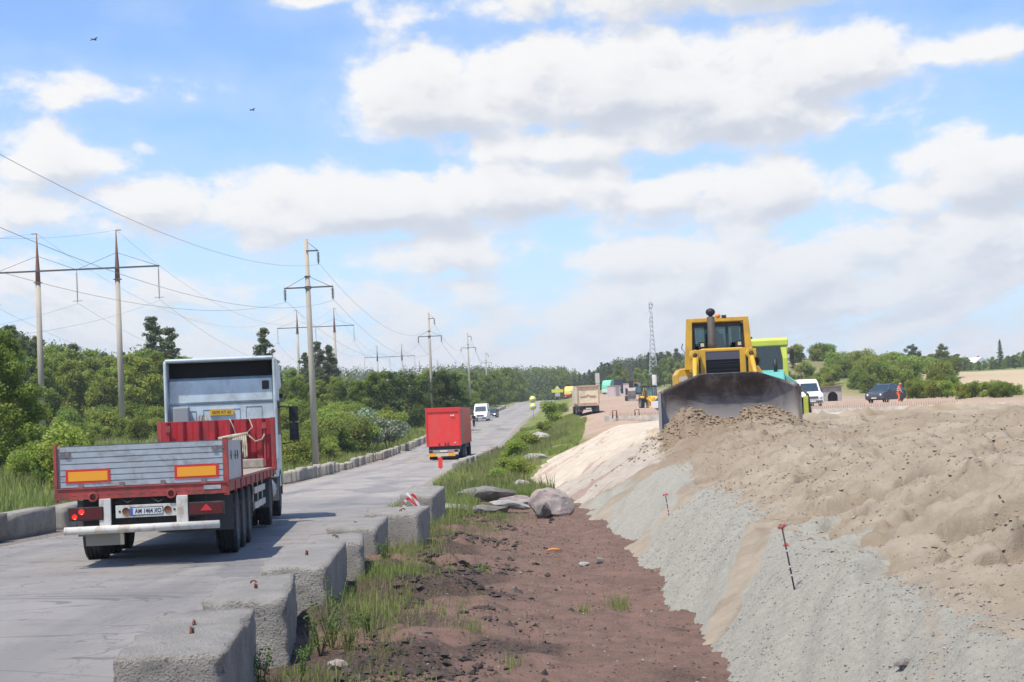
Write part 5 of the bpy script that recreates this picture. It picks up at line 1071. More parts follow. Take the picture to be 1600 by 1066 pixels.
# ---------------------------------------------------------------- boulders and broken slabs
ROCKM = {n: mat('rock_' + n, c, .9, var=.25, vscale=2.5, bump=.9, bscale=14, dirt=d, damt=.6, dscale=2) for n, c, d in (('grey', (.20, .185, .16), (.11, .10, .08)), ('brown', (.34, .27, .235), (.50, .46, .42)), ('pale', (.34, .325, .29), (.20, .18, .155)), ('dark', (.13, .10, .085), (.07, .055, .045)))}
def rock(px, py, D, sx, sy, sz, mt, seed, label, rz=0, flat=0, name='boulder', zoff=0):
    bm = bmesh.new(); bmesh.ops.create_icosphere(bm, subdivisions=4, radius=.5); rg = np.random.default_rng(seed)
    pl = [(rg.normal(size=3), rg.uniform(.30, .42)) for _ in range(16)]
    for v in bm.verts:
        p = np.array(v.co)
        for n_, d_ in pl:
            n_ = n_ / np.linalg.norm(n_); e_ = p @ n_
            if e_ > d_: p = p - n_ * (e_ - d_) * 1.0
        q = p * 3; p = p * (1 + .10 * float(fbm(q[0] + seed, q[1] + q[2] * .8, .9, 4, seed)))
        v.co = Vector((p[0] * sx, p[1] * sy, p[2] * sz))
    me = bpy.data.meshes.new(name); bm.to_mesh(me); bm.free(); me.materials.append(ROCKM[mt])
    o = bpy.data.objects.new(name, me); C.objects.link(o); x = LX(px, D, py); o.location = (x, D, TOP(x, D) + sz * .34 + zoff); o.rotation_euler = (0, R(flat), R(rz)); tag(o, label, 'rock' if name == 'boulder' else 'concrete slab'); return o
rock(861, 762, 36.5, 1.05, .9, .85, 'brown', 3, 'large reddish grey boulder at the foot of the gravel slope')
rock(845, 770, 36.0, .45, .5, .5, 'grey', 4, 'small grey rock leaning on the left of the large boulder')
rock(768, 762, 40.5, 1.3, .9, .45, 'grey', 5, 'flat dark broken slab on top of the rubble heap', 10, 4, 'broken_slab', .18)
rock(757, 778, 38.0, 1.35, .7, .3, 'grey', 6, 'long low broken slab at the front of the rubble heap', 4, 3, 'broken_slab')
rock(792, 778, 38.2, 1.15, .5, .24, 'pale', 7, 'pale thin slab lying tilted at the right of the rubble heap', -8, 9, 'broken_slab', .12)
rock(713, 775, 37.0, .95, .8, .42, 'pale', 8, 'pale rounded rock in the grass at the left of the rubble heap', 20, 8)
rock(741, 756, 43.0, 1.0, .8, .5, 'grey', 9, 'grey rock at the back of the rubble heap in tall grass')
rock(805, 772, 40, .9, .7, .4, 'brown', 10, 'brown rock between the rubble heap and the large boulder')
rock(817, 745, 52, .7, .6, .55, 'pale', 12, 'small pale rock in the grass beside the sandy slope foot')
rock(738, 740, 62, .45, .4, .35, 'pale', 13, 'single pale stone in the bright grass right of the block row')
rock(846, 668, 130, 1.6, 1.2, 1.1, 'pale', 14, 'pale stone on the grassy bank below the dirt ramp')
rock(837, 705, 88, 1.6, .8, .45, 'pale', 15, 'low pale stone half sunk in the grassy bank')
rock(526, 965, 13.6, .24, .16, .13, 'brown', 16, 'flat brownish stone in the weeds beside the second block')
rock(656, 925, 15.2, .34, .10, .13, 'dark', 17, 'dark jagged broken slab sticking out of the churned soil', 25, -28, 'broken_slab')
rock(912, 850, 24.2, .18, .14, .10, 'pale', 18, 'pale stone on the red soil near the gravel foot')
rock(935, 846, 24.6, .16, .14, .13, 'grey', 19, 'dark stone beside the pale one near the gravel foot')
rock(976, 828, 15.3, .01, .01, .01, 'grey', 20, 'x') and None
bpy.data.objects.remove(C.objects[-1]) if C.objects[-1].get('label') == 'x' else None
rock(1408, 965, 11.2, .16, .12, .07, 'grey', 21, 'bluish grey flat stone lying on the near gravel slope')
x = LX(648, 11.9, 1055); ps_ = MB(); ps_.tube([(0, 0, -.1), (.005, 0, .13)], [.05, .047], 12); o = ps_.build('post_stub', CONC, None, loc=(x, 11.9, Gf(x, 11.9))); tag(o, 'short grey post stub sticking out of the red soil at the bottom', 'post')
m = MB(); m.tube([(-.11, 0, .02), (-.03, .01, .04), (.05, -.01, .035), (.12, .02, .02)], .018, 6); x = LX(864, 26.2, 833)
o = m.build('plastic_scrap', mat('scrap_orange', (.75, .28, .06), .5), None, loc=(x, 26.2, float(G(x, 26.2)) + .01)); tag(o, 'small crumpled orange plastic scrap on the red soil', 'scrap')

# ---------------------------------------------------------------- survey stakes
def stake(px, py, D, h, lean, label, knots):
    x = LX(px, D, py); o = empty('survey_stake', (x, D, TOP(x, D) - .03), (R(3), R(lean), 0), label, 'stake')
    m = MB(); m.tube([(0, 0, -.1), (0, 0, h)], .0075, 6); m.build('rod', mat('dark_rod', (.06, .03, .03), .7), o)
    for z in (.25, .38, .62): MB().tube([(0, 0, h * z), (0, 0, h * z + .018)], .0085, 6).build('white_band', M['plate'], o)
    for zf, sz in knots:
        f = MB(); rr = random.Random(int(zf * 100) + int(px))
        for k in range(7):
            a = rr.uniform(0, 6.28); b_ = rr.uniform(-.4, .9); d = Vector((math.cos(a), math.sin(a) * .6, b_)).normalized() * sz
            s = d.cross(Vector((rr.random(), 1, rr.random()))).normalized() * sz * .4; c0 = Vector((0, 0, h * zf)); n_ = Vector((0, .003, 0))
            f.add([c0, c0 + d * .6 + s, c0 + d + s * .2, c0 + d * .6 - s, c0 + n_, c0 + d * .6 + s + n_, c0 + d + s * .2 + n_, c0 + d * .6 - s + n_], [(0, 1, 2, 3), (7, 6, 5, 4), (0, 4, 5, 1), (1, 5, 6, 2), (2, 6, 7, 3), (3, 7, 4, 0)])
        f.build('ribbon', mat('flag_pink', (.85, .16, .17), .6), o)
stake(1240, 878, 15.2, .62, -9, 'near survey stake with two pink ribbons on the gravel crest', [(.98, .045), (.72, .03)])
stake(1044, 765, 27.0, .42, -7, 'far survey stake with a pink ribbon where gravel meets sand', [(.98, .05)])

# ---------------------------------------------------------------- poles and wires
PCON = mat('pole_concrete', (.36, .325, .27), .85, var=.15, vscale=1.5, dirt=(.22, .19, .16), damt=.4, dscale=.6, stretch=(1, 1, .15)); STL = mat('galvanised_steel', (.10, .10, .10), .6, .3); RST = mat('rusty_steel_cap', (.22, .10, .07), .8)
INS = mat('insulator_glass', (.16, .17, .17), .3)
def insul(m, x, y, z0, L, r=.11, n=8):
    m.tube([(x, y, z0), (x, y, z0 - L)], .03, 5)
    for k in range(n): zz = z0 - L * (.1 + .8 * k / n); m.lathe([(.02, zz), (r, zz - .03), (.02, zz - .06)], (x, y, 0), 'z', 8)
POLES = []
def single_pole(px_base, D, ztop, lab, lean=0.4):
    x = LX(px_base, D); g0 = Gf(x, D) - .3; h = ztop - g0
    o = empty('utility_pole', (x, D, g0), (0, R(-lean), R(2)), lab, 'utility pole', 'single concrete power poles')
    MB().tube([(0, 0, 0), (0, 0, h)], [.20, .12], 14).build('pole_shaft', PCON, o)
    arm = MB(); zc = h - 2.75; arm.box(-1.32, 1.42, -.16, -.11, zc - .04, zc + .04); arm.tube([(-1.25, -.13, zc), (0, -.15, zc + .65)], .015, 5); arm.tube([(1.3, -.13, zc), (0, -.15, zc + .65)], .015, 5); arm.box(-.17, .17, -.17, .17, zc - .08, zc + .08); arm.box(-.16, .16, -.16, .16, zc + .6, zc + .66)
    ao = arm.build('crossarm', STL, o)
    up = MB(); up.box(0, .68, -.16, -.11, h - .74, h - .66); up.tube([(.65, -.13, h - .7), (.1, -.13, h - .2)], .015, 5); up.build('top_arm', STL, o)
    for (ix, iz) in ((-1.28, zc), (1.38, zc), (.66, h - .72)): q = MB(); insul(q, ix, -.13, iz, .75); q.build('insulator', INS, o)
    POLES.append([Vector((x + ix, D, g0 + iz - .75)) for (ix, iz) in ((-1.28, zc), (1.38, zc), (.66, h - .72))]); return o
single_pole(491, 92, CAM_Z + (656 - 371) / 28.0, 'tall leaning concrete power pole just left of the road behind the truck', .35)
single_pole(676.5, 190, CAM_Z + 160 / 13.52, 'concrete power pole rising above the trees behind the red box trailer', .2)
single_pole(736, 300, CAM_Z + 126 / 8.57, 'concrete power pole above the middle of the roadside tree belt', .2)
single_pole(763, 410, CAM_Z + 95 / 6.27, 'small distant concrete power pole right of the middle one', .2)
single_pole(777.5, 520, CAM_Z + 76 / 4.94, 'smallest and farthest single power pole on the tree line', .2)
HF = []
def h_frame(cx_, D, base, ztop, lab, off=0):
    g0 = Gf(cx_, D) - .2; g0 = min(g0, base); h = ztop - g0; o = empty('transmission_frame', (cx_, D, g0), (0, 0, R(-1)), lab, 'transmission tower', 'H shaped power line frames')
    tip = 4.2; zc = h - 3.7 * 1.0
    for s in (-1, 1):
        MB().tube([(s * 3.85, 0, 0), (s * 3.85, 0, zc - 1.1)], [.32, .24], 14).build('pole_shaft', PCON, o)
        MB().tube([(s * 3.85, 0, zc - 1.1), (s * 3.85, 0, zc + .1), (s * 3.85, 0, zc + 1.6), (s * 3.85, 0, h)], [.25, .22, .13, .05], 8).box(s * 3.85 - .35, s * 3.85 + .35, -.3, .3, zc - 1.12, zc - 1.04).box(s * 3.85 - .02, s * 3.85 + s * .5, -.03, .03, h - .08, h).build('steel_tip', RST, o)
    m = MB(); m.box(-8.0, 8.0, -.32, -.22, zc - .07, zc + .09); ca = m.build('crossarm', STL, o)
    m = MB()
    for s in (-1, 1): m.tube([(s * 3.85, 0, zc + 1.5), (s * 8.0, -.2, zc)], .02, 4); m.tube([(s * 3.85, 0, zc + 1.5), (0, -.2, zc)], .02, 4)
    m.build('brace_cable', STL, o)
    for ix in (-7.9, 0, 7.9): q = MB(); insul(q, ix, -.27, zc, 3.2, .13, 14); q.box(ix - .45, ix + .45, -.3, -.24, zc - 3.05, zc - 3.0); q.build('insulator', INS, o)
    HF.append([Vector((cx_ + ix, D, g0 + zc - 3.25)) for ix in (-7.9, 0, 7.9)] + [Vector((cx_ + s * 3.85, D, g0 + h)) for s in (-1, 1)]); return o
def cxx(px, D): return LX(px, D)
h_frame(cxx(129, 158), 158, 1.0, CAM_Z + (672.5 - 361) / 16.27, 'H shaped power line frame at the left edge, nearest of its line')
h_frame(cxx(499, 340), 340, 4.4, CAM_Z + (656.3 - 483) / 7.56, 'H shaped power line frame behind the tall leaning pole')
h_frame(cxx(612.5, 514), 514, 4.4, CAM_Z + (651.2 - 539) / 5.0, 'H shaped power line frame over the dark trees left of the red trailer')
h_frame(cxx(673, 690), 690, 4.4, CAM_Z + (648.5 - 562) / 3.72, 'tiny farthest H shaped power line frame')
WM = mat('wire_grey', (.30, .30, .31), .5, .5)
def wire(a, b_, sag, r, lab, grp):
    pts = [a.lerp(b_, u) - Vector((0, 0, 4 * sag * u * (1 - u))) for u in np.linspace(0, 1, 33)]
    o = MB().tube(pts, r, 5).build('power_cable', WM); tag(o, lab, 'cable', grp)
lab1 = 'thin power cable strung between the single roadside poles'; lab2 = 'long power cable hanging between the H shaped frames'
p0 = [v + Vector((-1.6, -98, .9)) for v in POLES[0]]
for i in range(3): wire(p0[i], POLES[0][i], 2.9, .007, ['lower cable running from the left edge to the tall leaning pole', 'lowest cable running from the left edge to the tall leaning pole', 'top cable running from the upper left edge to the tall leaning pole'][i], 'cables of the single pole line')
for k in range(3):
    for i in range(3): wire(POLES[k][i], POLES[k + 1][i], 2.4, .008 + .005 * k, lab1, 'cables of the single pole line')
h0 = [v + Vector((-1.0, -182, -2.5)) for v in HF[0]]
for i in range(5): wire(h0[i], HF[0][i], 6.5, .010, 'power cable leaving the nearest H shaped frame towards the left edge', 'cables of the H frame line')
for k in range(3):
    for i in range(5): wire(HF[k][i], HF[k + 1][i], 6.0, .012 + .006 * k, lab2, 'cables of the H frame line')

# ---------------------------------------------------------------- signs, columns, mast, small buildings
YS = mat('sign_yellow', (.62, .62, .06), .5); SGW = mat('sign_pale', (.62, .66, .60), .5); GP = mat('sign_post_grey', (.35, .36, .36), .5)
D_ = 250; x = LX(833, D_, 640)
sg_ = empty('road_sign', (x, D_, float(G(x, D_))), (0, 0, 0), 'two round yellow bordered road signs stacked on one post beside the bend', 'road sign')
zb = CAM_Z - (640 - hor(833)) / 10.28 * 0; zc1 = CAM_Z + (hor(833) - 624) / 10.28; zc2 = CAM_Z + (hor(833) - 635.5) / 10.28; g0 = sg_.location.z
MB().tube([(0, .03, 0), (0, .03, zc1 - g0 + .4)], .035, 8).build('post', GP, sg_)
for zc_ in (zc1, zc2):
    s_ = MB().lathe([(.001, -.02), (.52, -.02), (.52, .02), (.001, .02)], (0, 0, zc_ - g0), 'y', 24).build('sign_plate', YS, sg_)
    MB().lathe([(.001, -.03), (.30, -.03), (.30, -.021)], (0, 0, zc_ - g0), 'y', 20).build('sign_face', SGW, s_)
    MB().box(-.18, .18, -.035, -.031, zc_ - g0 - .03, zc_ - g0 + .05).build('symbol', mat('symbol_grey', (.25, .22, .25), .5), s_)
D_ = 420; x = LX(871, D_, 612); sc_ = 6.12; g0 = Gf(x, D_)
so_ = empty('warning_sign', (x, D_, g0), (0, 0, 0), 'yellow triangle and wide yellow board above a grey panel near the crest', 'road sign')
zz = lambda py: CAM_Z + (hor(871) - py) / sc_ - g0
MB().box(-1.5, 1.5, -.03, .03, zz(613.5), zz(608.5)).build('board', YS, so_); MB().prism([(-.75, zz(608.3)), (.75, zz(608.3)), (0, zz(602.5))], -.03, .03, 'y').build('triangle', YS, so_)
MB().prism([(-.42, zz(607.8)), (.42, zz(607.8)), (0, zz(604.4))], -.04, -.031, 'y').build('triangle_face', SGW, so_)
MB().box(-.62, .62, -.05, .02, zz(619.5), zz(613.7)).build('grey_panel', mat('panel_blue_grey', (.38, .40, .48), .5), so_)
for s in (-1, 1): MB().tube([(s * .5, .06, 0), (s * .5, .06, zz(608))], .05, 6).build('post', GP, so_)
colm = conc('pale_column', (.60, .58, .52), (.40, .38, .34), .3, .3)
for px, D_, w_, t_, lab in ((1024.5, 300, .42, 586, 'pale round concrete column at the foot of the lattice mast'), (935.5, 360, .40, 583, 'pale square concrete column beside the green lorry')):
    x = LX(px, D_); g0 = Gf(x, D_); zt_ = CAM_Z + (hor(px) - t_) / (F_PX / D_) - g0
    m = MB()
    if px > 1000: m.lathe([(w_, -.5), (w_, zt_ - .05), (w_ - .05, zt_), (.001, zt_)], (0, 0, 0), 'z', 20)
    else: m.box(-w_, w_, -w_, w_, -.5, zt_); m.box(-w_ - .05, w_ + .05, -w_ - .05, w_ + .05, zt_ - 2.2, zt_)
    tag(m.build('concrete_column', colm, None, loc=(x, D_, g0)), lab, 'column')
D_ = 520; x = LX(1022, D_, 600); s5 = F_PX / D_; g0 = Gf(x, D_); ht = CAM_Z + (hor(1020) - 470) / s5 - g0
mast = empty('lattice_mast', (x, D_, g0), (0, 0, 0), 'tall grey lattice communication mast above the pine trees', 'mast')
gm_ = mat('mast_grey', (.42, .44, .46), .5); mm = MB()
def mw(z): return 1.45 - 1.0 * min(1, z / (ht * .65)) if z < ht * .65 else .45
zs_ = np.linspace(0, ht, 20)
for sx, sy in ((-1, -1), (1, -1), (1, 1), (-1, 1)): mm.tube([(sx * mw(z) / 1, sy * mw(z) / 1, z) for z in zs_], .065, 5)
for i in range(len(zs_) - 1):
    a, b_ = zs_[i], zs_[i + 1]
    for (p, q) in (((-1, -1), (1, -1)), ((1, -1), (1, 1)), ((1, 1), (-1, 1)), ((-1, 1), (-1, -1))):
        mm.tube([(p[0] * mw(a), p[1] * mw(a), a), (q[0] * mw(b_), q[1] * mw(b_), b_)], .05, 4); mm.tube([(q[0] * mw(a), q[1] * mw(a), a), (p[0] * mw(b_), p[1] * mw(b_), b_)], .05, 4)
mm.build('lattice', gm_, mast)
for z_, a_ in ((ht * .93, 0), (ht * .90, 2), (ht * .80, 4), (ht * .84, 5.5)): MB().box(-.22, .22, -.1, .1, z_, z_ + 1.9, Matrix.Translation((math.cos(a_) * .8, math.sin(a_) * .8, 0))).build('antenna_panel', M['vanw'], mast)
MB().tube([(0, 0, ht), (0, 0, ht + 1.2)], .05, 5).build('lightning_rod', gm_, mast)
# concrete shelter, hut, house, pink cabins
def anchored(px, D): x = LX(px, D); return x, Gf(x, D)
x, g0 = anchored(1301, 185); sh = empty('concrete_shelter', (x, 185, g0), (0, 0, R(-4)), 'grey concrete shelter with an arched opening right of the white delivery van', 'shelter')
m = MB(); W_ = .78 * 1.0; s6 = F_PX / 185
wx = 14 / s6; hh = 24 / s6
pts = [(-wx * 1.3, 0), (-wx * 1.3, hh), (wx, hh), (wx, 0), (wx * .55, 0), (wx * .55, hh * .35)] + [(math.cos(a) * wx * .55, hh * .35 + math.sin(a) * hh * .35) for a in np.linspace(.15, math.pi - .15, 9)] + [(-wx * .55, hh * .35), (-wx * .55, 0)]
m.prism(pts, -.15, .15, 'y'); m.box(-wx * 1.3, wx, 2.2, 2.4, 0, hh); m.box(-wx * 1.3, -wx * 1.3 + .2, .15, 2.2, 0, hh); m.box(wx - .2, wx, .15, 2.2, 0, hh)
m.build('wall', conc('shelter_concrete', (.42, .40, .36), (.25, .23, .2), .4), sh); MB().box(-wx * 1.45, wx * 1.12, -.35, 2.6, hh, hh + .14).build('roof', mat('roof_rust', (.20, .12, .09), .8), sh)
x, g0 = anchored(1382, 400); hu = empty('hut', (x, 400, g0), (0, 0, R(10)), 'small white hut with a flat roof among the bushes on the slope', 'hut')
s7 = F_PX / 400; zt_ = CAM_Z + (hor(1382) - 573) / s7 - g0
MB().box(-1.0, 1.0, 0, 2.2, 0, zt_).build('wall', mat('hut_white', (.72, .70, .62), .8), hu); MB().box(-1.2, 1.2, -.2, 2.4, zt_, zt_ + .22).build('roof', mat('hut_roof', (.48, .46, .40), .7), hu); MB().box(-.35, .35, -.03, 0, .2, max(1.2, zt_ - .8)).build('door', mat('hut_door', (.30, .30, .28), .7), hu)
x, g0 = anchored(1536, 640); ho_ = empty('village_house', (x, 640, g0), (0, 0, R(18)), 'white house with a pale gabled roof among the trees at the right', 'house')
s8 = F_PX / 640; zt_ = CAM_Z + (hor(1536) - 570) / s8 - g0
MB().box(-4, 4, 0, 9, -1, zt_).build('wall', mat('house_white', (.80, .80, .78), .8), ho_); ro_ = MB(); ro_.prism([(-4.6, zt_ - .1), (4.6, zt_ - .1), (4.6, zt_ + .15), (0, zt_ + 3.0), (-4.6, zt_ + .15)], -.5, 9.5, 'y'); rf = ro_.build('roof', mat('house_roof', (.62, .62, .62), .7), ho_); MB().box(1.2, 1.9, 4, 4.7, zt_ + 1, zt_ + 3.6).build('chimney', mat('chimney_brick', (.35, .2, .15), .8), rf)
for s in (-1, 1): MB().box(s * 1.9 - .6, s * 1.9 + .6, -.04, 0, zt_ - 2.0, zt_ - .8).build('window', M['glass'], ho_)
pink = mat('cabin_pink', (.55, .47, .44), .8, dirt=(.4, .3, .28), damt=.4)
for px, D_, w_, t_, lab in ((966, 330, .75, 603, 'pinkish site cabin partly hidden behind the excavator bucket'), (993, 345, 1.1, 599, 'pale red topped site cabin behind the dark excavator')):
    x, g0 = anchored(px, D_); zt_ = CAM_Z + (hor(px) - t_) / (F_PX / D_) - g0; c_ = empty('site_cabin', (x, D_, g0), (0, 0, R(12)), lab, 'cabin')
    MB().box(-w_, w_, 0, 5, 0, zt_).build('wall', pink, c_, bevel=.03); MB().box(-w_ - .06, w_ + .06, -.08, 5.1, zt_, zt_ + .12).build('roof', mat('cabin_roof', (.55, .22, .16), .7), c_); MB().box(-.35, .35, -.03, 0, .15, min(2.0, zt_ - .2)).build('door', mat('cabin_door', (.3, .26, .26), .7), c_); MB().box(.6, 1.1, -.03, 0, 1.1, 1.7).build('window', M['glass'], c_)
# birds
for px, py, D_, s_, lab in ((148, 62, 60, .22, 'dark bird high in the blue sky at the upper left'), (395, 172, 70, .2, 'dark bird in the blue sky left of the big cloud')):
    p = P(px, py, D_); m = MB(); m.lathe([(.001, -.16), (.035, -.08), (.05, 0), (.035, .1), (.012, .2), (.03, .26), (.001, .27)], (0, 0, 0), 'y', 10)
    for s in (-1, 1): m.loft([[(s * .03, -.06, .02), (s * .03, .06, .02), (s * .03, .06, .03), (s * .03, -.06, .03)], [(s * .18, -.08, .08), (s * .18, .03, .08), (s * .18, .03, .088), (s * .18, -.08, .088)], [(s * .32, .0, .02), (s * .32, .06, .02), (s * .32, .06, .025), (s * .32, 0, .025)]])
    o = m.build('bird', mat('bird_dark', (.02, .02, .025), .8), None, loc=p, rot=(R(20), R(-25), R(60))); o.scale = (s_ * 3,) * 3; tag(o, lab, 'bird')

# ---------------------------------------------------------------- concrete deck edge with starter bars
def PT(px, py, D): q_ = P(px, py, D); return q_
A = PT(952, 651, 128); A2 = PT(1035, 648, 122); B = PT(1500, 639.5, 100); B2 = PT(1660, 636, 95)
deckm = conc('deck_concrete', (.60, .565, .49), (.45, .42, .36), .3, .35)
DK = empty('bridge_deck_edge', (0, 0, 0), (0, 0, 0), 'long pale concrete edge with a row of upright rusty rebars behind the bulldozer', 'concrete edge')
def wallseg(m, a, b_, h0, h1, th):
    a, b_ = Vector(a), Vector(b_); d = (b_ - a); n_ = Vector((-d.y, d.x, 0)).normalized() * th
    vs = [a + Vector((0, 0, -h0)), b_ + Vector((0, 0, -h0)), b_ + n_ + Vector((0, 0, -h0)), a + n_ + Vector((0, 0, -h0)), a, b_, b_ + n_, a + n_]
    m.add(vs, [(0, 3, 2, 1), (4, 5, 6, 7), (0, 1, 5, 4), (1, 2, 6, 5), (2, 3, 7, 6), (3, 0, 4, 7)])
for v_ in (A, A2, B, B2): v_.z = max(v_.z, 1.36)
m = MB(); wallseg(m, A, A2, .75, 0, .5); wallseg(m, A2, B, .62, 0, .5); wallseg(m, B, B2, .5, 0, .5); m.build('edge_beam', deckm, DK)
m = MB(); wallseg(m, A + Vector((-.35, -.1, .08)), A + Vector((.45, -.1, .08)), 1.2, 0, .7); m.build('end_post', deckm, DK)
bars = []; total = (A2 - A).length + (B - A2).length; nB = 185; rr = random.Random(2)
for i in range(nB):
    s_ = (i + .5) / nB * total; L1 = (A2 - A).length
    p = A.lerp(A2, s_ / L1) if s_ < L1 else A2.lerp(B, (s_ - L1) / (B - A2).length)
    bars.append(p + Vector((0, .22 + .05 * rr.random(), 0)))
rebm = mat('rebar_rust', (.40, .29, .22), .9)
bme = MB().tube([(0, 0, -.05), (.0, 0, .42)], .018, 5).mesh('rebar', rebm)
vis_ = [i for i in range(nB) if not (22 < i < 95)]
for i in vis_[:100]:
    o = bpy.data.objects.new('rebar', bme); C.objects.link(o); o.parent = DK; o.location = bars[i]; o.rotation_euler = (R(rr.uniform(-4, 4)), R(rr.uniform(-5, 5)), 0); o.scale = (1, 1, rr.uniform(.85, 1.1))
m = MB()
for i in list(range(23, 95)) + vis_[100:]: m.tube([bars[i] + Vector((0, 0, -.05)), bars[i] + Vector((0, 0, .42))], .018, 4)
for i in range(2, 30, 1): m.tube([bars[i] + Vector((.03, -.5, -.55)), bars[i] + Vector((.02, -.52, -.1))], .014, 4)
o = m.build('more_rebar', rebm, DK); o['kind'] = 'stuff'
for px in (957, 992):
    p = PT(px, 650, 127); p.z = A.z; m = MB(); m.tube([(0, -.1, -.15), (0, -.1, .45), (.32, -.1, .45), (.32, -.1, -.15)], .05, 6); m.build('rusty_frame', RST, DK, loc=p)
# ---------------------------------------------------------------- foliage prototypes
def leafmat(name, c1, c2, trans=.45, ov=.20):
    return mat(name, c1, .65, col2=c2, vscale=.9, trans=trans, obj_var=ov, spec=.2)
LM = dict(dec=leafmat('leaves_green', (.21, .26, .05), (.12, .16, .034)), light=leafmat('leaves_light', (.32, .37, .075), (.20, .255, .05)), pine=leafmat('needles', (.125, .15, .06), (.07, .095, .042), .15, .14),
          dark=leafmat('leaves_dark', (.085, .125, .030), (.046, .072, .022), .2), white=leafmat('leaves_silver', (.36, .40, .32), (.12, .18, .07), .2), weed=leafmat('leaves_weed', (.11, .18, .05), (.07, .12, .035), .3, .08))
BARK = mat('bark_grey', (.13, .105, .08), .9, var=.3, vscale=3); PBARK = mat('bark_pine', (.30, .15, .085), .9, col2=(.14, .10, .075), vscale=.4)
def leaves(cl, n, size, rg, outward=.5, flat=.0, asp=1.0):
    """cl: array (k,6) centre + radii; leaf quads scattered through the clumps, denser to their shells"""
    cl = np.asarray(cl, float); vol = (cl[:, 3] * cl[:, 4] * cl[:, 5]) ** (2 / 3); idx = rg.choice(len(cl), n, p=vol / vol.sum())
    d = rg.normal(size=(n, 3)); d /= np.linalg.norm(d, axis=1)[:, None]; rad = rg.uniform(.2, 1.32, n) ** .75
    c = cl[idx, :3] + d * cl[idx, 3:] * rad[:, None]
    nrm = d * outward + rg.normal(size=(n, 3)) * .6 + np.array([0, 0, flat]); nrm /= np.linalg.norm(nrm, axis=1)[:, None]
    a = np.cross(nrm, rg.normal(size=(n, 3))); a /= np.linalg.norm(a, axis=1)[:, None]; b = np.cross(nrm, a)
    s = size * rg.uniform(.6, 1.3, n)[:, None] * .5
    v = np.stack([c - a * s, c + b * s * .62 * asp, c + a * s, c - b * s * .62 * asp], 1).reshape(-1, 3)
    return v, np.arange(n * 4).reshape(n, 4)
def clumps(rg, n, shape, r0, r1, zsq=.75):
    out = []
    for _ in range(n):
        p = shape(rg); r = rg.uniform(r0, r1); out.append([*p, r, r, r * zsq])
    return out
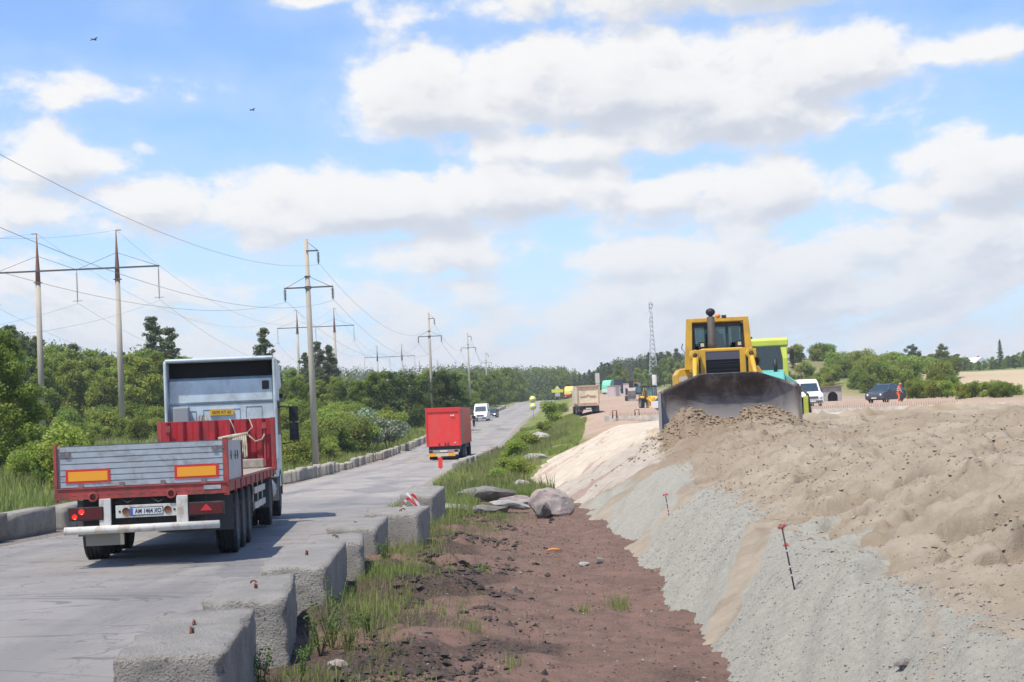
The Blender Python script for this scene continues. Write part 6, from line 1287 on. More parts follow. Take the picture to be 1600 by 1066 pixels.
def tree_proto(kind, seed):
    rg = np.random.default_rng(seed); rd = random.Random(seed); tr = MB(); cl = []
    if kind in ('dec', 'light', 'dark'):
        H = 10.0; w_ = rg.uniform(2.2, 3.0); lean = rg.normal(size=2) * .3
        tr.tube([(0, 0, -.4), (lean[0] * .3, lean[1] * .3, 3), (lean[0] * .7, lean[1] * .7, 6), (lean[0], lean[1], 8.6)], [.20, .15, .10, .04], 8)
        for _ in range(38):
            t_ = rg.uniform(0, 1) ** .8; z = .9 + 8.4 * t_; rr_ = w_ * math.sin(math.pi * min(1, (t_ * .80 + .16))) ** .75 * rg.uniform(.35, 1.0); a = rg.uniform(0, 6.283); r = rg.uniform(.65, 1.25) * (1 - .35 * t_)
            cl.append([rr_ * math.cos(a), rr_ * math.sin(a), z, r, r, r * .75])
            if rd.random() < .5: zb = max(.8, z - rg.uniform(1, 2.5)); tr.tube([(lean[0] * zb / 9, lean[1] * zb / 9, zb), (rr_ * math.cos(a) * .9, rr_ * math.sin(a) * .9, z)], [.06, .02], 5)
        n, size = 8200, .30; m_ = LM[kind]; bk = BARK
    elif kind == 'pine':
        H = 13.0; tr.tube([(0, 0, -.4), (.1, 0, 5), (.0, .1, 9), (.1, 0, 12.4)], [.19, .15, .11, .03], 8)
        for k in range(84):
            t_ = rg.uniform(0, 1) ** .8; z = 3.8 + 8.4 * t_; rr_ = (2.0 * (1 - t_) ** .6 + .2) * rg.uniform(.15, 1); a = rg.uniform(0, 6.283); r = rg.uniform(.32, .66) * (1 - .3 * t_)
            cl.append([rr_ * math.cos(a), rr_ * math.sin(a), z, r * 1.1, r * 1.1, r * .75]); tr.tube([(.05, 0, z - .5), (rr_ * math.cos(a), rr_ * math.sin(a), z)], [.05, .015], 5)
        n, size = 8500, .26; m_ = LM['pine']; bk = PBARK
    elif kind == 'young_pine':
        tr.tube([(0, 0, -.3), (0, 0, 7.6)], [.13, .02], 7)
        for k in range(30):
            t_ = k / 30; z = .9 + 7.0 * t_; rr_ = (1.9 * (1 - t_) + .12) * rg.uniform(.5, 1); a = rg.uniform(0, 6.283); cl.append([rr_ * .6 * math.cos(a), rr_ * .6 * math.sin(a), z, .25 + rr_ * .38, .25 + rr_ * .38, .32])
        n, size = 3600, .28; m_ = LM['pine']; bk = PBARK
    elif kind == 'spruce':
        tr.tube([(0, 0, -.3), (0, 0, 11.5)], [.18, .02], 7)
        for k in range(34):
            t_ = k / 34; z = .8 + 10.8 * t_; rr_ = (2.2 * (1 - t_) + .1) * rg.uniform(.7, 1); a = k * 2.4; cl.append([rr_ * .55 * math.cos(a), rr_ * .55 * math.sin(a), z, .25 + rr_ * .42, .25 + rr_ * .42, .35])
        n, size = 4200, .3; m_ = LM['dark']; bk = BARK
    elif kind in ('bush', 'bush_white', 'bush_dark'):
        for _ in range(8): a = rg.uniform(0, 6.283); tr.tube([(0, 0, -.2), (math.cos(a) * .5, math.sin(a) * .5, 1.1), (math.cos(a) * .9, math.sin(a) * .9, 1.9)], [.035, .025, .01], 5)
        for _ in range(14):
            a = rg.uniform(0, 6.283); q_ = rg.uniform(0, 1) ** .6; z = rg.uniform(.35, 2.1); rr_ = 1.15 * q_ * (1 - .3 * z / 2.2); r = rg.uniform(.35, .65); cl.append([rr_ * math.cos(a), rr_ * math.sin(a), z, r, r, r * .8])
        n, size = 4200, .17; m_ = LM[{'bush': 'light', 'bush_white': 'white', 'bush_dark': 'dec'}[kind]]; bk = BARK
    elif kind == 'near_tree':
        tr.tube([(0, 0, -.4), (.1, 0, 2.2), (-.1, .2, 4.6), (.1, .1, 6.4)], [.17, .13, .09, .03], 8)
        for _ in range(46):
            t_ = rg.uniform(0, 1); z = .5 + 6.3 * t_; rr_ = 2.3 * math.sin(math.pi * min(1, t_ * .78 + .2)) ** .6 * rg.uniform(.3, 1); a = rg.uniform(0, 6.283); r = rg.uniform(.4, .8) * (1 - .3 * t_); cl.append([rr_ * math.cos(a), rr_ * math.sin(a), z, r, r, r * .7])
            if rd.random() < .6: zb = max(.5, z - 1.5); tr.tube([(0, 0, zb), (rr_ * math.cos(a) * .9, rr_ * math.sin(a) * .9, z)], [.045, .012], 5)
        n, size = 24000, .15; m_ = LM['dec']; bk = BARK
    v, f = leaves(cl, n, size, rg, .55, .35)
    return (tr.mesh(kind + '_trunk', bk), np_mesh(kind + '_crown', v, f, m_, smooth=False))
PROTO = {k: [tree_proto(k, 100 + 17 * i + len(k)) for i in range(c_)] for k, c_ in dict(dec=4, light=3, dark=2, pine=4, young_pine=2, spruce=1, bush=3, bush_white=1, bush_dark=2, near_tree=1).items()}
def plant(kind, x, y, sc, label, group=None, cat='tree', name=None, sz=None, rg=random):
    tr, crn = rg.choice(PROTO[kind]); s = sc; nm = name or {'pine': 'pine_tree', 'young_pine': 'pine_tree', 'spruce': 'spruce_tree', 'bush': 'bush', 'bush_white': 'bush', 'bush_dark': 'bush'}.get(kind, 'tree')
    o = bpy.data.objects.new(nm, tr); C.objects.link(o); o.location = (x, y, Gf(x, y) - .05); o.rotation_euler = (0, 0, rg.uniform(0, 6.28)); o.scale = (s * rg.uniform(.9, 1.15), s * rg.uniform(.9, 1.15), sz or s)
    tag(o, label, cat, group); c_ = bpy.data.objects.new('crown', crn); C.objects.link(c_); c_.parent = o; return o
rg = random.Random(44)
def xat(px, D): return LX(px, D)
# forest edge at the left: heights chosen from the skyline of the photograph
sky_l = interp([(-40, 520), (0, 505), (40, 512), (80, 525), (120, 532), (160, 535), (200, 545), (235, 530), (270, 545), (330, 560), (390, 560), (440, 580), (480, 565), (520, 570), (560, 578), (620, 572), (700, 574)])
def height_for(px, D, py): x = xat(px, D); return CAM_Z + (hor(px) - py) / (F_PX / D) - Gf(x, D)
cnt = 0
for row, (D0, D1, st, low) in enumerate([(178, 192, 26, 16), (196, 215, 22, 6), (222, 250, 20, 0)]):
    px = -300 + row * 9
    while px < 545:
        D = rg.uniform(D0, D1); sk = float(sky_l(px)) + low * rg.uniform(.3, 2.2) + rg.uniform(-3, 9); H = height_for(px, D, sk)
        kind = 'pine' if (row > 0 and rg.random() < .55) or rg.random() < .15 else ('light' if px > 90 and rg.random() < .5 else 'dec')
        if kind == 'pine': plant('pine', xat(px, D), D, max(.5, H / 13), 'pine tree in the forest edge left of the road', 'pines of the left forest', rg=rg)
        else: plant(kind, xat(px, D), D, max(.5, H / 10), 'leafy tree in the forest edge left of the road', 'leafy trees of the left forest', rg=rg)
        px += st * rg.uniform(.6, 1.3)
# the tall pines that stand above the wood
for px, D, py, lab in ((244, 205, 484, 'tall pine tree rising above the forest left of the truck cab'), (270, 212, 503, 'thin crooked pine next to the tall one left of the cab'), (418, 215, 503, 'tall pine tree just right of the truck cab'), (500, 250, 526, 'tall pine directly behind the leaning power pole'),
                       (517, 252, 532, 'bare stemmed pine between the leaning pole and the H frame'), (480, 262, 545, 'slightly lower pine left of the leaning power pole'), (18, 170, 497, 'dark tall tree at the far left edge of the forest')):
    plant('pine', xat(px, D), D, height_for(px, D, py) / 13, lab, rg=rg)
# near dark trees at the left edge
for px, D, py, lab in ((-6, 74, 505, 'big dark leafy tree cut by the left edge of the photo'), (24, 84, 612, 'dark bushy tree beside the big one at the left edge'), (52, 92, 660, 'low dark bush right of the dark trees at the left edge')):
    plant('near_tree', xat(px, D), D, height_for(px, D, py) / 7.0, lab, rg=rg, name='tree')
plant('light', xat(2, 82), 82, height_for(2, 82, 545) / 10, 'bright green leafy branch top behind the dark tree at the left edge', rg=rg)
# shrubs of the verge and meadow at the left
def bushes(n, pxr, Dr, hr, kinds, label, group, ybase=None):
    for _ in range(n):
        D = rg.uniform(*Dr); px = rg.uniform(*pxr); k = rg.choice(kinds); h = rg.uniform(*hr); x = xat(px, D)
        if Ledge(D) - 3.6 < x < Redge(D) + 2: x = float(Ledge(D)) - 3.6 - rg.uniform(0, 3)
        plant(k, x, D, h / 2.5, label, group, 'bush', rg=rg)
bushes(26, (100, 450), (140, 172), (1.6, 3.4), ['bush', 'bush', 'bush_dark'], 'light green bush at the foot of the left forest', 'bushes under the left forest')
bushes(12, (-20, 130), (95, 150), (1.5, 3.0), ['bush_dark', 'bush', 'bush_dark'], 'bush in the meadow near the left edge of the photo', 'bushes near the left edge')
bushes(34, (440, 655), (132, 185), (1.6, 3.3), ['bush', 'bush', 'bush_dark', 'bush'], 'bright green bush between the block row and the dark trees', 'bushes left of the road')
bushes(16, (445, 560), (100, 126), (1.2, 2.6), ['bush', 'bush_dark'], 'low bush in the grass around the leaning pole', 'bushes around the leaning pole')
for px, D, h, lab in ((560, 150, 3.6, 'white blossoming bush left of the red box trailer'), (566, 142, 3.0, 'smaller white blossoming bush in front of the other'), (606, 145, 2.91, 'pale silvery bush nearest the red box trailer'), (88, 62, 2.6, 'pale silvery weed bush left of the tailgate'), (102, 58, 2.0, 'small pale bush touching the tailgate edge')):
    plant('bush_white' if h > 2.9 else 'bush', xat(px, D), D, h / 2.5, lab, None, 'bush', rg=rg)
bushes(6, (20, 90), (60, 74), (1.0, 1.9), ['bush_dark', 'bush'], 'small bush in the tall grass left of the tailgate', 'bushes left of the tailgate')
# dark tree belt beside the red trailer, then the belt along the left of the road
sky_m = interp([(540, 590), (560, 592), (590, 578), (615, 572), (640, 578), (690, 575), (720, 585), (760, 588), (800, 583), (850, 575), (885, 565), (905, 575)])
px = 548
while px < 715:
    D = rg.uniform(182, 215); H = height_for(px, D, float(sky_m(px)) + rg.uniform(0, 10)); plant(rg.choice(['dark', 'dec', 'dark']), xat(px, D), D, H / 9.6, 'dark leafy tree behind the red box trailer', 'dark trees behind the red trailer', rg=rg); px += rg.uniform(8, 15)
for row in range(3):
    px = 690 + row * 4
    while px < 900:
        Dc = float(np.interp(px, [690, 760, 830, 900], [235, 300, 400, 500])) + row * 22
        x = xat(px, Dc)
        if x > Ledge(Dc) - 4: x = float(Ledge(Dc)) - 4 - rg.uniform(0, 3)
        pxx_ = px; H = height_for(px, Dc, float(sky_m(px)) + 2 + rg.uniform(-3, 12) + (6 if row == 0 else 0)); plant(rg.choice(['dec', 'light', 'dec']), x, Dc, H / 9.6, 'bright green tree in the belt along the left of the far road', 'trees along the far road', rg=rg); px += rg.uniform(9, 15)
for i in range(22):
    D = rg.uniform(190, 330); plant(rg.choice(['bush', 'bush_dark']), float(Ledge(D)) - rg.uniform(3, 8), D, rg.uniform(2.0, 4.0) / 2.5, 'bush between the road and the far tree belt', 'bushes along the far road', 'bush', rg=rg)
# trees beyond the crest, right of the road
sky_r = interp([(895, 590), (930, 572), (950, 560), (970, 565), (985, 570), (1000, 552), (1040, 550), (1060, 545), (1080, 555), (1110, 560), (1240, 570), (1250, 560), (1290, 556), (1300, 560), (1340, 562), (1380, 556), (1400, 545), (1430, 540), (1460, 545), (1480, 545), (1520, 560), (1540, 566), (1560, 560), (1600, 545), (1680, 540)])
px = 900
while px < 1130:
    D = rg.uniform(540, 600); H = height_for(px, D, float(sky_r(px)) + rg.uniform(-2, 8)); plant('pine' if rg.random() < .7 else 'dark', xat(px, D), D, H / 12.5, 'dark pine in the wood behind the excavator and mast', 'pines behind the far site', rg=rg); px += rg.uniform(5, 9)
px = 955
while px < 1120:
    D = rg.uniform(430, 500); plant(rg.choice(['light', 'dec']), xat(px, D), D, rg.uniform(5, 8.5) / 9.6, 'light green tree in front of the far pines', 'light trees in front of the far pines', rg=rg); px += rg.uniform(8, 16)
px = 1232
while px < 1640:
    D = rg.uniform(470, 560); sk = float(sky_r(px)) + rg.uniform(0, 12); H = height_for(px, D, sk); k = rg.choice(['dec', 'light', 'dec', 'dark']); plant(k, xat(px, D), D, max(3, H) / 9.6, 'green tree on the skyline at the right', 'skyline trees at the right', rg=rg); px += rg.uniform(7, 13)
for px, D, py, k, lab in ((1428, 450, 537, 'dark', 'tall rounded dark tree left of the bare topped one on the right skyline'), (1474, 455, 537, 'dec', 'ragged topped tree in the middle of the right skyline'), (1566, 520, 530, 'spruce', 'pointed dark spruce on the right skyline'), (1192 + 50, 330, 556, 'young_pine', 'small conifer on the brown hump right of the lime cab'), (1273, 340, 556, 'young_pine', 'conifer on the right shoulder of the brown hump')):
    plant(k, xat(px, D), D, height_for(px, D, py) / {'spruce': 11.6, 'young_pine': 7.8}.get(k, 9.6), lab, rg=rg)
bushes(110, (1235, 1490), (255, 430), (2.2, 5.0), ['bush', 'bush_dark', 'bush', 'bush_dark'], 'bush on the green slope behind the parked car', 'bushes on the right slope')
bushes(24, (1418, 1500), (165, 205), (1.6, 2.7), ['bush', 'bush_dark'], 'green bush right of the worker in orange', 'bushes right of the worker')
bushes(20, (1500, 1640), (150, 175), (.9, 1.8), ['bush', 'bush_dark'], 'low bush behind the sand at the right edge', 'bushes at the right edge')
bushes(16, (1180, 1300), (265, 330), (1.5, 3), ['bush', 'bush_dark'], 'bush at the foot of the brown hump', 'bushes under the brown hump')
for px, D, h, lab in ((803, 92, 1.5, 'light green bush on the bank right of the block row'), (825, 105, 1.6, 'bush on the bank below the dirt ramp'), (790, 74, 1.0, 'leafy bush in the meadow left of the sand toe'), (812, 66, 1.2, 'leafy bush nearest the sandy slope foot'), (860, 185, 3.0, 'round dark bush beside the bend of the road'), (850, 150, 1.6, 'small bush on the top of the grassy bank'), (874, 235, 2.0, 'bush behind the round dark bush at the bend'), (770, 60, .8, 'small leafy plant in the meadow behind the rubble')):
    plant('bush', xat(px, D), D, h / 2.6, lab, None, 'bush', rg=rg)
# far woods: one mass nobody could count
r2 = np.random.default_rng(5); V, F, off_ = [], [], 0
def mass(n, Dr, pxr, skyf, name, m_, label, jit=10, dn=300, sz=.8):
    cl = []
    for _ in range(n):
        D = r2.uniform(*Dr); px = r2.uniform(*pxr); x = xat(px, D); z = Gf(x, D); h = max(2.5, height_for(px, D, float(skyf(px)) + r2.uniform(0, jit))); w_ = min(3.0, h * .34)
        for k in range(4): r = w_ * r2.uniform(.6, 1.0) * (1 - .12 * k); cl.append([x + r2.normal() * .8, D + r2.normal(), z + h * (.18 + .25 * k) - .4 * r * (k == 3), r, r, h * .15])
    v, f = leaves(cl, n * dn, sz, r2, .5, .3); me = np_mesh(name, v, f, m_, False); o = bpy.data.objects.new(name, me); C.objects.link(o); tag(o, label, 'wood', kind='stuff')
farsky = interp([(-60, 560), (500, 574), (600, 576), (700, 572), (800, 574), (880, 572), (905, 582), (925, 583), (940, 574), (960, 562), (1000, 556), (1060, 548), (1090, 556), (1130, 562), (1230, 572), (1300, 566), (1400, 560), (1600, 556), (1720, 550)])
mass(520, (600, 800), (-60, 935), farsky, 'distant_forest', LM['pine'], 'far blue green wood along the horizon behind the power lines')
mass(260, (620, 700), (690, 935), farsky, 'distant_forest', LM['dec'], 'far green wood filling the horizon beyond the crest of the road', 14)
mass(260, (620, 760), (925, 1250), farsky, 'distant_forest', LM['pine'], 'far dark wood behind the construction site')
mass(260, (580, 720), (1200, 1700), farsky, 'distant_forest', LM['dec'], 'far green wood on the right horizon', 16)
mass(190, (255, 300), (-60, 560), lambda px: sky_l(px) + 10, 'forest_interior', LM['dec'], 'dim interior of the wood behind the left forest edge', 12, 260, .5)

# ---------------------------------------------------------------- grass: blades, one mass per place
def blades(name, pts, h, w_, m_, label, lean=.35):
    n = len(pts); pts = np.asarray(pts); hh = h * r2.uniform(.5, 1.25, n); a = r2.uniform(0, 6.283, n); ww = w_ * r2.uniform(.6, 1.3, n)
    dx, dy = np.cos(a), np.sin(a); la = r2.uniform(0, 6.283, n); lx, ly = np.cos(la) * hh * lean * r2.uniform(.2, 1.2, n), np.sin(la) * hh * lean * r2.uniform(.2, 1.2, n)
    b0 = pts - np.stack([dx * ww, dy * ww, 0 * dx + .03], 1); b1 = pts + np.stack([dx * ww, dy * ww, 0 * dx - .03], 1)
    mid = pts + np.stack([lx * .35, ly * .35, hh * .6], 1); m0 = mid - np.stack([dx * ww * .7, dy * ww * .7, 0 * dx], 1); m1 = mid + np.stack([dx * ww * .7, dy * ww * .7, 0 * dx], 1)
    tp_ = pts + np.stack([lx, ly, hh], 1); t1 = tp_ + np.stack([dx * ww * .12, dy * ww * .12, 0 * dx], 1)
    v = np.stack([b0, b1, m1, m0, t1, tp_], 1).reshape(-1, 3); i = np.arange(n) * 6
    f = np.concatenate([np.stack([i, i + 1, i + 2, i + 3], 1), np.stack([i + 3, i + 2, i + 4, i + 5], 1)])
    o = bpy.data.objects.new(name, np_mesh(name, v, f, m_, False)); C.objects.link(o); tag(o, label, 'grass', kind='stuff'); return o
GRM = mat('grass_blades', (.22, .29, .07), .7, col2=(.32, .33, .12), vscale=.8, trans=.3, spec=.2); GRD = mat('grass_dry', (.30, .27, .13), .8, col2=(.14, .18, .05), vscale=.7, trans=.25, spec=.1)
def scatter(n, fx, keep):
    out = []
    while len(out) < n:
        X_, Y_ = fx(n); k = keep(X_, Y_); X_, Y_ = X_[k], Y_[k]; Z_ = G(X_, Y_)
        out += list(np.stack([X_, Y_, Z_], 1))
    return out[:n]
# beside the near blocks
pk = lambda X_, Y_: (vnoise(X_ * 1.1 + 9, Y_ * .9, 3) + .25 * vnoise(X_ * 4, Y_ * 4, 4)) > (.60 + .3 * sstep(-1.7, -.2, X_))
pts = scatter(6000, lambda n: (-2.0 + np.abs(r2.normal(size=n)) * .55, r2.uniform(12.4, 42, n)), pk); blades('grass', pts, .10, .0045, GRM, 'tufts of green grass growing along the right side of the concrete blocks', .5)
pts = scatter(1300, lambda n: (r2.uniform(-1.95, -1.25, n), r2.uniform(13, 34, n)), lambda X_, Y_: vnoise(X_ * .9 + 3, Y_ * .8, 9) > .6); blades('grass', pts, .24, .004, GRM, 'taller grass at the feet of the concrete blocks', .4)
tufts = [(hz(967, 915, .02), 130, .10, .16), (hz(755, 888, .0), 40, .06, .12), (hz(912, 930, 0), 60, .08, .07), (hz(735, 985, 0), 50, .10, .12), (hz(800, 1035, 0), 40, .1, .12), (hz(700, 815, 0), 500, .6, .12), (hz(780, 800, -.05), 500, .5, .1), (hz(750, 818, 0), 200, .5, .1)]
pts = []; 
for ((x, y), n, s_, h) in tufts:
    for _ in range(n): X_, Y_ = x + r2.normal() * s_ * .6, y + r2.normal() * s_ * 1.6; pts.append((X_, Y_, float(G(X_, Y_))))
blades('grass', pts, .13, .004, GRM, 'scattered grass tufts on the red soil', .5)
pts = scatter(3500, lambda n: (-2.0 + np.abs(r2.normal(size=n)) * .8, r2.uniform(12, 42, n)), lambda X_, Y_: (vnoise(X_ * 1.6 + 5, Y_ * 1.2, 13) > .55) & (X_ > -2.1)); blades('grass', pts, .11, .004, GRD, 'dead yellow grass matted between the green tufts by the blocks', .9)
# rubble grass, meadow at the right, meadow at the left
pts = scatter(9000, lambda n: (r2.uniform(-2.9, .8, n), r2.uniform(34, 50, n)), lambda X_, Y_: ((X_ < -1.0) | (Y_ > 43)) & (vnoise(X_ * .8, Y_ * .6, 6) > .38)); blades('grass', pts, .34, .010, GRM, 'tall green grass around the rubble heap', .35)
pts = scatter(60000, lambda n: (r2.uniform(-3.6, 7, n), r2.uniform(46, 190, n) ), lambda X_, Y_: (X_ > Redge(Y_) + .6) & (X_ < Redge(Y_) + np.interp(Y_, [46, 110, 150, 190], [5.5, 7.5, 8, 7])) & (vnoise(X_ * .4, Y_ * .15, 16) > .30) & (E(X_, Y_) < G(X_, Y_) - .12)); blades('grass', pts, .30, .02, GRM, 'meadow grass on the bank between the road and the sandy slope', .35)
pts = scatter(16000, lambda n: (r2.uniform(-3.6, 7, n), r2.uniform(46, 150, n)), lambda X_, Y_: (X_ > Redge(Y_) + 1.0) & (X_ < Redge(Y_) + 6.5) & (vnoise(X_ * .3 + 7, Y_ * .1, 26) > .42) & (E(X_, Y_) < G(X_, Y_) - .12)); blades('grass', pts, .55, .014, GRD, 'dry seed heads in the meadow grass on the bank', .3)
pts = scatter(60000, lambda n: (lambda Y_: (Ledge(Y_) - .9 - r2.uniform(0, 1, n) ** 1.4 * (6 + Y_ * .28), Y_))(r2.uniform(30, 200, n)), lambda X_, Y_: vnoise(X_ * .3, Y_ * .2, 36) > .25); blades('grass', pts, .50, .022, GRM, 'tall meadow grass left of the road', .3)
pts = scatter(20000, lambda n: (lambda Y_: (Ledge(Y_) - 1.6 - r2.uniform(0, 1, n) * (8 + Y_ * .25), Y_))(r2.uniform(34, 175, n)), lambda X_, Y_: vnoise(X_ * .2 + 4, Y_ * .12, 46) > .52); blades('grass', pts, .65, .016, GRD, 'dry grass stems in the meadow left of the road', .25)
# tall weeds beside the blocks
def weed(px, py, D, h, label, n=7, seed=1, name='weed'):
    x = LX(px, D, py); rr = random.Random(seed); g0 = float(G(x, D)); st_ = MB(); cl = []
    for k in range(n):
        a = rr.uniform(0, 6.28); t_ = Vector((math.cos(a) * h * rr.uniform(.1, .4), math.sin(a) * h * .3, h * rr.uniform(.7, 1.1))); pts = [Vector((0, 0, -.02)), t_ * .5 + Vector((0, 0, h * .06)), t_]; st_.tube(pts, [.005, .004, .002], 5)
        for j in range(6): q = pts[1].lerp(t_, j / 5) if j > 1 else pts[1] * (.5 + .3 * j); cl.append([q.x, q.y, q.z, .045, .045, .04])
    o = st_.build(name, mat('weed_stem', (.16, .17, .06), .8), None, loc=(x, D, g0)); v, f = leaves(cl, 26 * n, .035, r2, .3, .5, .7)
    c_ = bpy.data.objects.new('leaves', np_mesh('leaves', v, f, LM['weed'], False)); C.objects.link(c_); c_.parent = o; tag(o, label, 'weed')
weed(518, 990, 15.0, .62, 'tall leafy weed against the third concrete block', 9, 1); weed(500, 1005, 14.3, .42, 'bushy weed between the second and third concrete blocks', 8, 2); weed(545, 985, 14.9, .34, 'leafy weed in the grass right of the third block', 8, 3)
weed(470, 1045, 13.0, .28, 'small weed right of the second block', 7, 4); weed(408, 1060, 12.6, .30, 'dark spiky weed between the first and second blocks', 8, 5); weed(575, 975, 15.5, .2, 'low weed at the edge of the churned soil', 8, 6)
weed(560, 880, 20.5, .38, 'weed beside the fourth concrete block', 8, 7); weed(600, 865, 23, .3, 'weed patch before the upright smooth block', 8, 8)
x = LX(95, 11.2, 1060); m = MB(); m.tube([(0, 0, 0), (.04, 0, .18), (.10, 0, .36)], .004, 5); 
for k in range(5): m.tube([(.03 + .015 * k, 0, .12 + .05 * k), (.03 + .015 * k + (.03 if k % 2 else -.03), 0, .15 + .05 * k)], .003, 4)
tag(m.build('dry_stalk', mat('dry_stalk', (.30, .24, .15), .9), None, loc=(x, 11.2, .04)), 'thin dry weed stalk at the bottom left beside the nearest block', 'weed')
x = LX(219, 13.2, 970); m = MB(); m.tube([(0, 0, 0), (-.01, 0, .14)], .003, 5); tag(m.build('dry_stalk', mat('dry_stalk', (.3, .24, .15), .9), None, loc=(x, 13.2, .04)), 'single thin dark stalk standing on the road edge behind the nearest block', 'weed')

# ---------------------------------------------------------------- clods and gravel
def chunks(name, pts, sizes, m_, label):
    n = len(pts); pts = np.asarray(pts); base = np.array([(1, 0, 0), (-1, 0, 0), (0, 1, 0), (0, -1, 0), (0, 0, 1), (0, 0, -1)], float)
    fr = np.array([(0, 2, 4), (2, 1, 4), (1, 3, 4), (3, 0, 4), (2, 0, 5), (1, 2, 5), (3, 1, 5), (0, 3, 5)])
    s = np.asarray(sizes)[:, None, None]; v = base[None] * (r2.uniform(.55, 1.15, (n, 6, 1))) + r2.normal(size=(n, 6, 3)) * .22; v = v * s * np.array([1, 1, .7]); a = r2.uniform(0, 6.283, n)
    ca, sa = np.cos(a)[:, None], np.sin(a)[:, None]; v = np.stack([v[..., 0] * ca - v[..., 1] * sa, v[..., 0] * sa + v[..., 1] * ca, v[..., 2]], -1) + pts[:, None, :]
    f = (fr[None] + (np.arange(n) * 6)[:, None, None]).reshape(-1, 3); o = bpy.data.objects.new(name, np_mesh(name, v.reshape(-1, 3), f, m_, False)); C.objects.link(o); tag(o, label, name.split('_')[-1], kind='stuff')
n = 9000; X_ = r2.uniform(-1.9, 2.0, n); Y_ = r2.uniform(10.5, 42, n); k = (E(X_, Y_) < G(X_, Y_)) & (X_ > -1.9); X_, Y_ = X_[k], Y_[k]
chunks('soil_clods', np.stack([X_, Y_, G(X_, Y_) + .002], 1), .006 + .018 * r2.random(len(X_)) ** 3, mat('clod_red', (.20, .12, .095), .95, col2=(.11, .075, .06), vscale=3, bump=.6), 'small lumps of reddish soil over the dirt strip')
n = 5200; X_ = -1.45 + np.abs(r2.normal(size=n)) * .7; Y_ = r2.uniform(11, 36, n); k = (E(X_, Y_) < G(X_, Y_)) & (vnoise(X_ * 1.2, Y_ * .8, 60) > .42); X_, Y_ = X_[k], Y_[k]
chunks('dark_clods', np.stack([X_, Y_, G(X_, Y_) + .01], 1), .010 + .07 * r2.random(len(X_)) ** 4, mat('clod_dark', (.050, .038, .03), .95, col2=(.10, .08, .065), vscale=3, bump=.9), 'dark humus clods heaped along the grass edge')
n = 5200; Y_ = r2.uniform(9, 60, n); X_ = Redge(Y_) - np.abs(r2.normal(size=n)) * .42 + .15; X_[::3] = (Ledge(Y_) + np.abs(r2.normal(size=n)) * .5)[::3]
chunks('road_grit', np.stack([X_, Y_, zr(Y_) + .03], 1), .004 + .016 * r2.random(n) ** 4, mat('grit', (.30, .27, .23), .9, col2=(.17, .15, .13), vscale=9), 'loose grit and crumbs along the edges of the asphalt')
n = 700; X_ = r2.uniform(-1.0, 1.6, n); Y_ = r2.uniform(11, 40, n); k = E(X_, Y_) < G(X_, Y_); X_, Y_ = X_[k], Y_[k]
chunks('pale_stones', np.stack([X_, Y_, G(X_, Y_) + .004], 1), .006 + .022 * r2.random(len(X_)) ** 3, mat('stone_pale', (.34, .31, .28), .9, col2=(.2, .17, .15), vscale=9), 'small pale stones scattered on the red soil')
n = 26000; X_ = r2.uniform(.7, 3.6, n); Y_ = 9 + 20 * r2.random(n) ** 1.3; k = (E(X_, Y_) > G(X_, Y_) - .01) & (X_ < cr_x(Y_) + .35); X_, Y_ = X_[k], Y_[k]; fl = Y_ - 3 * (X_ - cr_x(Y_))
k = (np.abs(fl - 19.4) > 1.0) & (np.abs(fl - 30.0) > 1.6); X_, Y_ = X_[k], Y_[k]
chunks('crushed_gravel', np.stack([X_, Y_, E(X_, Y_) + .002], 1), .004 + .016 * r2.random(len(X_)) ** 4, mat('gravel_grey', (.37, .35, .295), .9, col2=(.24, .225, .19), vscale=40), 'crushed grey gravel covering the near slope')
n = 60000; X_ = r2.uniform(2.2, 12, n); Y_ = 9.5 + 38 * r2.random(n) ** 1.1; k = (X_ > cr_x(Y_) + .2); X_, Y_ = X_[k], Y_[k]; k = vnoise(X_ * 1.3, Y_ * .9, 70) > .30; X_, Y_ = X_[k], Y_[k]
chunks('sand_lumps', np.stack([X_, Y_, E(X_, Y_) + .002], 1), .006 + .030 * r2.random(len(X_)) ** 4, mat('lump_sand', (.38, .315, .235), .95, col2=(.29, .235, .17), vscale=4, bump=.5), 'lumps of damp sand strewn over the sand fill')
px_r = r2.uniform(-1, 1, 3000); PXs = [(PILES[i % 2][0] + r2.normal() * PILES[i % 2][2] * .8, PILES[i % 2][1] + r2.normal() * .8 - .3) for i in range(2600)]
PXs = np.array(PXs); chunks('pile_lumps', np.stack([PXs[:, 0], PXs[:, 1], E(PXs[:, 0], PXs[:, 1]) + .004], 1), .015 + .06 * r2.random(len(PXs)) ** 3, mat('lump_dark', (.25, .175, .105), .95, col2=(.33, .25, .16), vscale=3, bump=.5), 'lumps of darker damp sand on the piles before the blade')

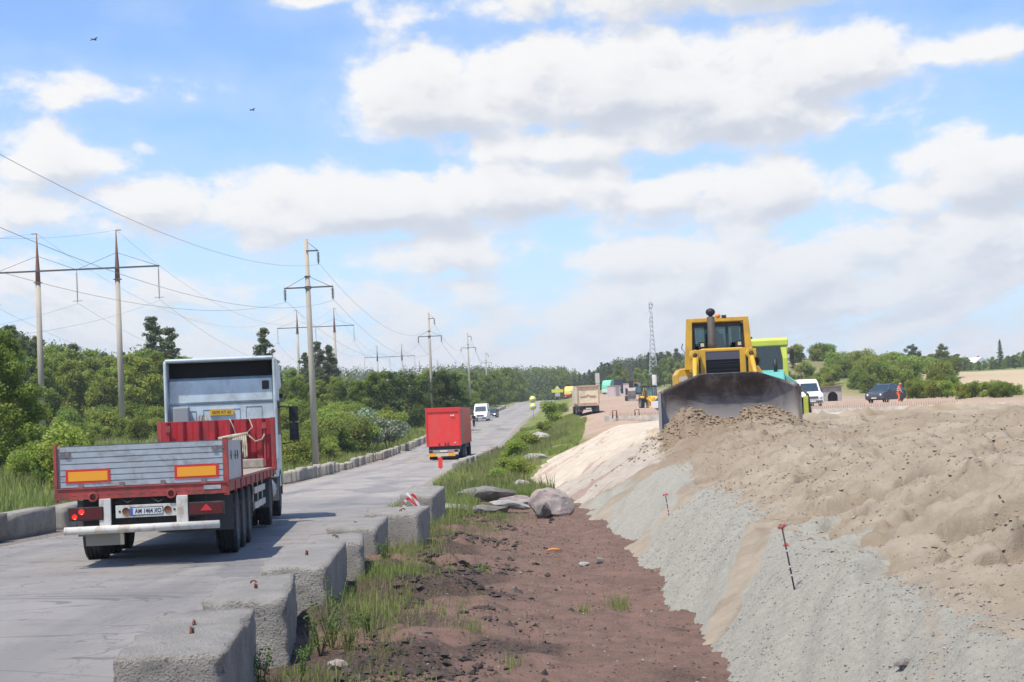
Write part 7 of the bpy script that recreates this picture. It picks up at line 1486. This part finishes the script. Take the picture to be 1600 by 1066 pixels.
# ---------------------------------------------------------------- the cloud whose shadow dulls the foreground
ALT = 420.0; sh_ = Vector((sun_dir.x, sun_dir.y, 0)) * (ALT / sun_dir.z)
ccx, ccy = sh_.x + 5, sh_.y - 30; rc_ = np.random.default_rng(12)
nu, nv = 120, 90; uu_ = np.linspace(-1, 1, nu); vv_ = np.linspace(-1, 1, nv); UU, VV = np.meshgrid(uu_, vv_)
def cshell(sign, ti):
    x_ = UU * 120; y_ = VV * 84; th = np.clip(1 - (np.abs(UU) ** 4 + np.abs(VV) ** 4), 0, 1) ** .6
    return np.stack([ccx + x_, ccy + y_ + 5 * fbm(x_, y_, 30, 3, 5) , ALT + sign * th * ti * (1 + .6 * fbm(x_, y_, 25, 5, 9 + int(ti)))], -1).reshape(-1, 3)
cm_ = bpy.data.materials.new('cloud_vapour'); cm_.use_nodes = True; t = NT(cm_.node_tree); t.n.clear()
d1 = t.node('ShaderNodeBsdfDiffuse'); d1.inputs[0].default_value = (.8, .8, .82, 1); d2 = t.node('ShaderNodeBsdfTranslucent'); d2.inputs[0].default_value = (.8, .8, .82, 1); ad = t.node('ShaderNodeMixShader'); ad.inputs[0].default_value = .6
t.l.new(d1.outputs[0], ad.inputs[1]); t.l.new(d2.outputs[0], ad.inputs[2]); tp1 = t.node('ShaderNodeBsdfTransparent'); mx = t.node('ShaderNodeMixShader'); mx.inputs[0].default_value = .14
t.l.new(tp1.outputs[0], mx.inputs[1]); t.l.new(ad.outputs[0], mx.inputs[2]); t.l.new(mx.outputs[0], t.node('ShaderNodeOutputMaterial').inputs[0])
vts = np.concatenate([cshell(1, 26), cshell(-1, 7)]); gf_ = grid_faces(nv, nu); co_ = bpy.data.objects.new('cloud', np_mesh('cloud', vts, np.concatenate([gf_, gf_ + nu * nv]), cm_)); C.objects.link(co_); tag(co_, 'broad cloud drifting overhead above the road', 'cloud', kind='stuff')

# ---------------------------------------------------------------- light summer haze
hzm = bpy.data.materials.new('haze_air'); hzm.use_nodes = True; t = NT(hzm.node_tree); t.n.clear()
pv = t.node('ShaderNodeVolumePrincipled'); pv.inputs['Color'].default_value = (.93, .97, 1.0, 1); pv.inputs['Density'].default_value = HAZE; pv.inputs['Anisotropy'].default_value = .2
t.l.new(pv.outputs[0], t.node('ShaderNodeOutputMaterial').inputs['Volume'])
hb_ = MB().box(-1230, 1230, -45, 1530, -3.2, 62).build('haze', hzm); tag(hb_, 'thin pale summer haze over the far trees', 'haze', kind='stuff')
